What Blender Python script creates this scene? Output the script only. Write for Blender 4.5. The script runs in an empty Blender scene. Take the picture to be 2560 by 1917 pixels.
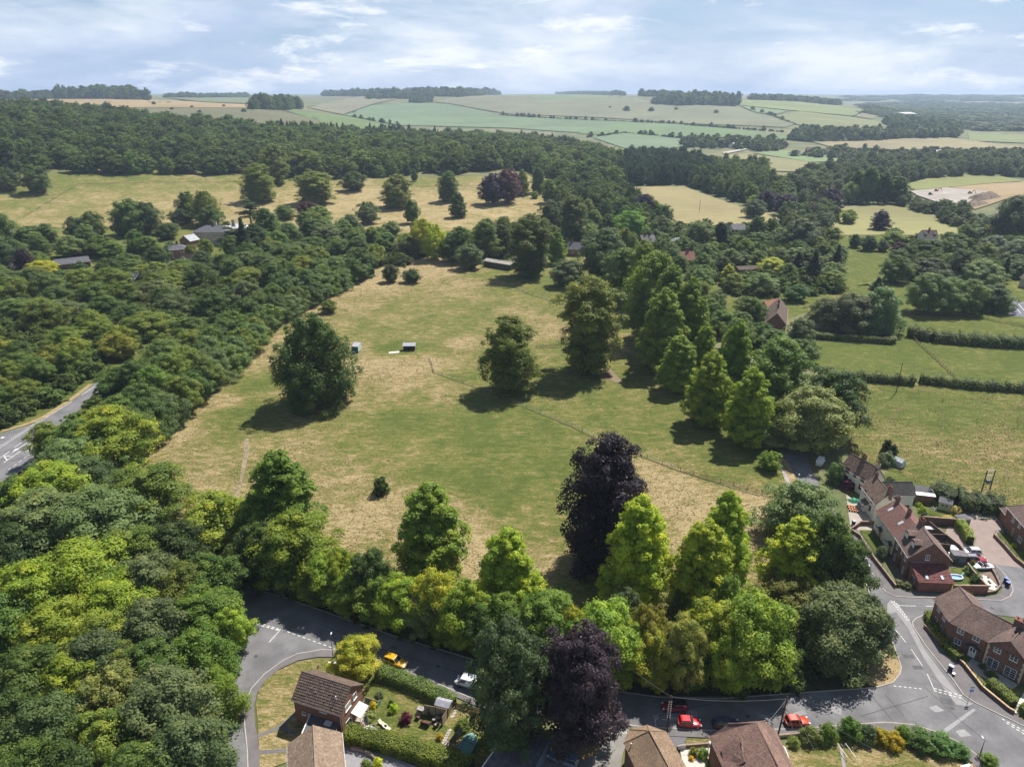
import bpy, bmesh, math, random
import numpy as np
from mathutils import Vector, Matrix
from mathutils.geometry import delaunay_2d_cdt

R = math.radians
rnd = random.Random(7)
nr = np.random.default_rng(11)
SCN = bpy.context.scene
COL = SCN.collection

# ------------------------------------------------------------ camera (a drone 92 m up)
F_PX, CX, CY, CAM_Z = 1775.0, 1280.0, 958.5, 92.0
PITCH = math.atan((958.5 - 236.0) / F_PX)
cp, sp = math.cos(PITCH), math.sin(PITCH)
cam = bpy.data.cameras.new('camera'); cam.sensor_width = 36.0; cam.sensor_fit = 'HORIZONTAL'
cam.lens = F_PX / 2560.0 * 36.0
cam.clip_start = 1.0; cam.clip_end = 60000.0
camo = bpy.data.objects.new('camera', cam); COL.objects.link(camo)
camo.location = (0, 0, CAM_Z); camo.rotation_euler = (math.pi / 2 - PITCH, 0, 0)
SCN.camera = camo

# ------------------------------------------------------------ sun + sky
SUN_AZ, SUN_EL = R(40), R(56)
sdir = Vector((math.sin(SUN_AZ) * math.cos(SUN_EL), math.cos(SUN_AZ) * math.cos(SUN_EL), math.sin(SUN_EL)))
sun = bpy.data.lights.new('sun', 'SUN'); sun.energy = 5.0; sun.angle = R(0.5); sun.color = (1.0, 0.945, 0.86)
suno = bpy.data.objects.new('sun', sun); COL.objects.link(suno)
suno.location = (100, 100, 300); suno.rotation_euler = (-sdir).to_track_quat('-Z', 'Y').to_euler()

world = bpy.data.worlds.new('World'); SCN.world = world; world.use_nodes = True
wn, wl = world.node_tree.nodes, world.node_tree.links
wn.clear()
def wnode(t, **kw):
    n = wn.new(t)
    for k, v in kw.items(): setattr(n, k, v)
    return n
wout = wnode('ShaderNodeOutputWorld'); wbg = wnode('ShaderNodeBackground'); wbg.inputs[1].default_value = 0.06
sky = wnode('ShaderNodeTexSky', sky_type='NISHITA', sun_disc=False, sun_elevation=SUN_EL, sun_rotation=SUN_AZ,
            altitude=120.0, air_density=1.0, dust_density=0.4, ozone_density=1.0)
wtc = wnode('ShaderNodeTexCoord'); wsep = wnode('ShaderNodeSeparateXYZ'); wl.new(wtc.outputs['Generated'], wsep.inputs[0])
def wmath(op, a, b=None, c=None):
    n = wnode('ShaderNodeMath', operation=op)
    for i, v in enumerate((a, b, c)):
        if v is None: continue
        if isinstance(v, (int, float)): n.inputs[i].default_value = v
        else: wl.new(v, n.inputs[i])
    return n.outputs[0]
zc = wmath('MAXIMUM', wsep.outputs[2], 0.0)
comb = wnode('ShaderNodeCombineXYZ')
wl.new(wsep.outputs[0], comb.inputs[0]); wl.new(wsep.outputs[1], comb.inputs[1]); wl.new(wmath('MULTIPLY', zc, 4.2), comb.inputs[2])
def wnoise(scale, detail, rough, dist, off, stretch=(1, 1, 1)):
    mp = wnode('ShaderNodeMapping'); mp.inputs['Location'].default_value = off; mp.inputs['Scale'].default_value = stretch
    wl.new(comb.outputs[0], mp.inputs[0])
    n = wnode('ShaderNodeTexNoise'); n.inputs['Scale'].default_value = scale; n.inputs['Detail'].default_value = detail
    n.inputs['Roughness'].default_value = rough; n.inputs['Distortion'].default_value = dist
    wl.new(mp.outputs[0], n.inputs['Vector']); return n.outputs['Fac']
def wramp(fac, stops):
    n = wnode('ShaderNodeValToRGB'); wl.new(fac, n.inputs[0])
    while len(n.color_ramp.elements) < len(stops): n.color_ramp.elements.new(0.5)
    for e, (p, c) in zip(n.color_ramp.elements, stops): e.position = p; e.color = (c, c, c, 1)
    return n.outputs[0]
def wmix(fac, a, b):
    n = wnode('ShaderNodeMix', data_type='RGBA')
    for s, v in ((n.inputs[0], fac), (n.inputs[6], a), (n.inputs[7], b)):
        if isinstance(v, (int, float)): s.default_value = v
        elif isinstance(v, tuple): s.default_value = v
        else: wl.new(v, s)
    return n.outputs[2]
veil = wramp(wnoise(3.4, 9, 0.60, 0.35, (3.1, 1.7, 0.35)), [(0.40, 0.0), (0.50, 0.5), (0.60, 1.0)])
thick = wramp(wnoise(5.2, 9, 0.62, 0.25, (0.4, 7.2, 2.0)), [(0.54, 0.0), (0.66, 1.0)])
shade = wramp(wnoise(2.1, 5, 0.55, 0.2, (5.4, 2.2, 1.1)), [(0.42, 0.0), (0.60, 1.0)])
fade = wramp(zc, [(0.0, 0.55), (0.05, 0.95), (0.15, 0.85), (0.45, 0.26), (1.0, 0.18)])
low = wramp(zc, [(0.0, 1.0), (0.05, 0.75), (0.10, 0.5), (0.30, 0.0)])
base = wmix(wmath('MULTIPLY', low, 0.85), sky.outputs[0], (4.6, 6.6, 10.4, 1))
cloudc = wmix(shade, (10.6, 11.2, 12.2, 1), (5.4, 6.8, 9.4, 1))
c1 = wmix(wmath('MULTIPLY', veil, fade), base, cloudc)
c2 = wmix(wmath('MULTIPLY', thick, fade), c1, (13.0, 13.1, 13.2, 1))
wl.new(c2, wbg.inputs[0]); wl.new(wbg.outputs[0], wout.inputs[0])

vs = SCN.view_settings
SCN.display_settings.display_device = 'sRGB'
vs.view_transform = 'Standard'; vs.look = 'None'; vs.exposure = 0.62; vs.gamma = 1.0; vs.use_curve_mapping = False
SCN.render.engine = 'CYCLES'
SCN.cycles.use_denoising = True
SCN.cycles.max_bounces = 6; SCN.cycles.diffuse_bounces = 3; SCN.cycles.glossy_bounces = 2
SCN.cycles.transmission_bounces = 3; SCN.cycles.volume_bounces = 0; SCN.cycles.transparent_max_bounces = 4

# ------------------------------------------------------------ pixel <-> ground
def ray(px, py):
    x = (px - CX) / F_PX; v = -(py - CY) / F_PX
    return x, cp + v * sp, -sp + v * cp
def G(px, py, z=0.0):
    d = ray(px, py); t = (z - CAM_Z) / d[2]
    return Vector((d[0] * t, d[1] * t, z))
def ztop(pt, py):
    v = -(py - CY) / F_PX
    return CAM_Z + pt[1] * (v * cp - sp) / (cp + v * sp)
def depth(pt): return pt[1] * cp - (pt[2] - CAM_Z) * sp
def toPx(pt):
    f = depth(pt); u = pt[1] * sp + (pt[2] - CAM_Z) * cp
    return CX + F_PX * pt[0] / f, CY - F_PX * u / f

# ------------------------------------------------------------ terrain: flat village floor, downs beyond
DIST = [0, 430, 600, 720, 850, 1000, 1200, 1500, 2000, 2600, 3300, 4200, 6000, 9000, 16000]
TAB = {-500: [0, 0, 4, 16, 36, 58, 62, 66, 71, 75, 79, 82, 84, 87, 84],
       0:    [0, 0, 3, 14, 34, 56, 60, 65, 70, 74, 78, 81, 83, 87, 84],
       300:  [0, 0, 3, 13, 29, 46, 51, 61, 69, 74, 77, 80, 83, 87, 84],
       600:  [0, 0, 3, 13, 24, 32, 38, 56, 68, 72, 60, 70, 80, 86, 84],
       800:  [0, 0, 3, 12, 21, 27, 27, 40, 50, 40, 62, 76, 80, 85, 84],
       950:  [0, 0, 3, 12, 20, 24, 20, 20, 20, 36, 74, 82, 83, 85, 84],
       1100: [0, 0, 3, 12, 19, 22, 13, 9, 10, 38, 83, 86, 84, 85, 84],
       1300: [0, 0, 3, 10, 16, 19, 9, 4, 8, 40, 85, 86, 84, 85, 84],
       1500: [0, 0, 1, 3, 4, 3, 1, 0, 8, 40, 84, 84, 82, 85, 84],
       1700: [0, 0, 0, 0, 0, 0, 0, 0, 10, 42, 80, 80, 80, 85, 84],
       1900: [0, 0, 0, 0, 0, 0, 0, 0, 12, 46, 78, 74, 70, 86, 84],
       2050: [0, 0, 0, 0, 0, 0, 0, 0, 14, 44, 66, 50, 50, 86, 84],
       2200: [0, 0, 0, 0, 0, 0, 0, 0, 12, 30, 36, 26, 30, 84, 84],
       2350: [0, 0, 0, 0, 0, 0, 0, 0, 6, 10, 14, 14, 26, 80, 84],
       2600: [0, 0, 0, 0, 0, 0, 0, 0, 2, 4, 8, 12, 30, 82, 84],
       3100: [0, 0, 0, 0, 0, 0, 0, 0, 2, 4, 8, 12, 30, 82, 84]}
_cols = sorted(TAB); _caz = [math.atan((c - CX) / F_PX / 1.0 * cp) for c in _cols]
AZ = np.concatenate([np.arange(-180, -52, 8), np.arange(-52, 52.01, 0.4), np.arange(56, 181, 8)]) * math.pi / 180
LD = np.linspace(math.log(20), math.log(16000), 330)
_HT = np.zeros((len(AZ), len(LD)))
_dd = np.exp(LD)
_rows = np.array([np.interp(_dd, DIST, TAB[c]) for c in _cols])
for j in range(len(LD)): _HT[:, j] = np.interp(AZ, _caz, _rows[:, j])
for it in range(26):                                   # soften the kinks
    a = _HT.copy(); a[:, 1:-1] = (_HT[:, :-2] + 2 * _HT[:, 1:-1] + _HT[:, 2:]) / 4; _HT = a
for it in range(60):
    a = _HT.copy(); a[1:-1] = (_HT[:-2] + 2 * _HT[1:-1] + _HT[2:]) / 4; _HT = a
_g = np.meshgrid(AZ, LD, indexing='ij')
_und = (np.sin(_g[0] * 23 + _g[1] * 9) + np.sin(_g[0] * 41 - _g[1] * 14 + 2) + 0.7 * np.sin(_g[0] * 70 + _g[1] * 25)) * 0.33
_HT += _und * np.clip((np.exp(_g[1]) - 520) / 1500, 0, 1) * np.interp(np.exp(_g[1]), [500, 1500, 4000, 9000, 16000], [0, 2, 4, 11, 6])
_HT[np.exp(_g[1]) < 425] = 0.0
_ld0, _ldn = LD[0], (len(LD) - 1) / (LD[-1] - LD[0])
_azl = AZ
_HL = _HT.tolist()
def hgt(x, y):
    d = math.hypot(x, y)
    if d < 425: return 0.0
    az = math.atan2(x, y)
    i = int(np.searchsorted(_azl, az)) - 1 if not (-0.9 < az < 0.9) else 15 + int((az - AZ[15]) / 0.006981317)
    i = max(0, min(len(AZ) - 2, i))
    while i > 0 and AZ[i] > az: i -= 1
    while i < len(AZ) - 2 and AZ[i + 1] < az: i += 1
    f = (az - AZ[i]) / (AZ[i + 1] - AZ[i])
    g = (math.log(d) - _ld0) * _ldn; j = int(min(max(g, 0), len(LD) - 2)); g = min(max(g - j, 0.0), 1.0)
    a, b = _HL[i], _HL[i + 1]
    return (a[j] * (1 - g) + a[j + 1] * g) * (1 - f) + (b[j] * (1 - g) + b[j + 1] * g) * f
def T(px, py, up=0.0):
    """ground point seen at a pixel (or the foot of a thing whose top, `up` above ground, is seen there)"""
    p = G(px, py, up) if ray(px, py)[2] < 0 else None
    if p is not None and p.y > 0 and math.hypot(p.x, p.y) < 424: p.z = 0; return p
    d = ray(px, py); n = math.hypot(d[0], d[1])
    s = 415.0 / n; st = 1.012; prev = s
    while s * n < 15500:
        if CAM_Z + d[2] * s <= hgt(d[0] * s, d[1] * s) + up: break
        prev = s; s *= st
    lo, hi = prev, s
    for _ in range(14):
        m = (lo + hi) / 2
        if CAM_Z + d[2] * m <= hgt(d[0] * m, d[1] * m) + up: hi = m
        else: lo = m
    x, y = d[0] * hi, d[1] * hi
    return Vector((x, y, hgt(x, y)))

# ------------------------------------------------------------ scene-building helpers
def props(o, label=None, cat=None, group=None, kind=None):
    if label: o['label'] = label
    if cat: o['category'] = cat
    if group: o['group'] = group
    if kind: o['kind'] = kind
    return o
def thing(name, label, cat, loc=(0, 0, 0), rz=0.0, group=None):
    o = bpy.data.objects.new(name, None); COL.objects.link(o)
    o.empty_display_size = 0.3
    o.location = loc; o.rotation_euler = (0, 0, rz)
    return props(o, label, cat, group)
def link(name, me, parent=None, loc=None, rz=0.0):
    o = bpy.data.objects.new(name, me); COL.objects.link(o)
    if parent is not None: o.parent = parent
    if loc is not None: o.location = loc
    o.rotation_euler = (0, 0, rz)
    return o
def np_mesh(name, V, Q, mat=None, v=None):
    V = np.asarray(V, dtype=np.float32); Q = np.asarray(Q, dtype=np.int32); k = Q.shape[1]
    me = bpy.data.meshes.new(name)
    me.vertices.add(len(V)); me.vertices.foreach_set('co', V.ravel())
    me.loops.add(Q.size); me.loops.foreach_set('vertex_index', Q.ravel())
    me.polygons.add(len(Q)); me.polygons.foreach_set('loop_start', np.arange(len(Q), dtype=np.int32) * k)
    me.update(calc_edges=True)
    if v is not None:
        at = me.attributes.new('v', 'FLOAT', 'FACE'); at.data.foreach_set('value', np.asarray(v, dtype=np.float32))
    if mat: me.materials.append(mat)
    return me
class MB:
    """collects boxes, prisms, tubes into one mesh"""
    def __init__(s): s.v = []; s.f = []; s.a = []
    def add(s, vs_, fs, val=1.0, M=None):
        b = len(s.v)
        for p in vs_:
            p = Vector(p); s.v.append(tuple(M @ p) if M else tuple(p))
        for f in fs: s.f.append([b + i for i in f]); s.a.append(val)
        return s
    def box(s, c, d, rz=0.0, val=1.0, M=None):
        x, y, z = d[0] / 2, d[1] / 2, d[2] / 2; cs, sn = math.cos(rz), math.sin(rz)
        P = []
        for k in (-z, z):
            for (i, j) in ((-x, -y), (x, -y), (x, y), (-x, y)):
                P.append((c[0] + i * cs - j * sn, c[1] + i * sn + j * cs, c[2] + k))
        return s.add(P, [(3, 2, 1, 0), (4, 5, 6, 7), (0, 1, 5, 4), (1, 2, 6, 5), (2, 3, 7, 6), (3, 0, 4, 7)], val, M)
    def bar(s, p, q, w, h=None, val=1.0, M=None):
        """rectangular bar from p to q"""
        p, q = Vector(p), Vector(q); d = (q - p); L = d.length
        if L < 1e-6: return s
        d /= L; h = h or w
        up = Vector((0, 0, 1)) if abs(d.z) < 0.95 else Vector((1, 0, 0))
        a = d.cross(up).normalized() * (w / 2); b = a.cross(d).normalized() * (h / 2)
        P = [p - a - b, p + a - b, p + a + b, p - a + b, q - a - b, q + a - b, q + a + b, q - a + b]
        return s.add(P, [(3, 2, 1, 0), (4, 5, 6, 7), (0, 1, 5, 4), (1, 2, 6, 5), (2, 3, 7, 6), (3, 0, 4, 7)], val, M)
    def tube(s, pts, rad, n=8, val=1.0, M=None, cap=True):
        pts = [Vector(p) for p in pts]; rad = rad if isinstance(rad, (list, tuple)) else [rad] * len(pts)
        P, Fs = [], []
        for i, p in enumerate(pts):
            d = (pts[min(i + 1, len(pts) - 1)] - pts[max(i - 1, 0)]).normalized()
            up = Vector((0, 0, 1)) if abs(d.z) < 0.9 else Vector((1, 0, 0))
            a = d.cross(up).normalized(); b = d.cross(a)
            for k in range(n):
                t = 2 * math.pi * k / n; P.append(p + (a * math.cos(t) + b * math.sin(t)) * rad[i])
        for i in range(len(pts) - 1):
            for k in range(n):
                k2 = (k + 1) % n; Fs.append((i * n + k, i * n + k2, (i + 1) * n + k2, (i + 1) * n + k))
        if cap: Fs.append(tuple(range(n))); Fs.append(tuple(range((len(pts) - 1) * n, len(pts) * n))[::-1])
        return s.add(P, Fs, val, M)
    def prism(s, poly, z0, z1, val=1.0, M=None):
        n = len(poly); ar = sum(poly[i][0] * poly[(i + 1) % n][1] - poly[(i + 1) % n][0] * poly[i][1] for i in range(n))
        if ar < 0: poly = list(poly)[::-1]
        P = [(p[0], p[1], z0) for p in poly] + [(p[0], p[1], z1) for p in poly]
        Fs = [tuple(range(n))[::-1], tuple(range(n, 2 * n))] + [(i, (i + 1) % n, n + (i + 1) % n, n + i) for i in range(n)]
        return s.add(P, Fs, val, M)
    def dome(s, c, r, n=10, m=5, val=1.0, zs=1.0):
        P, Fs = [], []
        for i in range(m + 1):
            t = math.pi / 2 * i / m
            for k in range(n):
                a = 2 * math.pi * k / n; P.append((c[0] + r * math.cos(t) * math.cos(a), c[1] + r * math.cos(t) * math.sin(a), c[2] + r * zs * math.sin(t)))
        for i in range(m):
            for k in range(n): Fs.append((i * n + k, i * n + (k + 1) % n, (i + 1) * n + (k + 1) % n, (i + 1) * n + k))
        return s.add(P, Fs, val)
    def mesh(s, name, mat=None):
        me = bpy.data.meshes.new(name); me.from_pydata(s.v, [], s.f)
        at = me.attributes.new('v', 'FLOAT', 'FACE'); at.data.foreach_set('value', s.a)
        if mat: me.materials.append(mat)
        me.update(); return me
    def build(s, name, mat, parent=None, loc=None, rz=0.0): return link(name, s.mesh(name, mat), parent, loc, rz)

# ------------------------------------------------------------ materials
def new_mat(name):
    m = bpy.data.materials.new(name); m.use_nodes = True
    nt = m.node_tree; nt.nodes.clear()
    out = nt.nodes.new('ShaderNodeOutputMaterial'); b = nt.nodes.new('ShaderNodeBsdfPrincipled')
    nt.links.new(b.outputs[0], out.inputs[0]); return m, nt, b, out
def N(nt, t, **kw):
    n = nt.nodes.new(t)
    for k, v in kw.items(): setattr(n, k, v)
    return n
def noise(nt, vec, scale, detail=4, rough=0.6, dist=0.0, stretch=None):
    if stretch:
        mp = N(nt, 'ShaderNodeMapping'); mp.inputs['Scale'].default_value = stretch; nt.links.new(vec, mp.inputs[0]); vec = mp.outputs[0]
    n = N(nt, 'ShaderNodeTexNoise'); n.inputs['Scale'].default_value = scale; n.inputs['Detail'].default_value = detail
    n.inputs['Roughness'].default_value = rough; n.inputs['Distortion'].default_value = dist
    nt.links.new(vec, n.inputs['Vector']); return n.outputs['Fac']
def ramp(nt, fac, stops):
    n = N(nt, 'ShaderNodeValToRGB'); nt.links.new(fac, n.inputs[0])
    while len(n.color_ramp.elements) < len(stops): n.color_ramp.elements.new(0.5)
    for e, (p, c) in zip(n.color_ramp.elements, stops):
        e.position = p; e.color = (c[0], c[1], c[2], 1) if isinstance(c, (tuple, list)) else (c, c, c, 1)
    return n.outputs[0]
def mth(nt, op, a, b=None, clamp=False):
    n = N(nt, 'ShaderNodeMath', operation=op, use_clamp=clamp)
    for i, v in enumerate((a, b)):
        if v is None: continue
        if isinstance(v, (int, float)): n.inputs[i].default_value = v
        else: nt.links.new(v, n.inputs[i])
    return n.outputs[0]
def mixc(nt, fac, a, b, blend='MIX'):
    n = N(nt, 'ShaderNodeMix', data_type='RGBA', blend_type=blend)
    for s_, v in ((n.inputs[0], fac), (n.inputs[6], a), (n.inputs[7], b)):
        if isinstance(v, (int, float)): s_.default_value = v
        elif isinstance(v, (tuple, list)): s_.default_value = (v[0], v[1], v[2], 1)
        else: nt.links.new(v, s_)
    return n.outputs[2]
def bump(nt, b, h, dist, strength=1.0):
    n = N(nt, 'ShaderNodeBump'); n.inputs['Distance'].default_value = dist; n.inputs['Strength'].default_value = strength
    nt.links.new(h, n.inputs['Height']); nt.links.new(n.outputs[0], b.inputs['Normal'])
MATS = {}
def M(name, col=None, rough=0.85, var=0.25, scale=1.5, fine=0.15, fscale=18.0, bmp=0.0, spec=0.3, metal=0.0, useV=False, col2=None):
    """plain procedural surface: base colour, broad blotches, fine grain"""
    if name in MATS: return MATS[name]
    m, nt, b, out = new_mat(name)
    pos = N(nt, 'ShaderNodeNewGeometry').outputs['Position']
    n1 = noise(nt, pos, scale, 5, 0.6, 0.3); n2 = noise(nt, pos, fscale, 3, 0.7)
    f1 = ramp(nt, n1, [(0.3, 1 - var), (0.7, 1 + var)]); f2 = ramp(nt, n2, [(0.3, 1 - fine), (0.7, 1 + fine)])
    c = mixc(nt, 1.0, col, f1, 'MULTIPLY')
    if col2: c = mixc(nt, ramp(nt, noise(nt, pos, scale * 2.3, 6, 0.65, 0.5), [(0.5, 0.0), (0.62, 1.0)]), c, col2)
    c = mixc(nt, 1.0, c, f2, 'MULTIPLY')
    if useV:
        at = N(nt, 'ShaderNodeAttribute', attribute_name='v'); c = mixc(nt, 1.0, c, at.outputs['Fac'], 'MULTIPLY')
    nt.links.new(c, b.inputs['Base Color']); b.inputs['Roughness'].default_value = rough
    b.inputs['Specular IOR Level'].default_value = spec; b.inputs['Metallic'].default_value = metal
    if bmp: bump(nt, b, n2, bmp)
    MATS[name] = m; return m
def leaf_mat(name, col=None, trans=0.38, gloss=0.25):
    """foliage: colour of the object (or fixed), clump and leaf variation from attribute v, light through the leaf"""
    if name in MATS: return MATS[name]
    m, nt, b, out = new_mat(name)
    at = N(nt, 'ShaderNodeAttribute', attribute_name='v')
    if col is None: base = N(nt, 'ShaderNodeObjectInfo').outputs['Color']
    else: base = mixc(nt, 0.0, col, col)
    oi = N(nt, 'ShaderNodeObjectInfo')
    jit = ramp(nt, oi.outputs['Random'], [(0.0, 0.86), (1.0, 1.16)])
    base = mixc(nt, 1.0, base, jit, 'MULTIPLY')
    c = mixc(nt, 1.0, base, at.outputs['Fac'], 'MULTIPLY')
    hs = N(nt, 'ShaderNodeHueSaturation'); nt.links.new(c, hs.inputs['Color'])
    hv = mth(nt, 'MULTIPLY_ADD', at.outputs['Fac'], -0.07); nt.nodes[-1].inputs[2].default_value = 0.57
    nt.links.new(hv, hs.inputs['Hue']); hs.inputs['Saturation'].default_value = 1.0
    nt.links.new(hs.outputs[0], b.inputs['Base Color']); b.inputs['Roughness'].default_value = 0.55
    b.inputs['Specular IOR Level'].default_value = gloss
    tr = N(nt, 'ShaderNodeBsdfTranslucent')
    h2 = N(nt, 'ShaderNodeHueSaturation'); nt.links.new(hs.outputs[0], h2.inputs['Color']); h2.inputs['Value'].default_value = 1.7; h2.inputs['Hue'].default_value = 0.485
    nt.links.new(h2.outputs[0], tr.inputs[0])
    mx = N(nt, 'ShaderNodeMixShader'); mx.inputs[0].default_value = trans
    nt.links.new(b.outputs[0], mx.inputs[1]); nt.links.new(tr.outputs[0], mx.inputs[2]); nt.links.new(mx.outputs[0], out.inputs[0])
    MATS[name] = m; return m
# ============================================================ GROUND
def grass_mat(name, use_attr=True):
    if name in MATS: return MATS[name]
    m, nt, b, out = new_mat(name)
    pos = N(nt, 'ShaderNodeNewGeometry').outputs['Position']
    broad = noise(nt, pos, 0.055, 6, 0.62, 0.6)
    mid = noise(nt, pos, 0.33, 5, 0.65, 0.8, (0.8, 1.7, 1))
    tuft = noise(nt, pos, 1.9, 4, 0.7, 0.6, (0.7, 1.5, 1))
    fine = noise(nt, pos, 7.0, 2, 0.7)
    s = mth(nt, 'ADD', mth(nt, 'MULTIPLY', mth(nt, 'SUBTRACT', broad, 0.5), 1.3), mth(nt, 'MULTIPLY', mth(nt, 'SUBTRACT', mid, 0.5), 2.0))
    s = mth(nt, 'ADD', s, mth(nt, 'MULTIPLY', mth(nt, 'SUBTRACT', tuft, 0.5), 1.7))
    at = N(nt, 'ShaderNodeAttribute', attribute_name='dry')
    d = mth(nt, 'ADD', at.outputs['Fac'], s)
    c = ramp(nt, d, [(0.0, (0.084, 0.110, 0.025)), (0.22, (0.115, 0.138, 0.033)), (0.45, (0.158, 0.160, 0.046)), (0.68, (0.25, 0.2, 0.09)), (1.0, (0.375, 0.295, 0.16))])
    hf = ramp(nt, fine, [(0.25, 0.62), (0.75, 1.38)])
    c = mixc(nt, 1.0, c, hf, 'MULTIPLY')
    nt.links.new(c, b.inputs['Base Color']); b.inputs['Roughness'].default_value = 0.95; b.inputs['Specular IOR Level'].default_value = 0.1
    hh = mth(nt, 'ADD', mth(nt, 'MULTIPLY', tuft, 0.7), mth(nt, 'MULTIPLY', fine, 0.3))
    bump(nt, b, hh, 0.55, 0.9)
    MATS[name] = m; return m
GRASS = grass_mat('meadow_grass')

# the one sheet that reaches the horizon
m, nt, b, out = new_mat('ground_cover')
pos = N(nt, 'ShaderNodeNewGeometry').outputs['Position']
c = ramp(nt, noise(nt, pos, 0.012, 6, 0.6, 0.8), [(0.30, (0.055, 0.075, 0.022)), (0.48, (0.10, 0.115, 0.04)), (0.60, (0.17, 0.16, 0.07)), (0.75, (0.085, 0.115, 0.035))])
c2 = ramp(nt, noise(nt, pos, 0.6, 5, 0.7), [(0.3, 0.72), (0.7, 1.25)])
nt.links.new(mixc(nt, 1.0, c, c2, 'MULTIPLY'), b.inputs['Base Color']); b.inputs['Roughness'].default_value = 0.95
GROUND = m
nA, nL = len(AZ), len(LD)
gx = np.sin(AZ)[:, None] * _dd[None, :]; gy = np.cos(AZ)[:, None] * _dd[None, :]
V = np.stack([gx, gy, _HT - 0.06], -1).reshape(-1, 3)
ii = np.arange(nA - 1)[:, None] * nL + np.arange(nL - 1)[None, :]
Q = np.stack([ii, ii + nL, ii + nL + 1, ii + 1], -1).reshape(-1, 4)[:, ::-1]
V = np.vstack([V, [[0, 0, -0.06]]])
me = np_mesh('ground', V, Q, GROUND)
bm = bmesh.new(); bm.from_mesh(me); bm.verts.ensure_lookup_table(); cv = bm.verts[len(V) - 1]
for i in range(nA - 1):
    bm.faces.new((bm.verts[(i + 1) * nL], bm.verts[i * nL], cv))
bm.normal_update(); bm.to_mesh(me); bm.free()
for p in me.polygons: p.use_smooth = True
props(link('ground', me), kind='structure')

def inside(x, y, poly):
    r = False; n = len(poly); j = n - 1
    for i in range(n):
        xi, yi = poly[i][0], poly[i][1]; xj, yj = poly[j][0], poly[j][1]
        if (yi > y) != (yj > y) and x < (xj - xi) * (y - yi) / (yj - yi) + xi: r = not r
        j = i
    return r
def densify(poly, s):
    o = []
    for i in range(len(poly)):
        a, b_ = Vector(poly[i][:2]), Vector(poly[(i + 1) % len(poly)][:2]); k = max(1, int((b_ - a).length / s))
        for t in range(k): o.append(a.lerp(b_, t / k))
    return o
def drape(name, pxpoly, mat, step=14, lift=0.02, dry=None, wob=0.0, color=None, kind='structure', ystep=None):
    """a sheet over the ground, given by its outline in the photograph"""
    ystep = ystep or step
    bd = densify(pxpoly, step)
    if wob:
        bd = [p + Vector((math.sin(p.x * 0.05 + p.y * 0.09) + math.sin(p.x * 0.13 - p.y * 0.21), 0.5 * math.sin(p.x * 0.07 + 1) + 0.5 * math.sin(p.y * 0.11))) * wob for p in bd]
    n = len(bd); pts = list(bd)
    xs = [p.x for p in bd]; ys = [p.y for p in bd]
    y = min(ys) + ystep * 0.6; k = 0
    while y < max(ys):
        x = min(xs) + (step / 2 if k % 2 else step)
        while x < max(xs):
            if inside(x, y, bd): pts.append(Vector((x, y)))
            x += step
        y += ystep; k += 1
    vo, eo, fo, *_ = delaunay_2d_cdt(pts, [(i, (i + 1) % n) for i in range(n)], [list(range(n))], 1, 0.01)
    W = []
    for p in vo:
        w = T(p.x, p.y); d = math.hypot(w.x, w.y); w.z += lift + (0.0007 * d if d > 420 else 0.0); W.append(w)
    me = bpy.data.meshes.new(name); me.from_pydata([tuple(w) for w in W], [], [list(f)[::-1] for f in fo]); me.materials.append(mat)
    bm_ = bmesh.new(); bm_.from_mesh(me)
    for f in bm_.faces:
        f.normal_update()
        if f.normal.z < 0: f.normal_flip()
        f.smooth = True
    bm_.to_mesh(me); bm_.free()
    if dry is not None:
        at = me.attributes.new('dry', 'FLOAT', 'POINT')
        if isinstance(dry, (int, float)): vals = [dry] * len(W)
        else:
            S = np.array([[*T(a, b_).xy, v_] for a, b_, v_ in dry]); A = np.array([[w.x, w.y] for w in W])
            D2 = ((A[:, None, :] - S[None, :, :2]) ** 2).sum(-1); wt = 1 / (D2 ** 1.4 + 30); vals = (wt * S[None, :, 2]).sum(1) / wt.sum(1)
        at.data.foreach_set('value', np.asarray(vals, dtype=np.float32))
    o = link(name, me)
    if color: o.color = (*color, 1)
    return props(o, kind=kind)

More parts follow.
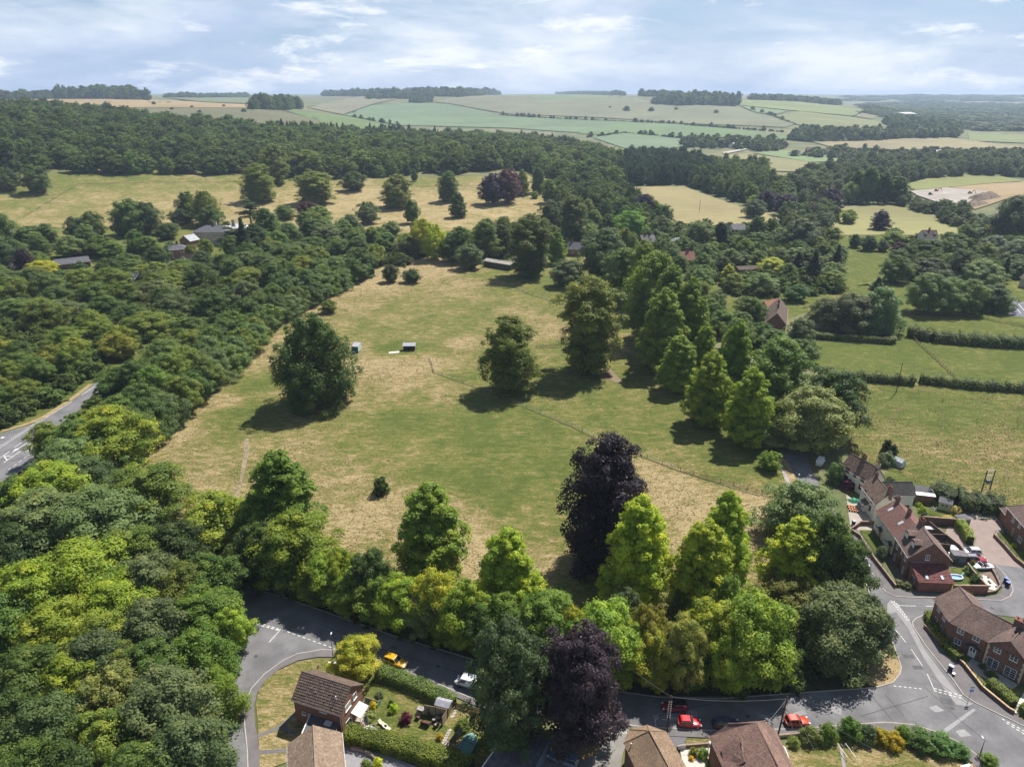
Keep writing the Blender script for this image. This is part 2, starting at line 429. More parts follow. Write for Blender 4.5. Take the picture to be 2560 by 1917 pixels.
MEADOW = [(330, 1130), (450, 1030), (560, 950), (650, 850), (740, 775), (850, 715), (940, 675), (1000, 650), (1120, 640), (1300, 660), (1480, 640), (1600, 640), (1700, 800), (1800, 950), (1900, 1060), (1950, 1130),
          (1990, 1210), (2010, 1290), (1990, 1400), (1950, 1520), (1700, 1570), (1400, 1590), (1250, 1560), (1100, 1500), (900, 1450), (720, 1395), (560, 1330), (420, 1290), (330, 1220)]
MDRY = [(1000, 1050, 0.11), (1150, 1100, 0.11), (1300, 1150, 0.11), (1050, 985, 0.27), (1250, 1010, 0.17), (1400, 1250, 0.11), (1200, 1200, 0.15), (1300, 1330, 0.23), (1400, 1150, 0.17), (1500, 1090, 0.37), (1290, 1250, 0.11), (1100, 1180, 0.15), (1350, 1060, 0.20), (1210, 1060, 0.11),
        (470, 1100, 0.75), (560, 1000, 0.79), (650, 880, 0.81), (750, 770, 0.91), (880, 715, 1.03), (1000, 690, 1.08), (1080, 668, 1.03), (700, 1160, 0.75), (850, 1160, 0.63), (800, 1250, 0.79), (900, 1300, 0.83), (1150, 1310, 0.98), (1200, 1370, 1.08), (1000, 1240, 0.69), (760, 1110, 0.73), (450, 1180, 0.65), (520, 1160, 0.68), (850, 1120, 0.37), (900, 1060, 0.37),
        (1000, 925, 1.05), (940, 915, 0.98), (1050, 900, 1.01), (1150, 862, 0.93), (1050, 870, 0.15), (980, 872, 0.11), (1100, 880, 0.40), (890, 880, 0.73), (1000, 970, 0.78), (1100, 990, 0.68),
        (1750, 1250, 0.95), (1680, 1220, 0.98), (1850, 1290, 0.85), (1620, 1170, 0.79), (1880, 1240, 0.88), (1560, 1180, 0.30), (1700, 1330, 0.88), (1480, 1460, 0.30), (1380, 1420, 0.73), (1250, 1420, 0.73),
        (1500, 1000, 0.20), (1600, 960, 0.31), (1700, 1080, 0.22), (1800, 1180, 0.19), (1300, 920, 0.27), (1160, 935, 0.25), (1250, 890, 0.30), (1400, 860, 0.23), (1560, 800, 0.21), (1540, 720, 0.17), (1400, 720, 0.25), (1600, 900, 0.37), (1480, 1045, 0.30), (1900, 1170, 0.20), (1250, 690, 0.25), (1350, 700, 0.20),
        (1000, 770, 0.40), (1100, 740, 0.63), (1200, 800, 0.35), (950, 830, 0.40), (1300, 790, 0.65), (1380, 840, 0.79), (1100, 830, 0.35), (1150, 760, 0.37), (900, 770, 0.63), (1180, 715, 0.75), (1250, 740, 0.40), (1280, 840, 0.40), (1430, 830, 0.73), (620, 1020, 0.17), (640, 965, 0.20), (618, 1070, 0.25)]
drape('meadow', MEADOW, GRASS, 13, 0.03, MDRY, ystep=8)
drape('pasture', [(1930, 845), (2130, 858), (2238, 862), (2262, 780), (2560, 790), (2640, 800), (2640, 985), (2150, 940), (1960, 915)], GRASS, 20, 0.02, 0.10, ystep=9)
drape('rough_pasture', [(2030, 938), (2160, 942), (2640, 987), (2640, 1290), (2450, 1300), (2330, 1225), (2160, 1150), (2080, 1100), (2040, 1010)], GRASS, 20, 0.04,
      [(2200, 1000, 0.22), (2400, 1020, 0.18), (2300, 1080, 0.50), (2150, 1060, 0.28), (2450, 1100, 0.60), (2250, 1130, 0.38), (2500, 1200, 0.50), (2400, 1180, 0.48), (2350, 1070, 0.10), (2540, 1040, 0.23), (2200, 1100, 0.48), (2300, 1180, 0.23)], ystep=9)
drape('paddock_grass', [(2110, 720), (2230, 700), (2300, 690), (2640, 760), (2640, 800), (2262, 782), (2238, 840), (2100, 845), (2090, 790)], GRASS, 22, 0.03, 0.12, ystep=8)
drape('lawn', [(2090, 600), (2225, 612), (2250, 650), (2215, 712), (2095, 718), (2080, 660)], GRASS, 18, 0.03, 0.1, ystep=7)
drape('park_grass', [(-60, 455), (130, 432), (250, 432), (400, 425), (640, 440), (850, 442), (1000, 445), (1360, 440), (1400, 500), (1390, 540), (1200, 575), (900, 590), (620, 600), (520, 590), (300, 572), (100, 570), (-60, 570)], GRASS, 22, 0.05,
      [(100, 470, 0.32), (300, 450, 0.30), (600, 440, 0.40), (300, 500, 0.62), (500, 510, 0.74), (100, 535, 0.62), (700, 520, 0.80), (900, 490, 0.85), (1000, 520, 0.85), (1150, 500, 0.85), (1050, 452, 0.35), (1300, 510, 0.75), (0, 520, 0.45), (450, 465, 0.50)], ystep=5)
drape('manor_lawn', [(40, 578), (170, 570), (330, 568), (520, 556), (530, 590), (450, 640), (380, 640), (300, 650), (40, 640)], GRASS, 22, 0.1, 0.26, ystep=6)
drape('manor_lawn', [(630, 560), (720, 555), (720, 600), (630, 600)], GRASS, 22, 0.12, 0.55, ystep=6)
# the village floor: gardens and rough grass between the trees
drape('garden_grass', [(-60, 640), (300, 650), (700, 600), (1000, 560), (1400, 545), (1900, 560), (2200, 560), (2660, 560), (2660, 800), (2200, 720), (1960, 800), (1750, 780), (1640, 640), (1100, 640), (900, 680), (500, 1000), (300, 1130), (-60, 1230)], GRASS, 40, -0.02, 0.2, ystep=14)
drape('woodland_floor', [(-80, 1190), (330, 1130), (600, 1290), (900, 1440), (1250, 1555), (1700, 1580), (1990, 1500), (2200, 1520), (2240, 1640), (2240, 1720), (1900, 1740), (1530, 1735), (1200, 1660), (800, 1530), (600, 1470), (610, 1640), (560, 1960), (-80, 1960)], M('leaf_litter', (0.05, 0.05, 0.022), 0.95, 0.35, 0.7, 0.3, 6.0), 40, -0.01)

# far crop fields: colour of the crop is the object's colour
m, nt, b, out = new_mat('crop')
pos = N(nt, 'ShaderNodeNewGeometry').outputs['Position']
oc = N(nt, 'ShaderNodeObjectInfo').outputs['Color']
f1 = ramp(nt, noise(nt, pos, 0.006, 6, 0.6, 0.7), [(0.3, 0.8), (0.7, 1.2)])
f2 = ramp(nt, noise(nt, pos, 0.05, 5, 0.7, 0.5, (1, 3, 1)), [(0.3, 0.86), (0.7, 1.14)])
nt.links.new(mixc(nt, 1.0, mixc(nt, 1.0, oc, f1, 'MULTIPLY'), f2, 'MULTIPLY'), b.inputs['Base Color']); b.inputs['Roughness'].default_value = 0.95
CROP = m
FIELDS = [
    ((0.32, 0.25, 0.12), [(60, 250), (350, 250), (505, 257.5), (638, 264), (622, 271), (253, 271), (117, 260)]),
    ((0.125, 0.135, 0.06), [(240, 272), (622, 271.5), (700, 277), (800, 304), (760, 330), (500, 330), (330, 305)]),
    ((0.115, 0.185, 0.055), [(708, 277), (860, 291), (1000, 314), (980, 330), (770, 330), (802, 305)]),
    ((0.14, 0.18, 0.08), [(415, 246), (640, 246), (640, 262), (505, 256)]),
    ((0.19, 0.195, 0.11), [(766, 270), (824, 258), (920, 240), (1000, 247), (928, 263), (858, 288)]),
    ((0.13, 0.205, 0.10), [(860, 289.5), (928, 265), (1025, 259), (1122, 263), (1219, 281), (1262, 292), (1550, 304), (1710, 312), (1710, 336), (1425, 332), (1278, 322), (1005, 315)]),
    ((0.165, 0.185, 0.10), [(1083, 257), (1145, 245), (1352, 237), (1589, 240), (1624, 258), (1832, 268), (1875, 281), (1988, 312), (1964, 320), (1710, 310), (1511, 296), (1278, 287), (1219, 278), (1122, 260)]),
    ((0.13, 0.21, 0.08), [(1317, 250), (1387, 238.5), (1561, 240.5), (1511, 253)]),
    ((0.17, 0.225, 0.065), [(1852, 251), (1992, 255), (2159, 277), (2135, 292), (1972, 277), (1844, 264)]),
    ((0.14, 0.215, 0.085), [(1850, 266), (1970, 279), (1935, 290), (1885, 281)]),
    ((0.18, 0.21, 0.075), [(1935, 292), (1999, 280), (2131, 295), (2182, 302), (2233, 320), (2221, 332), (2128, 330), (1990, 313)]),
    ((0.17, 0.17, 0.08), [(2161, 278), (2195, 290), (2182, 300), (2138, 293)]),
    ((0.125, 0.21, 0.075), [(1560, 306), (1700, 314), (1797, 321), (1972, 342), (1995, 349), (1918, 356), (1700, 345), (1440, 336)]),
    ((0.14, 0.22, 0.12), [(1480, 345), (1560, 336), (1700, 348), (1800, 352), (1680, 372), (1560, 372)]),
    ((0.27, 0.245, 0.125), [(2027, 355), (2205, 352), (2338, 342), (2536, 367), (2640, 375), (2640, 392), (2322, 384), (2089, 372)]),
    ((0.17, 0.26, 0.11), [(1880, 384), (1949, 378), (2198, 399), (2182, 403), (2030, 407)]),
    ((0.22, 0.225, 0.10), [(1800, 392), (1870, 385), (2050, 410), (2042, 432), (1860, 428)]),
    ((0.17, 0.22, 0.08), [(2419, 332), (2640, 346), (2640, 363), (2423, 354)]),
    ((0.19, 0.22, 0.06), [(2265, 462), (2361, 437), (2490, 440), (2560, 455), (2480, 460), (2369, 470), (2283, 478)]),
    ((0.30, 0.235, 0.125), [(2375, 470), (2480, 461), (2640, 452), (2640, 500), (2520, 498), (2439, 525), (2400, 520), (2478, 482)]),
    ((0.245, 0.25, 0.09), [(2060, 590), (2104, 519), (2205, 512), (2415, 550), (2440, 590), (2225, 590)]),
    ((0.28, 0.255, 0.11), [(1570, 470), (1710, 468), (1859, 523), (1940, 538), (1950, 570), (1859, 572), (1700, 560), (1650, 530)]),
    ((0.16, 0.18, 0.075), [(2000, 500), (2110, 500), (2110, 520), (2000, 520)]),
]
for c_, po in FIELDS: drape('crop_field', po, CROP, 26, 0.3, None, 0, (c_[0] * .82, c_[1] * .76, c_[2] * .74), ystep=5)
drape('building_site_ground', [(2275, 480), (2369, 471), (2478, 481), (2419, 508), (2361, 514), (2295, 492)], M('bare_chalk', (0.3, 0.27, 0.235), 0.95, 0.25, 0.05, 0.15, 0.5), 20, 0.5)
drape('farm_track', [(1806, 383), (1868, 372), (1868, 375.5), (1812, 387)], M('track_gravel', (0.38, 0.36, 0.33), 0.95), 20, 0.6)

# ------------------------------------------------------------ roads, pavements, kerbs
ASPH = M('asphalt', (0.145, 0.143, 0.15), 0.9, 0.3, 0.22, 0.2, 7.0, bmp=0.01, spec=0.35)
ASPH2 = M('new_asphalt', (0.245, 0.24, 0.245), 0.9, 0.1, 0.5, 0.12, 12.0)
PAVE = M('pavement_asphalt', (0.14, 0.13, 0.132), 0.92, 0.16, 0.5, 0.18, 14.0, bmp=0.01)
KERB = M('kerb_stone', (0.36, 0.335, 0.30), 0.9, 0.15, 0.8, 0.2, 10)
PAINT = M('road_paint', (0.56, 0.555, 0.53), 0.8, 0.25, 2.5, 0.2, 12)
def flat(name, poly, z, mat, parent=None):
    """flat ground sheet with a small thickness, outline in pixels"""
    P = [G(*p) for p in poly]; me = MB().prism([(p.x, p.y) for p in P], z - 0.02 if z < 0.08 else 0.0, z, 1).mesh(name, mat)
    bm_ = bmesh.new(); bm_.from_mesh(me); bmesh.ops.triangulate(bm_, faces=[f for f in bm_.faces if len(f.verts) > 4]); bm_.to_mesh(me); bm_.free()
    o = link(name, me, parent)
    if parent is None: props(o, kind='structure')
    return o
def strip(name, line, w, z, mat, z0=0.0, parent=None, kind='structure', px=True):
    """a band of width w along a line of pixels"""
    P = [G(*p) if px else Vector((p[0], p[1], 0)) for p in line]; L, Rr = [], []
    for i, p in enumerate(P):
        d = (P[min(i + 1, len(P) - 1)] - P[max(i - 1, 0)]).normalized(); n = Vector((-d.y, d.x, 0)) * (w / 2)
        L.append(p + n); Rr.append(p - n)
    mb = MB(); k = len(P)
    vs_ = [(q.x, q.y, zz) for zz in (z0, z) for q in L + Rr]
    fs = []
    for i in range(k - 1):
        fs += [(2 * k + i, 3 * k + i, 3 * k + i + 1, 2 * k + i + 1), (i, i + 1, 2 * k + i + 1, 2 * k + i)[::-1], (k + i, k + i + 1, 3 * k + i + 1, 3 * k + i)]
    mb.add(vs_, fs); o = mb.build(name, mat, parent)
    if parent is None: props(o, kind=kind)
    return o
S_KERB = [(1193, 1751), (1052, 1691), (957, 1659), (852, 1625), (803, 1624), (744, 1634), (708, 1651), (661, 1685), (628, 1722), (612, 1768), (612, 1814), (618, 1870), (621, 1950)]
N_EDGE = [(400, 1385), (578, 1456), (714, 1494), (812, 1529), (990, 1591), (1206, 1655), (1370, 1693), (1530, 1726), (1644, 1742), (1800, 1746), (1968, 1734), (2188, 1718.6)]
S_EDGE_R = [(1193, 1751), (1340, 1785), (1530, 1808), (1625, 1818), (1770, 1825.6), (1992, 1822), (2143.5, 1810), (2212, 1805.5), (2281, 1811), (2350, 1832), (2404.6, 1859), (2446, 1890), (2480, 1930)]
W_EDGE = [(400, 1440), (560, 1500), (599, 1519), (606, 1570), (600, 1610), (590, 1645), (575, 1700), (560, 1800), (545, 1950)]
E_KERB = [(2130, 1350), (2179, 1430), (2196, 1457.6), (2214, 1479), (2238, 1491), (2292, 1494), (2347, 1494), (2443, 1499), (2504, 1501), (2525, 1491), (2532.5, 1475.7), (2525, 1451.6), (2504, 1427), (2489, 1414)]
SE_KERB = [(2330, 1532), (2308, 1538), (2291, 1545), (2281, 1555), (2283, 1567), (2315, 1615.5), (2356.5, 1667), (2384, 1701), (2408, 1736), (2435.5, 1755), (2487, 1780), (2560, 1815), (2660, 1862)]
V_TIP = [(2160, 1440), (2175, 1490), (2209, 1533), (2226, 1591), (2244, 1640), (2253, 1667), (2250, 1684), (2232, 1706), (2188, 1718.6)]
road1 = flat('road', N_EDGE + [(2200, 1720), (2330, 1800), (2281, 1812)] + S_EDGE_R[7::-1] + S_KERB[1:] + W_EDGE[::-1], 0.02, ASPH)
road2 = flat('road', [(1945, 1130), (1995, 1230), (2060, 1330), (2140, 1420)] + V_TIP + [(2190, 1730), (2200, 1812), (2281, 1814), (2350, 1835), (2446, 1893), (2490, 1950), (2660, 1950)] + SE_KERB[::-1] + [(2420, 1528), (2560, 1545), (2660, 1560), (2660, 1440), (2560, 1420), (2484, 1410)] + E_KERB[::-1] + [(2060, 1235), (2030, 1175), (2010, 1130)], 0.026, ASPH)
road3 = flat('main_road', [(-60, 1105), (20, 1078), (60, 1068), (110, 1048), (170, 1010), (232, 962), (330, 905), (350, 912), (250, 985), (150, 1060), (110, 1110), (70, 1165), (30, 1190), (-60, 1240)], 0.03, ASPH)
flat('drive', [(1530, 1806), (1577, 1824), (1556, 1885), (1545, 1960), (1250, 1960), (1290, 1890), (1345, 1850), (1430, 1820)], 0.014, M('drive_concrete', (0.21, 0.2, 0.185), 0.9, 0.15, 0.4, 0.12, 8))
flat('courtyard', [(2380, 1290), (2420, 1275), (2500, 1290), (2520, 1380), (2570, 1415), (2660, 1425), (2660, 1438), (2489, 1414), (2440, 1400), (2400, 1370), (2360, 1340)], 0.022, M('brick_paving', (0.255, 0.2, 0.18), 0.9, 0.12, 0.5, 0.2, 10))
flat('cottage_yard', [(2115, 1235), (2150, 1262), (2183, 1296), (2180, 1325), (2128, 1330), (2122, 1290)], 0.018, M('yard_concrete', (0.33, 0.29, 0.25), 0.9, 0.2, 0.6, 0.15, 8))
# pavements: raised 0.1 m
flat('pavement', S_KERB[3:] + [(649, 1950), (649, 1885), (644.5, 1845), (638, 1814), (635, 1762), (643, 1731), (664.5, 1700), (698, 1673), (744, 1651), (794, 1642), (852, 1642), (870, 1640)], 0.10, PAVE)
flat('pavement', [(852, 1625), (957, 1659), (1052, 1691), (1193, 1751), (1340, 1785), (1340, 1796), (1193, 1766), (1045, 1700), (950, 1668), (866, 1640)], 0.104, PAVE)
flat('pavement', [(1577, 1812), (1625, 1818), (1770, 1825.6), (1992, 1822), (2143.5, 1810), (2212, 1805.5), (2281, 1811), (2350, 1832), (2404.6, 1859), (2446, 1890), (2470, 1918), (2455, 1925), (2395, 1880), (2330, 1858), (2246, 1842), (2143, 1832), (1992, 1838), (1771, 1844), (1673, 1840), (1580, 1830)], 0.10, PAVE)
flat('pavement', E_KERB[1:] + [(2478, 1424), (2490, 1450), (2506, 1470), (2500, 1484), (2470, 1492), (2380, 1486), (2290, 1478), (2240, 1470), (2215, 1440), (2180, 1375), (2140, 1318), (2126, 1330)], 0.10, PAVE)
flat('pavement', SE_KERB[1:-1] + [(2660, 1862), (2660, 1830), (2560, 1800), (2521, 1777), (2453, 1722), (2408, 1664), (2350, 1610), (2308, 1567), (2310, 1545)], 0.10, PAVE)
for ln in (S_KERB, S_EDGE_R[2:], E_KERB[1:], SE_KERB, V_TIP, N_EDGE[1:]): strip('kerb', ln, 0.17, 0.125, KERB)
strip('kerb', [(599, 1530), (606, 1572), (600, 1612), (588, 1650)], 0.17, 0.125, KERB)
strip('verge', [(1958, 1150), (1985, 1205), (2010, 1245), (2040, 1290)], 2.0, 0.09, M('dry_verge', (0.28, 0.21, 0.11), 0.95, 0.3, 0.6, 0.3, 5))
strip('pavement', [(1951, 1146), (1970, 1200), (1998, 1250)], 1.6, 0.08, M('pale_path', (0.3, 0.28, 0.26), 0.9))
strip('verge', [(-40, 1090), (60, 1062), (110, 1042), (170, 1004), (228, 960)], 1.6, 0.05, MATS['dry_verge'])
flat('verge', [(2188, 1718), (2232, 1705), (2250, 1684), (2252, 1667), (2240, 1640), (2190, 1630), (2150, 1700)], 0.11, MATS['dry_verge'])
flat('verge', [(1345, 1870), (1480, 1842), (1500, 1850), (1500, 1870), (1480, 1892), (1440, 1905)], 0.06, MATS['dry_verge'])
# patches of newer asphalt and trench scars
flat('asphalt_patch', [(2226, 1499), (2245, 1508), (2280, 1560), (2312, 1625), (2352, 1678), (2383, 1718), (2414, 1752), (2434, 1758), (2418, 1765), (2390, 1760), (2360, 1720), (2310, 1645), (2270, 1570), (2240, 1530), (2218, 1535), (2218, 1510)], 0.0295, ASPH2)
for po in ([(2322, 1768), (2340, 1762), (2362, 1776), (2338, 1780)], [(2388, 1826), (2410, 1822), (2428, 1838), (2402, 1842)], [(2350, 1828), (2433, 1770), (2440, 1774), (2362, 1834)]):
    flat('asphalt_patch', po, 0.0325, M('pale_patch', (0.27, 0.27, 0.27), 0.9, 0.1))
for ln in ([(2212, 1735), (2260, 1790)], [(2310, 1715), (2400, 1800), (2470, 1855)], [(2150, 1790), (2320, 1740)], [(2330, 1690), (2390, 1740), (2420, 1760)], [(2180, 1740), (2230, 1800)], [(800, 1560), (960, 1625), (1180, 1690)], [(1640, 1790), (1790, 1755), (1830, 1752)]):
    strip('crack_seal', ln, 0.09, 0.0345, M('tar', (0.055, 0.053, 0.055), 0.8), z0=0.02)
for px, py in ((760, 1585), (905, 1640), (1095, 1665), (1545, 1775), (1870, 1790), (2075, 1765), (2265, 1640), (2230, 1570), (2380, 1770), (2480, 1520), (640, 1640), (600, 1760)):
    p = G(px, py); props(MB().box((0, 0, .0), (.6, .6, .012), rnd.uniform(0, 1.5)).build('drain_cover', M('iron_cover', (.06, .058, .056), .7), road2 if px > 2100 else road1, (p.x, p.y, .036)))
for k in range(14):
    px, py = rnd.choice([(700 + k * 95, 1540 + k * 26), (1550 + k * 45, 1775 + (k % 3) * 8), (2210 + k * 12, 1570 + k * 14)]); p = G(px, py); w_, h_ = rnd.uniform(.8, 2.6), rnd.uniform(.6, 1.4); a = rnd.uniform(-.5, .3)
    if py < 1800: MB().box((0, 0, 0), (w_, h_, .006), a).build('tarmac_repair', M('repair_tarmac', (.095, .093, .098), .9, .2, .8, .2, 9) if k % 2 else ASPH2, road2 if px > 2200 else road1, (p.x, p.y, .0345 + .0004 * k))
def dash(road, p, q, n, duty=0.5, w=0.12, z=0.031):
    a, b_ = G(*p), G(*q)
    for i in range(n):
        s, e = a.lerp(b_, i / n), a.lerp(b_, (i + duty) / n)
        d = (e - s).normalized(); nn = Vector((-d.y, d.x, 0)) * w / 2
        MB().add([(*(s - nn).xy, z), (*(e - nn).xy, z), (*(e + nn).xy, z), (*(s + nn).xy, z)], [(0, 1, 2, 3)]).build('road_marking', PAINT, road)
dash(road1, (625, 1549), (702, 1574), 7, .62, 0.2); dash(road1, (620, 1554), (700, 1576), 7, .62, 0.2)
dash(road1, (706, 1574), (848, 1625), 11, .55, 0.16); dash(road1, (673, 1605), (702, 1572), 1, 1, .14)
dash(road1, (1638, 1796), (1645, 1796.5), 1, 1, .12); dash(road1, (1638, 1797), (1640, 1819), 2, .7, .14); dash(road1, (1654, 1797), (1668, 1799), 1, 1, .12)
dash(road2, (2209, 1530), (2229, 1560), 1, 1, .12, .038); dash(road2, (2239, 1574), (2265, 1606), 1, 1, .12, .038); dash(road2, (2278, 1622), (2306, 1664), 1, 1, .12, .038); dash(road2, (2318, 1684), (2336, 1725), 1, 1, .12, .038)
dash(road2, (2234, 1502), (2276, 1553), 8, .6, .18, .038); dash(road2, (2229, 1503), (2270, 1553), 8, .6, .18, .038)
dash(road2, (2244, 1513), (2290, 1514.5), 1, 1, .12, .038); dash(road2, (2314, 1515), (2338, 1515.5), 1, 1, .12, .038)
dash(road2, (2334, 1720), (2410, 1740), 6, .62, .18, .038); dash(road2, (2335, 1726), (2408, 1746), 6, .62, .18, .038); dash(road2, (2234, 1714), (2310, 1722), 6, .55, .16, .038)
dash(road2, (2505, 1796), (2580, 1838), 6, .6, .18, .038); dash(road2, (2515, 1806), (2580, 1846), 5, .6, .18, .038)
# main road markings
dash(road3, (0, 1120), (108, 1049), 22, .62, .22, .036); dash(road3, (-20, 1128), (100, 1051), 24, .62, .22, .036)
dash(road3, (20, 1072), (105, 1050), 1, 1, .16, .036); dash(road3, (105, 1050), (180, 1004), 1, 1, .2, .036); dash(road3, (204, 988), (236, 966), 1, 1, .2, .036)
dash(road3, (88, 1083), (124, 1058), 1, 1, .42, .036); dash(road3, (36, 1118), (76, 1092), 1, 1, .2, .036); dash(road3, (62, 1118), (90, 1100), 1, 1, .2, .036)
dash(road3, (0, 1145), (24, 1128), 1, 1, .2, .036); dash(road3, (10, 1156), (50, 1129), 1, 1, .2, .036); dash(road3, (6, 1140), (30, 1141), 1, 1, .25, .036); dash(road3, (11, 1142), (18, 1150), 1, 1, .3, .036)
dash(road3, (20, 1175), (84, 1129), 5, .6, .16, .036); dash(road3, (40, 1185), (75, 1154), 1, 1, .16, .036)
def arrow(tip, tail, w=1.0):
    a, b_ = G(*tip), G(*tail); d = (b_ - a).normalized(); n = Vector((-d.y, d.x, 0)); k = a + d * min(2.2, (b_ - a).length * .45)
    MB().add([(*(a).xy, .037), (*(k + n * w * .55).xy, .037), (*(k + n * .12).xy, .037), (*(b_ + n * .12).xy, .037), (*(b_ - n * .12).xy, .037), (*(k - n * .12).xy, .037), (*(k - n * w * .55).xy, .037)], [(0, 1, 2, 5, 6), (2, 3, 4, 5)]).build('road_arrow', PAINT, road3)
arrow((29, 1131), (68, 1107)); arrow((60, 1133), (88, 1112)); arrow((14, 1093), (-10, 1096), 1.4)
# DISABLED bay lettering, to be read from the far side
fc = bpy.data.curves.new('bay_lettering', 'FONT'); fc.body = 'DISABLED'; fc.size = 0.82; fc.align_x = 'CENTER'; fc.align_y = 'CENTER'
fo_ = bpy.data.objects.new('bay_lettering', fc); COL.objects.link(fo_)
bpy.context.view_layer.update()
tm = bpy.data.meshes.new_from_object(fo_.evaluated_get(bpy.context.evaluated_depsgraph_get())); bpy.data.objects.remove(fo_)
tm.materials.clear(); tm.materials.append(PAINT)
a_, b_ = G(1672, 1796), G(1740, 1800)
link('bay_lettering', tm, road1, (G(1704, 1797).x, G(1704, 1797).y, 0.04), math.atan2(b_.y - a_.y, b_.x - a_.x) + math.pi)
# ============================================================ TREES
LEAF = leaf_mat('foliage')
BARK = M('bark', (0.10, 0.078, 0.055), 0.95, 0.25, 2.0, 0.3, 9)
PROF = {
    'lime':  ([0, .1, .3, .5, .7, .85, .95, 1], [.66, .90, 1, .95, .84, .64, .38, .1]),
    'cone':  ([0, .1, .25, .5, .75, .9, 1], [.78, .97, 1, .88, .63, .40, .09]),
    'round': ([0, .15, .4, .65, .85, .95, 1], [.55, .9, 1, .93, .68, .4, .1]),
    'broad': ([0, .12, .35, .6, .82, .94, 1], [.82, 1, 1, .90, .62, .36, .1]),
    'tall':  ([0, .1, .25, .4, .55, .75, .9, 1], [.6, .82, .86, .76, .98, 1.0, .66, .15]),
    'beech': ([0, .1, .3, .5, .7, .85, .95, 1], [.82, .96, 1, .98, .90, .72, .48, .12]),
    'spruce': ([0, .08, .3, .6, .85, 1], [.9, 1, .76, .45, .18, .02]),
    'column': ([0, .1, .4, .7, .9, 1], [.7, .95, 1, .8, .45, .08]),
    'bush':  ([0, .15, .4, .7, .9, 1], [.9, 1, .98, .78, .48, .15]),
}
def unit(a): return a / np.maximum(np.linalg.norm(a, axis=1, keepdims=True), 1e-6)
def diamonds(c, n, s, g, asp=0.6):
    """one leaf-spray face per centre"""
    r = unit(g.normal(size=c.shape)); t = unit(np.cross(n, r)); b_ = np.cross(n, t)
    s = s[:, None]
    V = np.stack([c - t * s, c + b_ * s * asp + t * s * 0.15, c + t * s, c - b_ * s * asp + t * s * 0.15], 1).reshape(-1, 3)
    return V, np.arange(len(c) * 4).reshape(-1, 4)
def crown_geo(kind, seed, H, Rr, base, nclump, per, leaf, csize=(.17, .29), core=0.22, flat_=0.72, droop=0.0, lump=0.24):
    g = np.random.default_rng(seed); ts, rs = PROF[kind]
    tt = np.linspace(0, 1, 60); w = np.interp(tt, ts, rs) + 0.12; w /= w.sum()
    t = g.choice(tt, nclump, p=w) + g.uniform(-.008, .008, nclump); t = np.clip(t, 0, 1)
    a = g.uniform(0, 2 * math.pi, nclump); ph = g.uniform(0, 6.28, 4)
    lob = 1 + lump * (np.sin(3 * a + ph[0] + 5 * t) + 0.7 * np.sin(5 * a + ph[1] - 9 * t) + .5 * np.sin(2 * a + 12 * t + ph[2])) / 1.6
    k = g.uniform(.55, 1.02, nclump)
    rc = g.uniform(*csize, nclump) * Rr * (0.55 + 0.5 * np.interp(t, ts, rs))
    re = np.maximum(np.interp(t, ts, rs) * Rr * lob - rc * 0.55, 0.05)
    z = base * H + t * (1 - base) * H
    z = np.minimum(z, H - rc * .55)
    C = np.stack([re * k * np.cos(a), re * k * np.sin(a), z], 1)
    out = unit(np.stack([np.cos(a), np.sin(a), (t - .35) * 1.3], 1))
    cv = g.normal(1.0, .15, nclump)
    ids = np.repeat(np.arange(nclump), per)
    u = unit(g.normal(size=(len(ids), 3)) + .75 * out[ids] + np.array([0, 0, .75 - droop]))
    rad = rc[ids] * g.uniform(.62, 1.08, len(ids))
    P = C[ids] + u * rad[:, None] * np.array([1, 1, flat_ + droop])
    nrm = unit(u + .36 * g.normal(size=u.shape) + np.array([0, 0, .42]))
    val = cv[ids] + g.normal(0, .11, len(ids)); sz = leaf * g.uniform(.65, 1.35, len(ids))
    # stray sprigs that break the outline
    ns = len(ids) // 14; q = g.integers(0, nclump, ns)
    us = unit(g.normal(size=(ns, 3)) + 1.2 * out[q] + np.array([0, 0, .4])); Ps = C[q] + us * (rc[q] * g.uniform(1.05, 1.4, ns))[:, None]
    # inner leaves
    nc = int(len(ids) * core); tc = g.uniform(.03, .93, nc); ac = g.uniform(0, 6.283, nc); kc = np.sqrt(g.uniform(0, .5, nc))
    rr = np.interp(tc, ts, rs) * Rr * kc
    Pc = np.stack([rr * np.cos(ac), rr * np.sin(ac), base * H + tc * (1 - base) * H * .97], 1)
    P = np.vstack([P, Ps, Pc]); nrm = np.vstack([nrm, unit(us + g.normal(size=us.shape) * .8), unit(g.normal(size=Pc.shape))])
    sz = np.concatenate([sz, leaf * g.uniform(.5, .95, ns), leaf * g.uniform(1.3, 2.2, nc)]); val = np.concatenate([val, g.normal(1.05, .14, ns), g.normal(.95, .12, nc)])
    P[:, 2] = np.maximum(P[:, 2], 0.1)
    V, Q = diamonds(P, nrm, sz, g)
    V[:, 2] = np.maximum(V[:, 2], 0.03)
    return V, Q, np.clip(val, .55, 1.55)
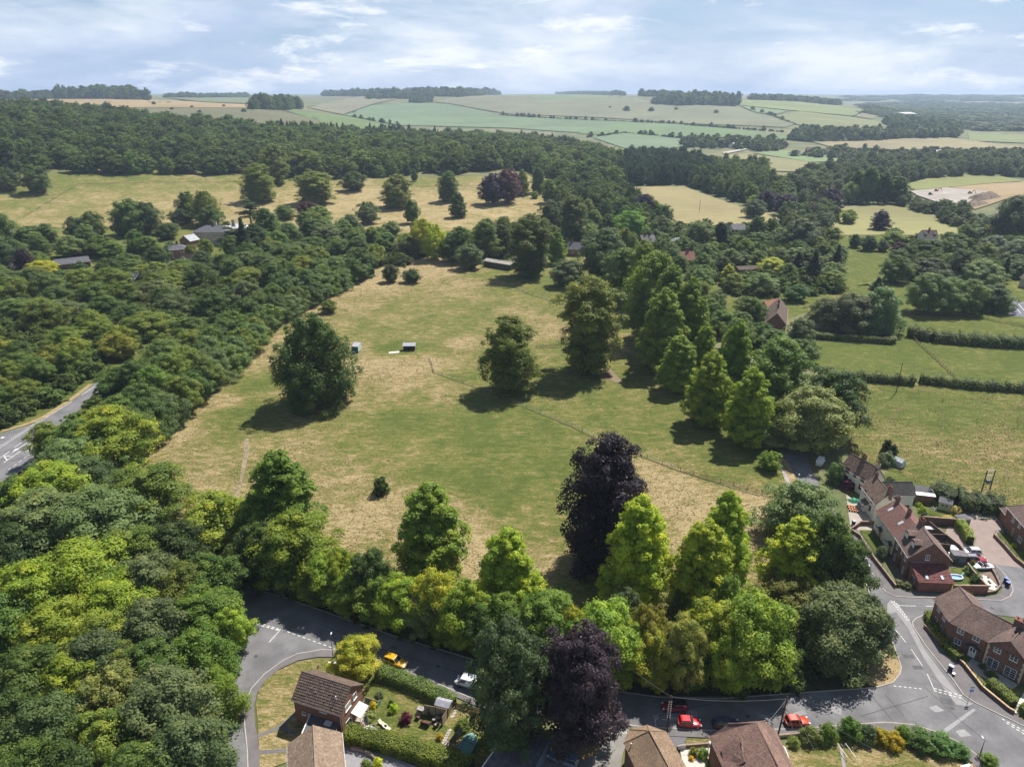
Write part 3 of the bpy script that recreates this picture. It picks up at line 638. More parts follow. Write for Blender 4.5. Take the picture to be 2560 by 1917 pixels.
def trunk_mesh(name, H, Rr, base, r0, seed, limbs=6):
    g = random.Random(seed); mb = MB()
    top = H * .9; pts = [(0, 0, -0.3), (0, 0, 0.3), (g.uniform(-.2, .2), g.uniform(-.2, .2), H * .3), (g.uniform(-.4, .4), g.uniform(-.4, .4), H * .6), (0, 0, top)]
    mb.tube(pts, [r0 * 1.35, r0, r0 * .75, r0 * .42, r0 * .08], 8)
    for i in range(limbs):
        z = H * g.uniform(max(.14, base), .62); a = 6.283 * i / limbs + g.uniform(-.4, .4); L = Rr * g.uniform(.55, .85)
        mb.tube([(0, 0, z), (math.cos(a) * L * .5, math.sin(a) * L * .5, z + L * .42), (math.cos(a) * L, math.sin(a) * L, z + L * g.uniform(.6, .95))], [r0 * .45, r0 * .28, r0 * .07], 5)
    return mb.mesh(name, BARK)
PROTO = {}
def proto(key, kind, H, Rr, base, nclump, per, leaf, r0, seeds, **kw):
    PROTO[key] = []
    for s in seeds:
        V, Q, v_ = crown_geo(kind, s, H, Rr, base, nclump, per, leaf, **kw)
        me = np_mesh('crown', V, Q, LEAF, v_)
        PROTO[key].append((me, trunk_mesh('trunk', H, Rr, base, r0, s), H, Rr))
proto('lime', 'lime', 26, 7.5, .05, 210, 110, .27, .45, (1, 2), csize=(.17, .28))
proto('cone', 'cone', 22, 6.2, .05, 290, 85, .22, .4, (3, 4), csize=(.13, .21), lump=.13)
proto('tall', 'tall', 32, 8.0, .05, 240, 110, .29, .55, (5, 6), csize=(.18, .30), lump=.3)
proto('round', 'round', 13, 5.6, .10, 125, 125, .19, .3, (7, 8, 9))
proto('broad', 'broad', 13, 6.5, .02, 150, 125, .20, .32, (10, 11, 12))
proto('plum', 'beech', 16, 6.5, .12, 210, 110, .18, .4, (41, 42), csize=(.13, .22))
proto('oak', 'broad', 28, 12.5, .03, 300, 110, .30, .7, (31,), csize=(.12, .20), droop=.15)
proto('beech', 'beech', 29, 8.0, .03, 230, 115, .27, .6, (13, 14), csize=(.16, .27), droop=.35)
proto('spruce', 'spruce', 18, 4.2, .04, 170, 45, .24, .28, (15, 16), csize=(.14, .24), flat_=.45, lump=.08)
proto('column', 'column', 18, 3.8, .06, 120, 60, .26, .28, (17,), csize=(.22, .36))
proto('bush', 'bush', 3.0, 1.9, .0, 50, 55, .125, .07, (18, 19), csize=(.24, .4))
def cedar_proto(key, seed):
    g = np.random.default_rng(seed); H = 22; P, nn, sz, vv = [], [], [], []
    for i in range(26):
        z = g.uniform(.3, .98) * H; a = g.uniform(0, 6.28); r = (1.15 - .75 * z / H) * 7 * g.uniform(.25, .8); w = g.uniform(1.6, 3.2) * (1.25 - .6 * z / H)
        n = 330; rr = np.sqrt(g.uniform(0, 1, n)) * w; aa = g.uniform(0, 6.28, n)
        P.append(np.stack([r * math.cos(a) + rr * np.cos(aa), r * math.sin(a) + rr * np.sin(aa), z - .10 * rr ** 1.5 + g.normal(0, .18, n)], 1))
        nn.append(unit(g.normal(size=(n, 3)) * .5 + np.array([0, 0, 1]))); sz.append(g.uniform(.2, .4, n)); vv.append(np.full(n, g.normal(1, .15)) + g.normal(0, .1, n))
    V, Q = diamonds(np.vstack(P), np.vstack(nn), np.concatenate(sz), g)
    PROTO[key] = [(np_mesh('crown', V, Q, LEAF, np.clip(np.concatenate(vv), .5, 1.5)), trunk_mesh('trunk', H, 6, .3, .5, seed, 10), H, 7.0)]
cedar_proto('cedar', 21)

DARK, MID, OLIVE, YG, YEL, ASH, PURP, COPP, ORNG, BRT, GREY, CREAM = (
    (.036, .060, .014), (.056, .092, .018), (.088, .118, .019), (.138, .185, .018), (.18, .205, .020), (.094, .132, .045), (.026, .016, .030), (.050, .020, .018), (.16, .16, .028), (.115, .165, .02), (.066, .088, .034), (.15, .18, .06))
KIND = {'plum': 'beech_tree', 'oak': 'oak_tree', 'lime': 'lime_tree', 'cone': 'lime_tree', 'tall': 'lime_tree', 'round': 'broadleaf_tree', 'broad': 'broadleaf_tree', 'beech': 'beech_tree', 'spruce': 'conifer_tree', 'column': 'conifer_tree', 'bush': 'shrub', 'cedar': 'cedar_tree'}
TREES = []          # (x, y, radius) of everything planted
CNT = {}
def plant(key, pos, H, Rr, col, label, group=None, cat=None, name=None, rz=None):
    me, tr, H0, R0 = rnd.choice(PROTO[key])
    rz = rnd.uniform(0, 6.28) if rz is None else rz
    if key != 'bush': Rr *= 1.1
    nm = name or KIND[key]
    if nm == 'broadleaf_tree': nm = 'copper_tree' if col[0] > col[1] * 1.25 and col[1] < .03 else ('ash_tree' if col[2] > .034 else ('maple_tree' if col[0] > .125 else nm))
    t = thing(nm, label, cat or ('shrub' if key == 'bush' else 'tree'), pos, rz, group)
    t.scale = (Rr / R0, Rr / R0, H / H0)
    b_ = link('stem' if key == 'bush' else 'trunk', tr, t)
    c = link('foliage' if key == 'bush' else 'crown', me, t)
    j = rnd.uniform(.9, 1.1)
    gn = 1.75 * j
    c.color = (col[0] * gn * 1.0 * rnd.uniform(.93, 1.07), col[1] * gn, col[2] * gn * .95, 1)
    TREES.append((pos[0], pos[1], Rr)); CNT[nm] = CNT.get(nm, 0) + 1
    return t
def top(key, px, py, H, wpx, col, label, group=None, **kw):
    """tree whose tip is seen at a pixel"""
    p = T(px, py, H); r_ = wpx / F_PX * depth(Vector((p.x, p.y, p.z + H * .5))) / 2
    for _ in range(60):
        qx, qy = toPx((p.x, p.y - r_ * .55, 0))
        if 560 < qx < 2190 and N_AT(qx) < qy < N_AT(qx) + 160 and py < 1700 and px > 590: p.y += .5
    c = Vector((p.x, p.y, p.z + H * .5)); return plant(key, p, H, wpx / F_PX * depth(c) / 2, col, label, group, **kw)
def foot(key, px, py, topy, wpx, col, label, group=None, **kw):
    p = T(px, py); H = ztop(p, topy) - p.z; c = Vector((p.x, p.y, p.z + H * .5)); return plant(key, p, H, wpx / F_PX * depth(c) / 2, col, label, group, **kw)

def N_AT(x): return float(np.interp(x, [p[0] for p in N_EDGE], [p[1] for p in N_EDGE]))
# --- single trees of the meadow
foot('oak', 795, 1010, 790, 186, (.040, .068, .014), 'large dark round oak standing alone in the straw-coloured west of the meadow', name='oak_tree')
foot('lime', 1275, 975, 792, 128, OLIVE, 'twin-topped lime tree in the meadow beside the wire fence corner')
foot('tall', 1468, 930, 692, 148, (.098, .118, .022), 'tallest lime tree with a lobed columnar crown in the middle of the meadow')
foot('beech', 1508, 1408, 1097, 190, (.017, .0125, .017), 'tall blackish purple copper beech in the meadow behind the roadside limes')
foot('bush', 953, 1235, 1193, 42, DARK, 'lone dark shrub in the open grass near the pyramidal limes', rz=0)
foot('round', 823, 782, 752, 42, OLIVE, 'small round bush on the dry path just behind the lone oak')
foot('round', 977, 705, 662, 40, DARK, 'small round thorn tree in dry grass, the darker leaved of two by the paddock corner')
foot('round', 1030, 706, 673, 44, DARK, 'small round thorn tree in dry grass, the wider of two by the paddock corner')
foot('round', 1418, 715, 650, 84, GREY, 'grey-green spreading tree at the head of the meadow beside a wire pole')
foot('round', 1525, 705, 672, 62, OLIVE, 'small olive tree behind the tallest meadow lime')
foot('tall', 1325, 690, 537, 104, (.07, .095, .02), 'broad double-crowned lime beside the long barn')
# --- pyramid limes along the south edge
for px, py, H, w, c, lb in [(683, 1125, 23, 180, (.085, .135, .017), 'dark green pyramidal lime above the road bend, westernmost of the roadside row'),
                            (1071, 1208, 22, 178, (.10, .145, .017), 'mid green pyramidal lime in the roadside row behind the yellow car'),
                            (1268, 1322, 20, 160, (.14, .19, .017), 'yellow-green pyramidal lime between the dark beech and the roadside row'),
                            (1609, 1238, 24, 165, (.15, .205, .016), 'bright lime tree overlapping the blackish purple beech'),
                            (1771, 1300, 22, 165, (.175, .215, .017), 'bright yellow-green pyramidal lime, lowest tip of the south-east trio'),
                            (1829, 1228, 24, 142, (.145, .195, .017), 'slender yellow-green lime at the back of the south-east trio'),
                            (2010, 1295, 18, 165, (.19, .22, .017), 'yellow-topped lime beside the terrace road')]:
    top('cone', px, py, H, w, c, lb)
# --- avenue on the east side of the meadow
AV = 'limes in the avenue along the east of the meadow'
for px, by, ty, w, c in [(1621, 850, 628, 120, OLIVE), (1665, 880, 660, 112, OLIVE), (1650, 925, 720, 118, (.105, .135, .02)), (1713, 900, 693, 104, OLIVE), (1690, 975, 838, 95, (.115, .155, .02)), (1752, 960, 808, 70, (.13, .165, .02)),
                         (1822, 1010, 796, 98, (.11, .15, .02)), (1765, 1060, 876, 112, (.15, .19, .018)), (1862, 1108, 918, 118, (.15, .19, .018)), (1560, 760, 620, 110, (.07, .10, .02)), (1600, 790, 600, 96, OLIVE)]:
    foot('cone' if px not in (1621, 1560) else 'lime', px, by, ty, w * 1.0, (c[0] * .95, c[1] * 1.06, c[2]), 'tall lime tree in the avenue along the grassy east side of the meadow', AV)
top('lime', 1957, 848, 24, 140, (.07, .12, .02), 'feathery poplar-like green tree behind the last avenue limes')
top('round', 2052, 976, 18, 165, CREAM, 'large tree with a crown covered in cream blossom above the white cottages')
top('round', 2092, 925, 20, 160, DARK, 'large dark tree right behind the cream-blossomed one')
top('round', 1925, 1068, 6, 85, ASH, 'silvery green bush at the foot of the end avenue lime')
top('round', 1930, 1130, 5, 52, (.12, .18, .02), 'small bright bush beside the shaded lane')
top('broad', 2014, 1214, 13, 185, ASH, 'wide soft grey-green ash tree between the lane and the yard')
top('round', 2085, 1290, 19, 130, (.055, .09, .018), 'dark green tree close behind the yellow-topped lime by the terrace road')
top('round', 2126, 1352, 15, 130, DARK, 'dark round tree overhanging the parked white car')
top('broad', 1985, 1440, 9, 165, (.10, .10, .02), 'brown-tinged feathery yew beneath the yellow-topped lime')
top('broad', 2120, 1480, 13.5, 215, (.066, .088, .034), 'broad dull grey-green weeping tree at the point of the junction')
top('round', 2190, 1500, 12, 100, (.05, .07, .03), 'dark narrow tree at the junction verge behind the weeping one')
# --- roadside belt
BELT = 'mixed trees in the roadside belt south of the meadow'
for key, px, py, H, w, c in [
    ('round', 729, 1295, 13, 185, (.13, .165, .017)), ('round', 640, 1310, 11, 130, MID), ('round', 851, 1372, 10, 95, YG), ('round', 920, 1380, 11, 110, DARK), ('round', 800, 1400, 9, 110, (.11, .16, .017)), ('round', 996, 1450, 9, 125, YG), ('round', 940, 1450, 8, 110, (.08, .12, .017)),
    ('round', 1088, 1432, 11, 120, YEL), ('round', 1158, 1459, 11, 130, (.11, .165, .017)), ('round', 1060, 1500, 8, 110, ASH), ('round', 1366, 1493, 11, 165, (.08, .135, .02)), ('round', 1517, 1512, 12, 175, BRT), ('round', 1436, 1520, 10, 90, (.17, .18, .02)),
    ('round', 1626, 1515, 11, 100, ORNG), ('round', 1795, 1508, 12, 150, YEL), ('round', 1725, 1568, 12, 105, (.18, .195, .045)), ('round', 1904, 1492, 14, 190, BRT), ('round', 1560, 1590, 10, 130, YG), ('round', 1650, 1620, 9, 120, (.16, .18, .02)), ('round', 1840, 1600, 10, 120, YG),
    ('round', 1250, 1520, 10, 130, (.08, .13, .018)), ('round', 1200, 1530, 9, 110, MID), ('round', 1830, 1440, 11, 90, (.10, .15, .03)), ('round', 1570, 1475, 9, 90, GREY), ('round', 860, 1440, 8, 110, (.09, .14, .018)), ('round', 780, 1450, 7, 90, MID), ('round', 1130, 1540, 8, 110, (.09, .13, .018)), ('round', 700, 1400, 8, 100, MID), ('round', 1320, 1580, 9, 120, MID), ('round', 1450, 1600, 9, 120, (.09, .15, .018)),
    ('round', 1740, 1640, 8, 110, MID), ('round', 1960, 1600, 9, 110, MID), ('round', 610, 1390, 8, 90, DARK)]:
    hue = 'yellow' if c in (YEL, YG) else ('orange-tinged' if c == ORNG else ('bright green' if c == BRT else ('green' if c[1] > .1 else 'dark green')))
    top(key, px, py, H * 1.22, w, c, f'{hue} rounded tree in the roadside belt south of the meadow', f'{hue} trees in the roadside belt')
top('spruce', 1696, 1470, 10, 66, (.075, .085, .025), 'small pointed conifer between two yellow trees of the roadside belt')
foot('plum', 1272, 1860, 1568, 195, (.055, .078, .03), 'dull green feathery yew next to the purple tree on the near side of the road', name='yew_tree')
foot('plum', 1440, 1850, 1574, 208, (.036, .027, .034), 'grey-purple plum-leaved beech on the near side of the road')
foot('round', 893, 1688, 1600, 112, (.21, .225, .022), 'bright yellow maple in front of the brick house beside the yellow car')
# --- wood at the bottom left
for key, px, py, H, w, c in [
    ('broad', 113, 1166, 13, 200, YG), ('broad', 89, 1240, 15, 260, ASH), ('broad', 232, 1230, 15, 230, ASH), ('round', 355, 1172, 14, 190, OLIVE), ('round', 538, 1240, 12, 170, (.13, .16, .02)), ('broad', 424, 1312, 12, 165, DARK), ('round', 316, 1327, 13, 150, OLIVE),
    ('broad', 192, 1364, 15, 240, YG), ('broad', 64, 1414, 15, 230, YG), ('broad', 355, 1394, 13, 175, GREY), ('round', 518, 1389, 12, 140, MID), ('round', 454, 1414, 12, 130, OLIVE), ('round', 493, 1483, 11, 160, (.08, .13, .02)), ('broad', 365, 1507, 13, 190, GREY), ('round', 566, 1522, 9, 105, BRT),
    ('broad', 217, 1596, 13, 190, GREY), ('broad', 59, 1631, 13, 210, MID), ('round', 163, 1645, 12, 165, YG), ('round', 375, 1616, 12, 170, MID), ('broad', 480, 1583, 11, 170, (.08, .13, .018)), ('round', 266, 1680, 12, 170, (.11, .115, .03)), ('broad', 528, 1682, 10, 125, BRT), ('broad', 400, 1692, 14, 240, GREY),
    ('broad', 89, 1764, 13, 210, (.05, .08, .025)), ('round', 247, 1784, 12, 185, OLIVE), ('broad', 446, 1808, 12, 205, GREY), ('broad', 44, 1868, 12, 190, MID), ('broad', 160, 1875, 12, 190, DARK), ('broad', 330, 1880, 12, 200, MID), ('broad', -40, 1500, 14, 200, MID), ('broad', 0, 1320, 13, 190, DARK), ('round', 20, 1200, 11, 130, MID),
    ('round', 120, 1520, 12, 190, (.13, .16, .018)), ('round', 280, 1450, 12, 180, YG), ('round', 250, 1540, 12, 150, (.12, .15, .02)), ('round', 300, 1620, 11, 140, OLIVE), ('broad', 10, 1740, 12, 170, DARK)]:
    hue = 'yellow-green' if c == YG else ('pale grey-green' if c in (ASH, GREY) else ('bright green' if c == BRT else ('olive' if c in (OLIVE,) else 'green')))
    top(key, px, py, H, w, c, f'{hue} broadleaf tree in the dense wood west of the side road', f'{hue} trees in the wood west of the side road')
# --- belt between main road and meadow: hand-set leading trees
for key, px, py, H, w, c, lb in [
    ('broad', 265, 1022, 15, 190, (.135, .16, .018), 'large yellow-green tree with a dead limb beside the main road'), ('round', 160, 1100, 12, 130, ASH, 'grey-green tree beside the main road markings'), ('round', 110, 1060, 11, 90, OLIVE, 'olive tree at the kerb of the main road'), ('round', 300, 915, 10, 110, MID, 'green tree hiding the main road where it bends away'), ('broad', 215, 1150, 11, 140, (.06, .09, .03), 'dark tree south of the main road at the meadow gate')]:
    top(key, px, py, H, w, c, lb)
# ------------------------------------------------------------ areas filled with trees
ROADKEEP = [[G(*p) for p in po] for po in ([(-60, 1105), (60, 1066), (170, 1008), (232, 960), (236, 985), (150, 1066), (110, 1110), (70, 1170), (-60, 1245)], [(1945, 1130), (2140, 1440), (2180, 1440), (2020, 1130)])]
def hue_of(c): return 'yellowish' if c[0] > .125 else ('grey-green' if c[2] > .034 else ('olive' if c[0] > .08 else ('dark green' if c[1] < .07 else 'green')))
def fill(poly, spacing, Hs, Rs, keys, cols, label, group, kmax=400, keep=0.62, clear=None):
    P = [T(*p) for p in poly]; xs = [p.x for p in P]; ys = [p.y for p in P]; n = 0
    tries = int((max(xs) - min(xs)) * (max(ys) - min(ys)) / spacing ** 2 * 9)
    for _ in range(tries):
        x, y = rnd.uniform(min(xs), max(xs)), rnd.uniform(min(ys), max(ys))
        if not inside(x, y, P): continue
        Rr = rnd.uniform(*Rs)
        if any((x - a) ** 2 + (y - b_) ** 2 < (max(r + Rr, spacing) * keep) ** 2 for a, b_, r in TREES): continue
        if any(inside(x + dx * Rr, y + dy * Rr, k) for k in ROADKEEP for dx in (-.8, 0, .8) for dy in (-.8, 0, .8)): continue
        if clear:
            sx, sy = toPx((x, y, 4))
            if any(a < sx < c and b_ < sy < d for a, b_, c, d in clear): continue
        cc = rnd.choice(cols); Hh = rnd.uniform(*Hs); sz = 'small' if Rr < Rs[0] + (Rs[1] - Rs[0]) * .33 else ('large' if Rr > Rs[0] + (Rs[1] - Rs[0]) * .67 else 'middling')
        plant(rnd.choice(keys), (x, y, hgt(x, y)), Hh, Rr, cc, f'{sz} {hue_of(cc)} {label}', f'{sz} {hue_of(cc)} trees, {group}'); n += 1
        if n >= kmax: break
    return n
WOODC = [(.07, .108, .022), (.05, .08, .018), MID, OLIVE, (.085, .11, .04), (.075, .112, .028), (.095, .125, .022), (.06, .095, .022)]
EDGE = [G(*p) for p in ((330, 1165), (385, 1122), (455, 1062), (520, 1010), (590, 945), (650, 880), (700, 830), (750, 790), (850, 735), (930, 692))]
BC = [(.070, .112, .022), (.085, .125, .030), (.060, .098, .026), (.095, .125, .022), (.050, .085, .020), (.078, .118, .040)]
acc = 0.0; nb = 0
for off, gap, Hr, lab in ((5.0, 8.0, (9.5, 12.5), 'in the front row of the belt on the meadow edge'), (14.0, 9.5, (11, 14.5), 'in the second row of the belt behind the meadow edge')):
    acc = 0.0
    for i in range(len(EDGE) - 1):
        a, b_ = EDGE[i], EDGE[i + 1]; L = (b_ - a).length; d = (b_ - a).normalized(); n_ = Vector((-d.y, d.x, 0))
        while acc < L:
            p = a + d * acc + n_ * (off + rnd.uniform(-1.5, 1.5)); acc += gap * rnd.uniform(.8, 1.2)
            if any(inside(p.x + dx, p.y, k) for k in ROADKEEP for dx in (-4, 4)): continue
            cc = rnd.choice(BC); plant(rnd.choice(['round', 'broad']), p, rnd.uniform(*Hr), rnd.uniform(5.0, 6.6), cc, f'{hue_of(cc)} rounded tree {lab}', f'{hue_of(cc)} trees {lab}'); nb += 1
        acc -= L
n1 = fill([(330, 1130), (440, 1040), (545, 960), (640, 860), (725, 790), (850, 722), (930, 690), (880, 655), (740, 680), (560, 770), (420, 870), (260, 980), (180, 1050), (120, 1120), (160, 1200)], 8.0, (9, 14), (5.0, 7.6), ['round', 'broad', 'round'], WOODC + [(.11, .13, .02)],
          'tree in the belt between main road and meadow', 'belt between main road and meadow', 14, .56)
n2 = fill([(-60, 1080), (60, 1050), (160, 995), (225, 950), (330, 880), (250, 820), (100, 840), (-60, 880)], 9, (8, 11), (4.5, 6.0), ['round', 'broad'], [(.115, .135, .02), (.13, .145, .02), OLIVE, MID, (.10, .125, .02)],
          'tree on the far bank of the main road', 'far bank of the main road', 18)
n3 = fill([(250, 815), (340, 875), (480, 790), (640, 720), (760, 670), (880, 650), (820, 600), (600, 640), (450, 690), (250, 730), (-60, 740), (-60, 870), (100, 835)], 11, (9, 14), (6, 10), ['broad', 'round', 'broad'], WOODC,
          'spreading tree in the wood behind the main road', 'wood behind the main road', 44, .58)
print('fill', n1, n2, n3)
# --- parkland, manor grounds
PK = 'parkland trees on the dry slope below the wood'
for key, px, by, ty, w, c, lb in [
    ('lime', 648, 505, 408, 78, (.09, .115, .022), 'tall lobed lime on the tan park slope above the cedar'), ('lime', 690, 462, 360, 66, (.085, .11, .022), 'tall lime at the wood edge above the park slope'), ('tall', 790, 510, 430, 96, (.085, .108, .022), 'wide pale green lime in the park beside a copper shrub'), ('round', 765, 440, 376, 92, OLIVE, 'round olive tree at the wood edge above the wide park lime'),
    ('lime', 994, 520, 437, 74, (.095, .115, .025), 'bushy lime alone on the tan park grass'), ('lime', 1122, 505, 428, 50, (.06, .09, .02), 'pointed park tree inside a round rail fence'), ('cone', 1146, 545, 480, 44, (.055, .085, .022), 'narrow dark tree at the foot of the tan park slope'),
    ('round', 1230, 512, 434, 62, (.026, .016, .03), 'dark purple copper beech, the darker of a pair on the park slope'), ('round', 1268, 508, 424, 66, (.050, .022, .024), 'reddish copper beech, the redder of a pair on the park slope'), ('column', 1305, 490, 424, 34, (.10, .14, .03), 'pale green columnar tree right of the copper beeches'), ('lime', 1345, 485, 418, 36, (.06, .085, .025), 'slim tree at the wood edge beside the columnar one'),
    ('round', 1372, 510, 450, 40, OLIVE, 'small olive tree in the park below the slim one'), ('round', 1337, 498, 478, 18, BRT, 'tiny bright sapling on the park grass'), ('round', 1036, 455, 424, 16, MID, 'small sapling on the upper park grass'),
    ('round', 98, 485, 412, 66, (.055, .078, .022), 'dark twin-stemmed oak on the upper left park grass'), ('round', 18, 478, 420, 60, (.05, .075, .022), 'dark oak clump at the upper left park edge'), ('round', 330, 590, 498, 80, (.055, .088, .02), 'tall oak clump in the manor park'), ('round', 372, 585, 505, 70, (.05, .08, .022), 'second oak of the manor park clump'), ('round', 316, 590, 540, 60, ASH, 'pale willow in front of the manor oak clump'), ('round', 420, 588, 558, 56, (.085, .11, .03), 'low rounded bush at the end of the manor oak clump'),
    ('round', 195, 602, 542, 46, GREY, 'grey-green tree of a pair in front of the manor field'), ('round', 238, 602, 530, 58, (.06, .085, .02), 'round-headed tree of a pair in front of the manor field'), ('round', 476, 555, 480, 50, MID, 'dark green tree behind the manor'), ('round', 520, 565, 478, 72, (.10, .13, .02), 'light green tree behind the manor roof'), ('round', 455, 562, 522, 54, DARK, 'dark holly behind the manor lawn'), ('round', 530, 585, 516, 56, MID, 'green tree beside the manor chimneys'),
    ('cedar', 630, 570, 486, 66, (.06, .085, .025), 'tall layered cedar on the park edge above the manor'), ('cedar', 590, 640, 552, 88, (.035, .055, .022), 'flat-topped dark cedar in front of the manor house'), ('spruce', 615, 655, 545, 62, (.022, .04, .016), 'very dark pointed conifer beside the manor cedar'), ('round', 770, 540, 504, 50, COPP, 'copper-red round tree at the park edge'), ('round', 712, 550, 514, 50, MID, 'dark green round tree left of the copper-red one'), ('round', 800, 575, 516, 70, (.11, .14, .03), 'wide light green tree below the copper-red one'),
    ('round', 885, 478, 430, 60, DARK, 'dark tree at the foot of the wood above the park'), ('round', 920, 560, 505, 56, GREY, 'grey-green tree at the park edge above the meadow wood'), ('round', 1030, 560, 500, 40, MID, 'green tree at the park edge behind the yellow-green crown'),
    ('round', 1060, 640, 547, 60, (.22, .235, .022), 'golden yellow tree among the dark trees north of the paddock'), ('round', 1085, 650, 560, 56, (.19, .23, .02), 'yellow-green tree leaning on the golden one'), ('round', 70, 690, 622, 44, (.03, .02, .026), 'dark plum tree near the left-hand slate roof'), ('broad', 110, 695, 652, 76, (.22, .235, .022), 'bright yellow-green acacia in front of the long slate roof'), ('broad', 0, 640, 528, 110, MID, 'big rounded tree at the left edge above the slate roofs'), ('broad', 20, 680, 592, 100, (.06, .095, .03), 'wide green tree in front of the left-hand slate roof'),
    ('round', 640, 640, 560, 70, DARK, 'dark tree right of the manor conifer'), ('lime', 668, 600, 520, 60, MID, 'tall green tree between manor and park'), ('round', 420, 600, 560, 50, DARK, 'dark tree on the manor lawn edge'),
    ('round', 250, 640, 590, 70, MID, 'tree beside the long slate roof'), ('round', 400, 680, 618, 60, DARK, 'dark clipped tree by the manor hedge'), ('round', 430, 640, 603, 30, ASH, 'small variegated tree at the corner of the brick wing'), ('round', 483, 665, 612, 40, (.10, .12, .02), 'olive tree in front of the brick wing'), ('round', 518, 640, 597, 34, BRT, 'bright green tree in front of the manor'), ('round', 510, 680, 628, 50, GREY, 'grey-green tree in the stable yard'), ('round', 560, 685, 636, 62, (.05, .085, .018), 'dark green tree in front of the stable gable')]:
    foot(key, px, by, ty, w, c, lb)
# --- trees north of the meadow and through the village
VG = 'village trees beyond the meadow'
NAMED = [('round', 905, 690, 620, 70, DARK, 'x'), ('round', 1130, 655, 590, 66, MID, 'x'), ('lime', 1155, 655, 565, 60, MID, 'x'), ('lime', 1215, 650, 552, 66, (.07, .10, .022), 'x'), ('lime', 1255, 640, 560, 54, DARK, 'x'), ('cone', 1390, 660, 576, 46, BRT, 'x'), ('round', 1505, 700, 572, 116, (.04, .068, .022), 'x'), ('round', 1560, 650, 570, 60, (.09, .12, .022), 'x'), ('round', 1175, 672, 612, 64, GREY, 'x'),
         ('lime', 1430, 600, 490, 66, (.07, .09, .024), 'x'), ('round', 1380, 580, 500, 70, (.05, .075, .022), 'x'), ('round', 1575, 600, 528, 76, (.075, .15, .02), 'x'), ('round', 1610, 545, 486, 52, PURP, 'x'), ('round', 1520, 540, 470, 60, MID, 'x'), ('round', 1650, 600, 540, 50, GREY, 'x'), ('round', 1900, 735, 683, 68, ASH, 'x'), ('round', 1990, 752, 712, 56, (.05, .10, .03), 'x'), ('broad', 2190, 832, 720, 104, (.085, .125, .05), 'x'), ('broad', 2120, 830, 735, 110, (.075, .085, .04), 'x'), ('broad', 2060, 812, 745, 80, (.075, .09, .035), 'x'),
         ('round', 2310, 780, 683, 92, (.09, .135, .045), 'x'), ('round', 2360, 782, 696, 80, (.085, .125, .04), 'x'), ('round', 2415, 782, 700, 76, (.095, .14, .045), 'x'), ('broad', 2480, 775, 710, 86, (.06, .08, .03), 'x'), ('round', 2235, 705, 640, 70, MID, 'x'), ('broad', 2320, 700, 645, 100, (.05, .07, .025), 'x'), ('round', 2395, 690, 624, 52, GREY, 'x'), ('broad', 2450, 705, 652, 90, (.085, .12, .04), 'x'), ('spruce', 2508, 700, 640, 34, DARK, 'x'), ('spruce', 2192, 725, 692, 40, DARK, 'x'),
         ('spruce', 1990, 690, 628, 60, (.02, .038, .016), 'x'), ('spruce', 2030, 700, 622, 56, (.022, .04, .017), 'x'), ('spruce', 2085, 695, 612, 48, (.022, .04, .018), 'x'), ('column', 1818, 710, 660, 34, (.24, .24, .03), 'x'), ('round', 1928, 690, 645, 60, (.20, .23, .03), 'x'), ('round', 2170, 628, 590, 40, DARK, 'x'), ('round', 2135, 620, 586, 30, DARK, 'x'), ('round', 2245, 640, 606, 36, COPP, 'x'), ('round', 2230, 612, 578, 56, (.15, .19, .03), 'x'), ('round', 2205, 630, 600, 28, GREY, 'x'),
         ('column', 2198, 575, 524, 44, (.026, .019, .034), 'x'), ('round', 1960, 540, 486, 54, PURP, 'x'), ('round', 1912, 525, 476, 46, PURP, 'x'), ('round', 2075, 530, 472, 52, PURP, 'x'), ('round', 2120, 560, 524, 40, (.12, .15, .03), 'x'), ('round', 1885, 545, 500, 54, (.05, .075, .03), 'x'), ('round', 1885, 520, 488, 36, BRT, 'x'), ('lime', 2165, 510, 415, 44, MID, 'x'), ('lime', 2200, 510, 430, 46, DARK, 'x'), ('lime', 2240, 510, 440, 50, MID, 'x'), ('lime', 2140, 505, 425, 46, MID, 'x'), ('round', 2120, 510, 455, 40, ASH, 'x'),
         ('round', 1760, 610, 548, 46, (.04, .07, .025), 'x'), ('lime', 1800, 620, 555, 40, (.022, .04, .018), 'x'), ('round', 1890, 600, 540, 46, MID, 'x'), ('round', 1926, 600, 545, 36, MID, 'x'), ('broad', 2000, 620, 548, 92, (.07, .10, .045), 'x'), ('broad', 1745, 620, 552, 70, ASH, 'x'), ('broad', 2520, 600, 490, 90, (.05, .072, .035), 'x'), ('broad', 2470, 590, 540, 70, GREY, 'x'), ('round', 2400, 545, 500, 36, GREY, 'x'), ('broad', 2540, 660, 600, 80, (.11, .14, .075), 'x'), ('broad', 2480, 640, 590, 70, (.10, .13, .07), 'x')]
for key, px, by, ty, w, c, lb in NAMED:
    hue = 'dark purple' if c == PURP or c == (.026, .019, .034) else ('copper-red' if c == COPP else ('yellow' if c[0] > .19 else ('pale grey-green' if c[2] > .035 else ('dark green' if c[1] < .08 else 'light green'))))
    shp = {'spruce': 'conifer', 'column': 'columnar tree', 'lime': 'tall tree', 'cone': 'tall tree'}.get(key, 'rounded tree')
    foot(key, px, by, ty, w, c, f'{hue} {shp} among the village gardens beyond the meadow', f'{hue} {shp}s of the village')
n4 = fill([(1690, 700), (1800, 870), (1950, 930), (2040, 900), (1930, 800), (1850, 720), (1740, 660), (1640, 620)], 8.5, (8, 12), (4.5, 6), ['round', 'broad'], WOODC + [GREY], 'tree in the dense belt behind the lime avenue', 'behind the lime avenue', 24, .55)
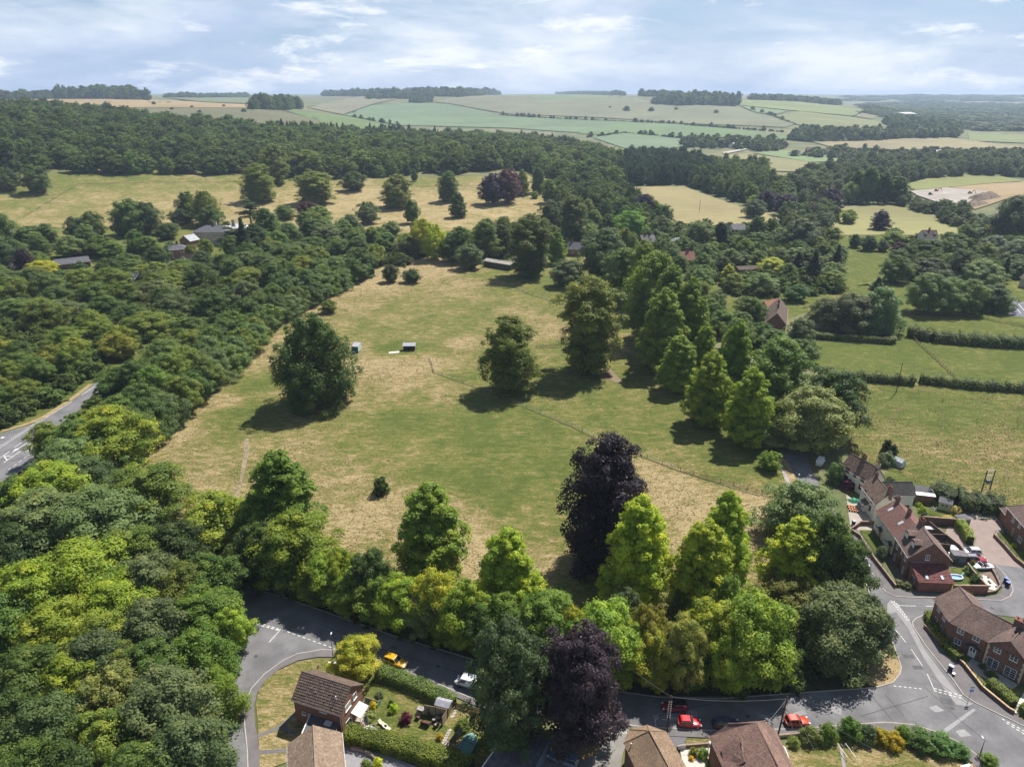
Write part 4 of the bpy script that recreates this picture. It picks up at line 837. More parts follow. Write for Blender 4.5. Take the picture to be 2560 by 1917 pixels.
n5 = fill([(1600, 600), (1700, 680), (1850, 720), (2080, 745), (2100, 620), (2050, 575), (1850, 590)], 10, (7, 11), (4.5, 6.5), ['round', 'broad'], WOODC + [ASH], 'garden tree between the village roofs', 'between the village roofs', 46, .56,
          clear=[(1700, 640, 1740, 665), (1830, 655, 1930, 680), (1880, 745, 1985, 830)])
n6 = fill([(2230, 600), (2300, 590), (2560, 590), (2640, 640), (2640, 700), (2420, 705), (2250, 700)], 11, (7, 10), (4.5, 7), ['round', 'broad'], WOODC + [ASH, GREY], 'tree in the gardens east of the lawn', 'gardens east of the lawn', 26, .58, clear=[(2300, 585, 2345, 610), (2520, 680, 2570, 720)])
n7 = fill([(860, 590), (1100, 580), (1400, 560), (1580, 560), (1600, 620), (1480, 650), (1100, 640), (950, 680), (820, 660)], 11.5, (9, 14), (5, 7), ['round', 'broad', 'lime'], WOODC, 'tree in the thick belt north of the paddock', 'thick belt north of the paddock', 32, .6, clear=[(1420, 595, 1460, 645)])
n8 = fill([(-60, 650), (60, 640), (140, 690), (300, 660), (380, 690), (420, 730), (250, 750), (-60, 780)], 10, (8, 12), (5, 7.5), ['round', 'broad'], WOODC + [ASH, (.12, .14, .03)], 'tree around the slate roofs near the manor', 'around the slate roofs', 24, .58, clear=[(0, 655, 78, 690), (140, 650, 230, 682), (310, 685, 345, 715), (395, 660, 445, 705)])
n9 = fill([(-60, 612), (120, 605), (300, 606), (430, 640), (640, 600), (720, 575), (900, 585), (900, 650), (760, 660), (640, 690), (400, 655), (300, 655), (-60, 650)], 12, (10, 16), (5.5, 8), ['round', 'broad', 'lime'], WOODC + [ASH], 'tree along the foot of the park slope', 'along the foot of the park slope', 26, .6, clear=[(400, 590, 640, 705), (0, 655, 78, 690), (140, 650, 230, 682)])
print('fill', n9, n4, n5, n6, n7, CNT, sum(CNT.values()))

# ------------------------------------------------------------ far woods: one mass each, crowns scattered by geometry nodes
m, nt, b, out = new_mat('far_foliage')
at = N(nt, 'ShaderNodeAttribute', attribute_name='v'); ti = N(nt, 'ShaderNodeAttribute', attribute_name='tint', attribute_type='INSTANCER')
c = mixc(nt, 1.0, ti.outputs['Color'], at.outputs['Fac'], 'MULTIPLY')
nt.links.new(c, b.inputs['Base Color']); b.inputs['Roughness'].default_value = .6; b.inputs['Specular IOR Level'].default_value = .12
tr = N(nt, 'ShaderNodeBsdfTranslucent'); nt.links.new(mixc(nt, 1.0, c, (1.5, 1.5, 1.2), 'MULTIPLY'), tr.inputs[0]); mx = N(nt, 'ShaderNodeMixShader'); mx.inputs[0].default_value = .28
nt.links.new(b.outputs[0], mx.inputs[1]); nt.links.new(tr.outputs[0], mx.inputs[2]); nt.links.new(mx.outputs[0], out.inputs[0])
FARLEAF = m
def tint_leaf(name, col): return col
FARC = {}
def far_crowns(key, kind, H, Rr, nc, per, leaf, seeds):
    c_ = bpy.data.collections.new('far_crowns_' + key)
    for s_ in seeds:
        V, Q, v_ = crown_geo(kind, s_, H, Rr, .03, nc, per, leaf, core=.3)
        c_.objects.link(bpy.data.objects.new('far_crown', np_mesh('far_crown', V, Q, FARLEAF, v_)))
    ng = bpy.data.node_groups.new('scatter_' + key, 'GeometryNodeTree')
    ng.interface.new_socket('Geometry', in_out='INPUT', socket_type='NodeSocketGeometry'); ng.interface.new_socket('Geometry', in_out='OUTPUT', socket_type='NodeSocketGeometry')
    nn, ll = ng.nodes, ng.links; gi, go = nn.new('NodeGroupInput'), nn.new('NodeGroupOutput'); ip = nn.new('GeometryNodeInstanceOnPoints'); ci = nn.new('GeometryNodeCollectionInfo')
    ci.inputs['Collection'].default_value = c_; ci.inputs['Separate Children'].default_value = True; ci.inputs['Reset Children'].default_value = True
    def named(nm, t): a = nn.new('GeometryNodeInputNamedAttribute'); a.data_type = t; a.inputs['Name'].default_value = nm; return next(o_ for o_ in a.outputs if o_.enabled and o_.name == 'Attribute')
    ip.inputs['Pick Instance'].default_value = True
    ll.new(gi.outputs[0], ip.inputs['Points']); ll.new(ci.outputs[0], ip.inputs['Instance']); ll.new(named('pick', 'INT'), ip.inputs['Instance Index']); ll.new(named('turn', 'FLOAT_VECTOR'), ip.inputs['Rotation']); ll.new(named('size', 'FLOAT_VECTOR'), ip.inputs['Scale']); ll.new(ip.outputs[0], go.inputs[0])
    FARC[key] = (ng, H, Rr, len(seeds))
far_crowns('round', 'round', 16, 6.5, 70, 34, .42, (201, 202, 203, 204)); far_crowns('spruce', 'spruce', 22, 4.5, 80, 22, .42, (205, 206)); far_crowns('low', 'broad', 5, 3.6, 45, 30, .30, (207, 208, 209)); far_crowns('tiny', 'round', 16, 6.5, 34, 14, .95, (210, 211, 212))
def scatter(name, label, cat, key, items):
    """items: (x, y, z, height, radius, tint)"""
    ng, H, Rr, nv = FARC[key]; me = bpy.data.meshes.new(name); me.vertices.add(len(items)); me.vertices.foreach_set('co', np.array([i_[:3] for i_ in items], dtype=np.float32).ravel())
    def att(nm, t, vals, f): a = me.attributes.new(nm, t, 'POINT'); a.data.foreach_set(f, np.asarray(vals).ravel())
    att('pick', 'INT', np.array([rnd.randrange(nv) for _ in items], dtype=np.int32), 'value'); att('turn', 'FLOAT_VECTOR', np.array([(0, 0, rnd.uniform(0, 6.28)) for _ in items], dtype=np.float32), 'vector')
    att('size', 'FLOAT_VECTOR', np.array([(i_[4] / Rr, i_[4] / Rr, i_[3] / H) for i_ in items], dtype=np.float32), 'vector'); att('tint', 'FLOAT_COLOR', np.array([(*i_[5], 1) for i_ in items], dtype=np.float32), 'color')
    o = link(name, me); md = o.modifiers.new('scatter', 'NODES'); md.node_group = ng; return props(o, label, cat, kind='stuff')
def wood(label, poly, spacing, Hs, Rs, mix, col, tiny=False, jitter=.75, name='woodland', maxn=2500, clear=None):
    """far-off trees that read as one mass"""
    P = [T(*p) for p in poly]
    xs = [p.x for p in P]; ys = [p.y for p in P]; x0, x1, y0, y1 = min(xs), max(xs), min(ys), max(ys); items = []
    key = 'spruce' if mix[0] == 'spruce' else ('tiny' if tiny else ('low' if Hs[1] <= 6.5 else 'round'))
    y = y0; row = 0
    while y < y1:
        x = x0 + (spacing / 2 if row % 2 else 0)
        while x < x1:
            px_, py_ = x + rnd.uniform(-jitter, jitter) * spacing / 2, y + rnd.uniform(-jitter, jitter) * spacing / 2
            x += spacing
            if not inside(px_, py_, P) or len(items) >= maxn: continue
            if clear:
                sx, sy = toPx((px_, py_, hgt(px_, py_)))
                if any(a < sx < c_ and b_ < sy < d for a, b_, c_, d in clear): continue
            f = rnd.choice([.6, .75, .88, .95, 1.0, 1.08, 1.2, 1.45]); w_ = rnd.uniform(.9, 1.14); k = rnd.choice([.7, .85, 1, 1, 1.1, 1.25])
            items.append((px_, py_, hgt(px_, py_) - .3, rnd.uniform(*Hs) * k, rnd.uniform(*Rs) * (.62 if key == 'spruce' else 1) * k, (col[0] * f * w_, col[1] * f, col[2] * f)))
        y += spacing * .87; row += 1
    if items: scatter(name, label, 'wood', key, items); NW[0] += len(items)
NW = [0]
WG = tint_leaf('wood', (.10, .145, .036)); WG2 = tint_leaf('wood_light', (.115, .165, .038)); WD = tint_leaf('wood_dark', (.05, .08, .03)); WGR = tint_leaf('wood_grey', (.12, .155, .062))
wood('dense dark hanging wood climbing the slope on the left', [(-80, 440), (60, 436), (130, 425), (260, 440), (420, 436), (560, 440), (640, 425), (660, 380), (640, 340), (560, 322), (420, 312), (330, 300), (250, 288), (100, 278), (-80, 272)], 14.5, (14, 20), (7, 12), ['round'], WG)
wood('broad mixed wood across the middle of the valley side', [(640, 425), (700, 448), (850, 455), (1000, 440), (1180, 432), (1330, 430), (1420, 470), (1540, 480), (1560, 420), (1520, 396), (1420, 372), (1250, 352), (1000, 346), (820, 340), (700, 335), (640, 340)], 14, (14, 20), (7, 11.5), ['round'], WG2)
wood('row of dark firs along the crest of the middle wood', [(650, 342), (700, 337), (820, 342), (1000, 348), (1150, 350), (1200, 356), (1000, 355), (800, 350)], 15, (15, 22), (9, 12), ['spruce'], WD)
wood('dark firs at the right end of the middle wood crest', [(1290, 354), (1420, 372), (1440, 384), (1300, 366)], 14, (14, 20), (9, 12), ['spruce'], WD)
wood('trees tumbling down from the middle wood to the village', [(1380, 465), (1540, 470), (1560, 500), (1640, 530), (1660, 570), (1560, 560), (1420, 545), (1390, 520)], 11, (11, 16), (5, 7), ['round'], WG2)
wood('square plantation of tall dark conifers beside the striped field', [(1545, 468), (1580, 464), (1720, 462), (1800, 490), (1780, 440), (1740, 412), (1620, 402), (1560, 408)], 7, (17, 20), (4, 5.5), ['round'], tint_leaf('conifer', (.055, .09, .035)))
wood('light green trees along the striped field edge', [(1725, 470), (1800, 492), (1870, 515), (1940, 525), (1950, 470), (1900, 430), (1800, 420), (1750, 425)], 10, (13, 18), (5, 7), ['round', 'round', 'cone'], WG2, clear=[(1905, 455, 1945, 490)])
wood('valley trees between the fields to the right', [(1940, 530), (2080, 505), (2110, 470), (2280, 455), (2420, 440), (2660, 445), (2660, 410), (2400, 395), (2220, 405), (2060, 425), (1950, 470)], 13, (11, 17), (5.5, 8), ['round'], WGR)
wood('trees round the small right-hand fields', [(1960, 585), (2060, 590), (2100, 530), (2050, 520), (1960, 545)], 11, (9, 13), (5, 6.5), ['round'], WGR)
wood('scrub beside the building site', [(2260, 500), (2300, 510), (2380, 530), (2470, 560), (2560, 530), (2660, 530), (2660, 580), (2420, 585), (2330, 545), (2250, 520)], 11, (6, 10), (4, 6), ['round'], WGR)
wood('willows and hedges right of the lane', [(2420, 600), (2660, 600), (2660, 570), (2440, 575)], 11, (7, 11), (5, 7), ['round'], tint_leaf('willow', (.16, .2, .105)))
wood('tree belt at the foot of the green down', [(1975, 352), (2100, 352), (2240, 350), (2390, 345), (2400, 325), (2330, 312), (2230, 300), (2210, 312), (2240, 325), (2210, 337), (2100, 336), (2000, 332)], 16, (12, 20), (8, 11), ['round'], WG, tiny=True)
wood('scattered trees round the far farm', [(1700, 370), (1800, 372), (1920, 382), (1970, 372), (1950, 360), (1840, 352), (1700, 356)], 20, (9, 16), (7, 10), ['round'], WG, tiny=True)
wood('hedge trees in the right valley', [(1980, 392), (2080, 398), (2200, 402), (2330, 392), (2480, 395), (2660, 402), (2660, 390), (2480, 386), (2300, 387), (2180, 390), (2090, 378)], 17, (7, 12), (6, 9), ['round'], WGR, tiny=True)
wood('left clump on the wheat field skyline', [(140, 248.5), (170, 248), (245, 249), (300, 251), (370, 253), (370, 251), (300, 247.5), (230, 246), (145, 246)], 26, (16, 42), (13, 18), ['round'], WG, tiny=True)
wood('beech clump on the grey-green down', [(628, 276), (720, 277), (755, 273), (740, 268), (640, 268)], 17, (22, 30), (9, 12), ['round'], WG)
wood('long skyline wood on the middle down', [(810, 241.5), (1000, 244), (1150, 243), (1352, 236), (1352, 232.5), (1150, 237), (1000, 239.5), (810, 239)], 28, (12, 36), (14, 20), ['round'], WG, tiny=True)
wood('lower plantation strip on the middle down', [(915, 249), (1080, 250), (1080, 246), (920, 246)], 22, (8, 21), (10, 14), ['round'], WG, tiny=True)
wood('small square copse on the middle down', [(1027, 259), (1082, 257), (1080, 252), (1030, 254)], 20, (8, 19), (10, 13), ['round'], WG, tiny=True)
wood('skyline wood right of the middle down', [(1390, 238), (1560, 240.5), (1560, 237), (1390, 235)], 26, (12, 29), (13, 18), ['round'], WG, tiny=True)
wood('right skyline plantation', [(1600, 242), (1700, 245), (1690, 240), (1605, 238.5)], 26, (11, 27), (13, 18), ['round'], WG, tiny=True)
wood('large dark plantation on the right of the down', [(1625, 262), (1700, 266), (1840, 268), (1850, 258), (1830, 250), (1700, 250)], 22, (13, 34), (12, 16), ['round'], WG, tiny=True)
wood('hedge line along the top of the green down', [(1870, 250), (1990, 256), (2100, 264), (2100, 261), (1990, 251), (1880, 247)], 24, (8, 21), (11, 15), ['round'], WG, tiny=True)
wood('hazy wooded valley on the far right', [(2150, 290), (2300, 305), (2420, 325), (2660, 338), (2660, 262), (2400, 258), (2240, 256), (2140, 262), (2170, 278)], 70, (7, 12), (26, 36), ['round'], WG, tiny=True, maxn=1500)
wood('faint blue wooded ridge on the far right horizon', [(2080, 252), (2300, 253), (2660, 257), (2660, 241), (2300, 240), (2100, 243)], 210, (10, 20), (80, 120), ['round'], WG, tiny=True, maxn=900)
wood('far wooded ridge left of the sky line', [(0, 250), (130, 249), (130, 245.5), (0, 245)], 30, (10, 27), (14, 20), ['round'], WG, tiny=True)
wood('distant tree line on the left horizon', [(415, 246), (620, 244), (620, 241), (415, 243)], 40, (8, 23), (16, 24), ['round'], WG, tiny=True)
for lb, ln in [('hedge with small trees along the valley road', [(1250, 288), (1300, 293), (1400, 299), (1520, 304), (1700, 312), (1800, 319), (1960, 331)]), ('hedge between the blue-green crop fields', [(1470, 344), (1560, 334), (1700, 346), (1800, 350)]), ('hedge beside the left green field', [(880, 294), (930, 304), (1000, 318)]), ('hedge under the tan field', [(2080, 372), (2330, 386), (2560, 398)]), ('hedge along the green slope', [(1880, 276), (1935, 291), (1990, 313)]), ('hedge beside the tan slope', [(2130, 294), (2165, 277)]), ('hedge in front of the tan valley field', [(1960, 350), (2030, 356), (2205, 353)])]:
    pts = []
    for i in range(len(ln) - 1):
        a, b_ = Vector(ln[i]), Vector(ln[i + 1]); k = max(2, int((b_ - a).length / 3.2))
        pts += [a.lerp(b_, t / k) for t in range(k)]
    items = []
    for p in pts:
        if rnd.random() < .25: continue
        w = T(p.x + rnd.uniform(-1, 1), p.y); big = rnd.random() < .22; f = rnd.uniform(.7, 1.25)
        items.append((w.x, w.y, w.z, rnd.uniform(8, 13) if big else rnd.uniform(3, 5), rnd.uniform(4.5, 7) if big else rnd.uniform(3, 5), (WG[0] * f, WG[1] * f, WG[2] * f)))
    scatter('far_hedge', lb, 'hedge', 'tiny', items)
SCR = tint_leaf('scrub', (.095, .135, .032))
wood('low scrub filling the wood behind the main road', [(250, 815), (340, 875), (480, 790), (640, 720), (760, 670), (880, 650), (820, 600), (600, 650), (450, 700), (250, 690), (-60, 690), (-60, 1078), (60, 1054), (150, 1000), (222, 952), (330, 885)], 5.6, (3.5, 6), (3.2, 4.4), ['round'], SCR, name='scrub', maxn=1000, clear=[(0, 655, 78, 690), (140, 650, 230, 682), (310, 680, 350, 720), (410, 640, 640, 712)])
wood('low scrub under the belt along the meadow', [(330, 1130), (440, 1040), (545, 960), (640, 860), (725, 790), (850, 722), (930, 690), (880, 655), (740, 680), (560, 770), (420, 870), (270, 985), (190, 1060), (150, 1120), (160, 1200), (320, 1200)], 5, (2.5, 5), (2.6, 3.6), ['round'], SCR, name='scrub', maxn=700)
wood('undergrowth along the north side of the road', [(560, 1440), (720, 1486), (820, 1522), (1000, 1582), (1210, 1645), (1370, 1682), (1530, 1714), (1650, 1730), (1800, 1734), (1960, 1722), (2150, 1705), (2140, 1660), (1900, 1690), (1600, 1680), (1300, 1610), (1000, 1530), (760, 1450), (600, 1400)], 3.2, (2, 4), (1.7, 2.5), ['round'], tint_leaf('undergrowth', (.06, .085, .022)), name='undergrowth', maxn=600)
wood('undergrowth in the wood west of the side road', [(20, 1300), (300, 1290), (500, 1380), (570, 1470), (590, 1540), (580, 1650), (545, 1760), (520, 1940), (-60, 1940), (-60, 1400)], 3.6, (3, 6), (2.2, 3.2), ['round'], tint_leaf('undergrowth', (.06, .085, .022)), name='undergrowth', maxn=500)
wood('hedgerow bushes among the village trees', [(1640, 630), (1800, 720), (1960, 800), (2090, 740), (2100, 620), (2050, 575), (1700, 570), (1400, 565), (1100, 600), (900, 650), (960, 670), (1130, 640), (1500, 640)], 7.5, (3, 6.5), (3, 5), ['round'], SCR, name='scrub', maxn=900, clear=[(1420, 595, 1460, 650), (1690, 625, 1740, 665), (1820, 640, 1945, 690), (1880, 745, 2090, 832), (1190, 635, 1290, 690)])
wood('garden bushes east of the lawn', [(2240, 610), (2300, 596), (2560, 600), (2660, 640), (2660, 700), (2500, 690), (2260, 700)], 8, (3, 6), (3, 4.5), ['round'], SCR, name='scrub', maxn=400, clear=[(2300, 590, 2345, 615), (2520, 685, 2600, 735)])
# lone bushes on the downs
for i, (px, py, s) in enumerate([(385, 262, 9), (430, 276, 7), (365, 278, 6), (480, 270, 6), (500, 283, 7), (610, 282, 10), (560, 268, 7), (1566, 279, 22), (1628, 280, 18), (1690, 276, 12), (1525, 271, 9), (1790, 284, 14), (470, 245.5, 16)]):
    p = T(px, py); plant('bush', p, s * .8, s * .6, (.05, .075, .03), 'isolated thorn bush on the open down', 'thorn bushes on the open downs')
print('far trees', NW)
# ============================================================ BUILDINGS
BRICK = {}
def brick_mat(name, c1, c2, mortar):
    if name in MATS: return MATS[name]
    m, nt, b, out = new_mat(name)
    tc = N(nt, 'ShaderNodeTexCoord').outputs['Object']
    sp_ = N(nt, 'ShaderNodeSeparateXYZ'); nt.links.new(tc, sp_.inputs[0])
    cb = N(nt, 'ShaderNodeCombineXYZ'); nt.links.new(mth(nt, 'ADD', sp_.outputs[0], sp_.outputs[1]), cb.inputs[0]); nt.links.new(sp_.outputs[2], cb.inputs[1])
    bt = N(nt, 'ShaderNodeTexBrick'); nt.links.new(cb.outputs[0], bt.inputs['Vector'])
    bt.inputs['Color1'].default_value = (*c1, 1); bt.inputs['Color2'].default_value = (*c2, 1); bt.inputs['Mortar'].default_value = (*mortar, 1)
    bt.inputs['Scale'].default_value = 1.0; bt.inputs['Brick Width'].default_value = .225; bt.inputs['Row Height'].default_value = .075; bt.inputs['Mortar Size'].default_value = .008
    pos = N(nt, 'ShaderNodeNewGeometry').outputs['Position']
    f = ramp(nt, noise(nt, pos, .9, 5, .65, .4), [(.3, .8), (.7, 1.22)])
    c = mixc(nt, 1.0, bt.outputs['Color'], f, 'MULTIPLY')
    nt.links.new(c, b.inputs['Base Color']); b.inputs['Roughness'].default_value = .92; bump(nt, b, bt.outputs['Fac'], .006, .6)
    MATS[name] = m; return m
BR1 = brick_mat('red_brick', (.245, .092, .052), (.19, .068, .042), (.25, .19, .15))
BR2 = brick_mat('brown_brick', (.205, .088, .056), (.15, .064, .045), (.22, .18, .15))
BR3 = brick_mat('dark_brick', (.15, .07, .05), (.11, .055, .042), (.16, .13, .11))
RENDER = M('white_render', (.66, .63, .55), .9, .08, .6, .06, 6)
STONE = M('pale_stone', (.42, .36, .28), .92, .15, .8, .12, 6)
CREAMQ = M('cream_quoin', (.55, .48, .33), .9, .1, 1, .1, 6)
T_BROWN = M('brown_tile', (.115, .082, .066), .9, .15, .5, .3, 5, useV=True)
T_TAN = M('tan_tile', (.225, .165, .12), .92, .12, .5, .22, 5, useV=True)
T_RED = M('weathered_red_tile', (.165, .115, .100), .92, .2, .5, .3, 4, useV=True)
T_PAN = M('pink_pantile', (.225, .125, .105), .9, .1, .5, .12, 5, useV=True)
T_MOSS = M('mossy_clay_tile', (.15, .095, .075), .95, .25, 1.2, .35, 6, useV=True, col2=(.24, .21, .16))
T_SLATE = M('slate', (.12, .12, .135), .75, .2, .6, .18, 5, useV=True)
T_DARK = M('dark_slate_tile', (.085, .08, .075), .9, .2, .6, .3, 5, useV=True)
T_MAROON = M('maroon_pantile', (.16, .06, .055), .8, .12, .6, .15, 5, useV=True)
GLASS, nt, b, out = new_mat('window_glass'); b.inputs['Base Color'].default_value = (.03, .04, .055, 1); b.inputs['Roughness'].default_value = .06; b.inputs['Specular IOR Level'].default_value = .9; b.inputs['Coat Weight'].default_value = .5
UPVC = M('white_frame', (.78, .78, .77), .5, .04, 1, .04, 5)
LEAD = M('lead', (.26, .27, .29), .6, .1, 1, .1, 6)
WOODM = M('weathered_wood', (.23, .165, .105), .9, .2, 1.2, .25, 9)
DWOOD = M('dark_wood', (.085, .055, .038), .9, .2, 1.2, .25, 9)
BLACK = M('black_plastic', (.025, .025, .027), .5, .1, 1, .1, 5)
METAL = M('galvanised', (.35, .36, .37), .45, .1, 1, .1, 6, metal=.6)
POT = M('terracotta', (.36, .15, .085), .85, .12, 2, .1, 6)
SOFFIT = M('fascia', (.6, .6, .58), .6, .05)
def tile_slope(root, pts, mat, tw=.30, th=.30, thick=.045, slab=True, name='roof_slope', wave=0.0):
    """pts in root's local space; pts[0]->pts[1] is the eave. Builds the slab and its overlapping tiles."""
    P = [Vector(p) for p in pts]; e = (P[1] - P[0]).normalized()
    n = Vector((0, 0, 0))
    for i in range(1, len(P) - 1): n += (P[i] - P[0]).cross(P[i + 1] - P[0])
    n.normalize()
    if n.z < 0: n = -n
    s = n.cross(e).normalized()
    if (sum((p - P[0] for p in P), Vector())).dot(s) < 0: s = -s
    uv = [((p - P[0]).dot(e), (p - P[0]).dot(s)) for p in P]
    low = [p - n * .10 for p in P]; k = len(P)
    mb = MB().add(P + low, [tuple(range(k)), tuple(range(k, 2 * k))[::-1]] + [(i, (i + 1) % k, k + (i + 1) % k, k + i) for i in range(k)], .8)
    o = mb.build(name, mat, root)
    tb = MB(); vmax = max(v for u, v in uv); v = -0.02; row = 0
    def span(vv):
        xs = []
        for i in range(k):
            (u1, v1), (u2, v2) = uv[i], uv[(i + 1) % k]
            if (v1 - vv) * (v2 - vv) <= 0 and abs(v1 - v2) > 1e-6: xs.append(u1 + (u2 - u1) * (vv - v1) / (v2 - v1))
        return (min(xs), max(xs)) if len(xs) >= 2 else None
    while v < vmax - .02:
        sp1 = span(min(max(v, 0.001) + .03, vmax - .001)); sp2 = span(min(v + th * .95, vmax - .001))
        if sp1 and sp2:
            a, b_ = max(sp1[0], sp2[0]) if k == 4 else (sp1[0] + sp2[0]) / 2, min(sp1[1], sp2[1]) if k == 4 else (sp1[1] + sp2[1]) / 2
            if k == 4: a, b_ = (sp1[0] + sp2[0]) / 2, (sp1[1] + sp2[1]) / 2
            m_ = max(1, int(round((b_ - a) / tw))); w = (b_ - a) / m_
            for i in range(m_):
                u0 = a + i * w; u1 = u0 + w * .96; t0 = (thick + wave * .8) * rnd.uniform(.75, 1.3); v1 = min(v + th * 1.12, vmax)
                o3 = P[0]
                q = [o3 + e * u0 + s * v + n * t0, o3 + e * u1 + s * v + n * t0, o3 + e * u1 + s * v1 + n * .008, o3 + e * u0 + s * v1 + n * .008]
                lo = [o3 + e * u0 + s * v, o3 + e * u1 + s * v]
                val = max(.45, rnd.gauss(1.0, .13))
                if wave:
                    um = (u0 + u1) / 2; q2 = [o3 + e * um + s * v + n * (t0 + wave), o3 + e * um + s * v1 + n * wave]
                    tb.add([q[0], q2[0], q[1], q[2], q2[1], q[3], lo[0], lo[1]], [(0, 1, 4, 5), (1, 2, 3, 4), (6, 7, 2, 1, 0)], val)
                else: tb.add(q + lo, [(0, 1, 2, 3), (4, 5, 1, 0)], val)
        v += th; row += 1
    if tb.f:
        t = tb.build('roof_tiles', mat, o); t['kind'] = 'stuff'
    return o
HS = []
class House:
    def __init__(s, name, label, cx, cy, rz, L, D, eave, ridge, wall, roof, over=.3, gov=.18, hip=(0, 0), tw=.3, th=.3, z=0.0, cat='house', wave=0.0, group=None, ridgemat=None):
        s.o = thing(name, label, cat, (cx, cy, z), rz, group); s.L, s.D, s.rz, s.c, s.eave, s.ridge = L, D, rz, Vector((cx, cy, z)), eave, ridge
        x, y = L / 2, D / 2; hl, hr = hip
        V_ = [(-x, -y, 0), (x, -y, 0), (x, y, 0), (-x, y, 0), (-x, -y, eave), (x, -y, eave), (x, y, eave), (-x, y, eave)]
        F_ = [(0, 1, 5, 4), (2, 3, 7, 6)]
        if hr: F_.append((1, 2, 6, 5))
        else: V_.append((x, 0, ridge - .08)); F_.append((1, 2, 6, len(V_) - 1, 5))
        if hl: F_.append((3, 0, 4, 7))
        else: V_.append((-x, 0, ridge - .08)); F_.append((3, 0, 4, len(V_) - 1, 7))
        MB().add(V_, F_).build('wall', wall, s.o)
        k = (ridge - eave) / y; ze = eave - over * k; yo = y + over
        xl, xr = -x - (over if hl else gov), x + (over if hr else gov)
        rl, rr = (-x + hl if hl else xl), (x - hr if hr else xr)
        s.slopes = [tile_slope(s.o, [(xl, -yo, ze), (xr, -yo, ze), (rr, 0, ridge), (rl, 0, ridge)], roof, tw, th, wave=wave),
                    tile_slope(s.o, [(xr, yo, ze), (xl, yo, ze), (rl, 0, ridge), (rr, 0, ridge)], roof, tw, th, wave=wave)]
        if hr: tile_slope(s.o, [(xr, -yo, ze), (xr, yo, ze), (rr, 0, ridge)], roof, tw, th)
        if hl: tile_slope(s.o, [(xl, yo, ze), (xl, -yo, ze), (rl, 0, ridge)], roof, tw, th)
        rm = ridgemat or roof
        rb = MB().tube([(rl, 0, ridge + .02), (rr, 0, ridge + .02)], .11, 6, 1.15)
        for (sx, ex, hh) in ((1, xr, hr), (-1, xl, hl)):
            if hh:
                for yy in (-yo, yo): rb.tube([(ex, yy, ze + .03), ((rr if sx > 0 else rl), 0, ridge + .02)], .09, 6, 1.1)
        rb.build('ridge', rm, s.o)
        for sy in (-1, 1): MB().tube([(xl + .05, sy * (yo + .05), ze - .03), (xr - .05, sy * (yo + .05), ze - .03)], .055, 6).build('gutter', SOFFIT if wall is not BR3 else BLACK, s.o)
    def frame(s, face):
        if face == 'f': return Vector((0, -s.D / 2, 0)), Vector((1, 0, 0)), Vector((0, -1, 0))
        if face == 'b': return Vector((0, s.D / 2, 0)), Vector((-1, 0, 0)), Vector((0, 1, 0))
        if face == 'r': return Vector((s.L / 2, 0, 0)), Vector((0, 1, 0)), Vector((1, 0, 0))
        return Vector((-s.L / 2, 0, 0)), Vector((0, -1, 0)), Vector((-1, 0, 0))
    def at(s, face, px, py):
        """where on a wall a pixel falls: (u along the wall, z)"""
        o, u, n = s.frame(face); Rm = Matrix.Rotation(s.rz, 3, 'Z'); O = s.c + Rm @ o; U = Rm @ u; n_ = Rm @ n
        d = Vector(ray(px, py)); c = Vector((0, 0, CAM_Z)); t = (O - c).dot(n_) / d.dot(n_); p = c + d * t
        return (p - O).dot(U), p.z - s.c.z
    def window(s, face, u, z, w, h, nx=2, ny=1, mat=None, name='window', sill=True):
        o, U, n = s.frame(face); mat = mat or UPVC; Z = Vector((0, 0, 1)); c = o + U * u + Z * z
        def P(a, b_, d): return c + U * a + Z * b_ + n * d
        mb = MB(); t = .07
        def rect(a0, a1, b0, b1, d0, d1): mb.add([P(a0, b0, d0), P(a1, b0, d0), P(a1, b1, d0), P(a0, b1, d0), P(a0, b0, d1), P(a1, b0, d1), P(a1, b1, d1), P(a0, b1, d1)], [(4, 5, 6, 7), (0, 1, 5, 4), (1, 2, 6, 5), (2, 3, 7, 6), (3, 0, 4, 7)])
        rect(-w / 2, w / 2, h / 2 - t, h / 2, -.02, .06); rect(-w / 2, w / 2, -h / 2, -h / 2 + t, -.02, .06)
        rect(-w / 2, -w / 2 + t, -h / 2 + t, h / 2 - t, -.02, .06); rect(w / 2 - t, w / 2, -h / 2 + t, h / 2 - t, -.02, .06)
        for i in range(1, nx): a = -w / 2 + w * i / nx; rect(a - .03, a + .03, -h / 2 + t, h / 2 - t, -.02, .05)
        for j in range(1, ny): b0 = -h / 2 + h * j / ny; rect(-w / 2 + t, w / 2 - t, b0 - .018, b0 + .018, -.02, .045)
        wo = mb.build(name, mat, s.o)
        for i in range(nx):
            a0 = -w / 2 + w * i / nx + .04; a1 = -w / 2 + w * (i + 1) / nx - .04
            MB().add([P(a0, -h / 2 + .04, .012), P(a1, -h / 2 + .04, .012), P(a1, h / 2 - .04, .012), P(a0, h / 2 - .04, .012)], [(0, 1, 2, 3)]).build('pane', GLASS, wo)
        if sill: MB().add([P(-w / 2 - .06, -h / 2 - .07, 0), P(w / 2 + .06, -h / 2 - .07, 0), P(w / 2 + .06, -h / 2, 0), P(-w / 2 - .06, -h / 2, 0), P(-w / 2 - .06, -h / 2 - .07, .13), P(w / 2 + .06, -h / 2 - .07, .13), P(w / 2 + .06, -h / 2, .12), P(-w / 2 - .06, -h / 2, .12)], [(0, 1, 5, 4), (4, 5, 6, 7), (7, 6, 2, 3), (0, 4, 7, 3), (1, 2, 6, 5)]).build('sill', mat, wo)
        return wo
    def wpx(s, face, px, py, w, h, nx=2, ny=1, mat=None, **k):
        u, z = s.at(face, px, py); return s.window(face, u, z, w, h, nx, ny, mat, **k)
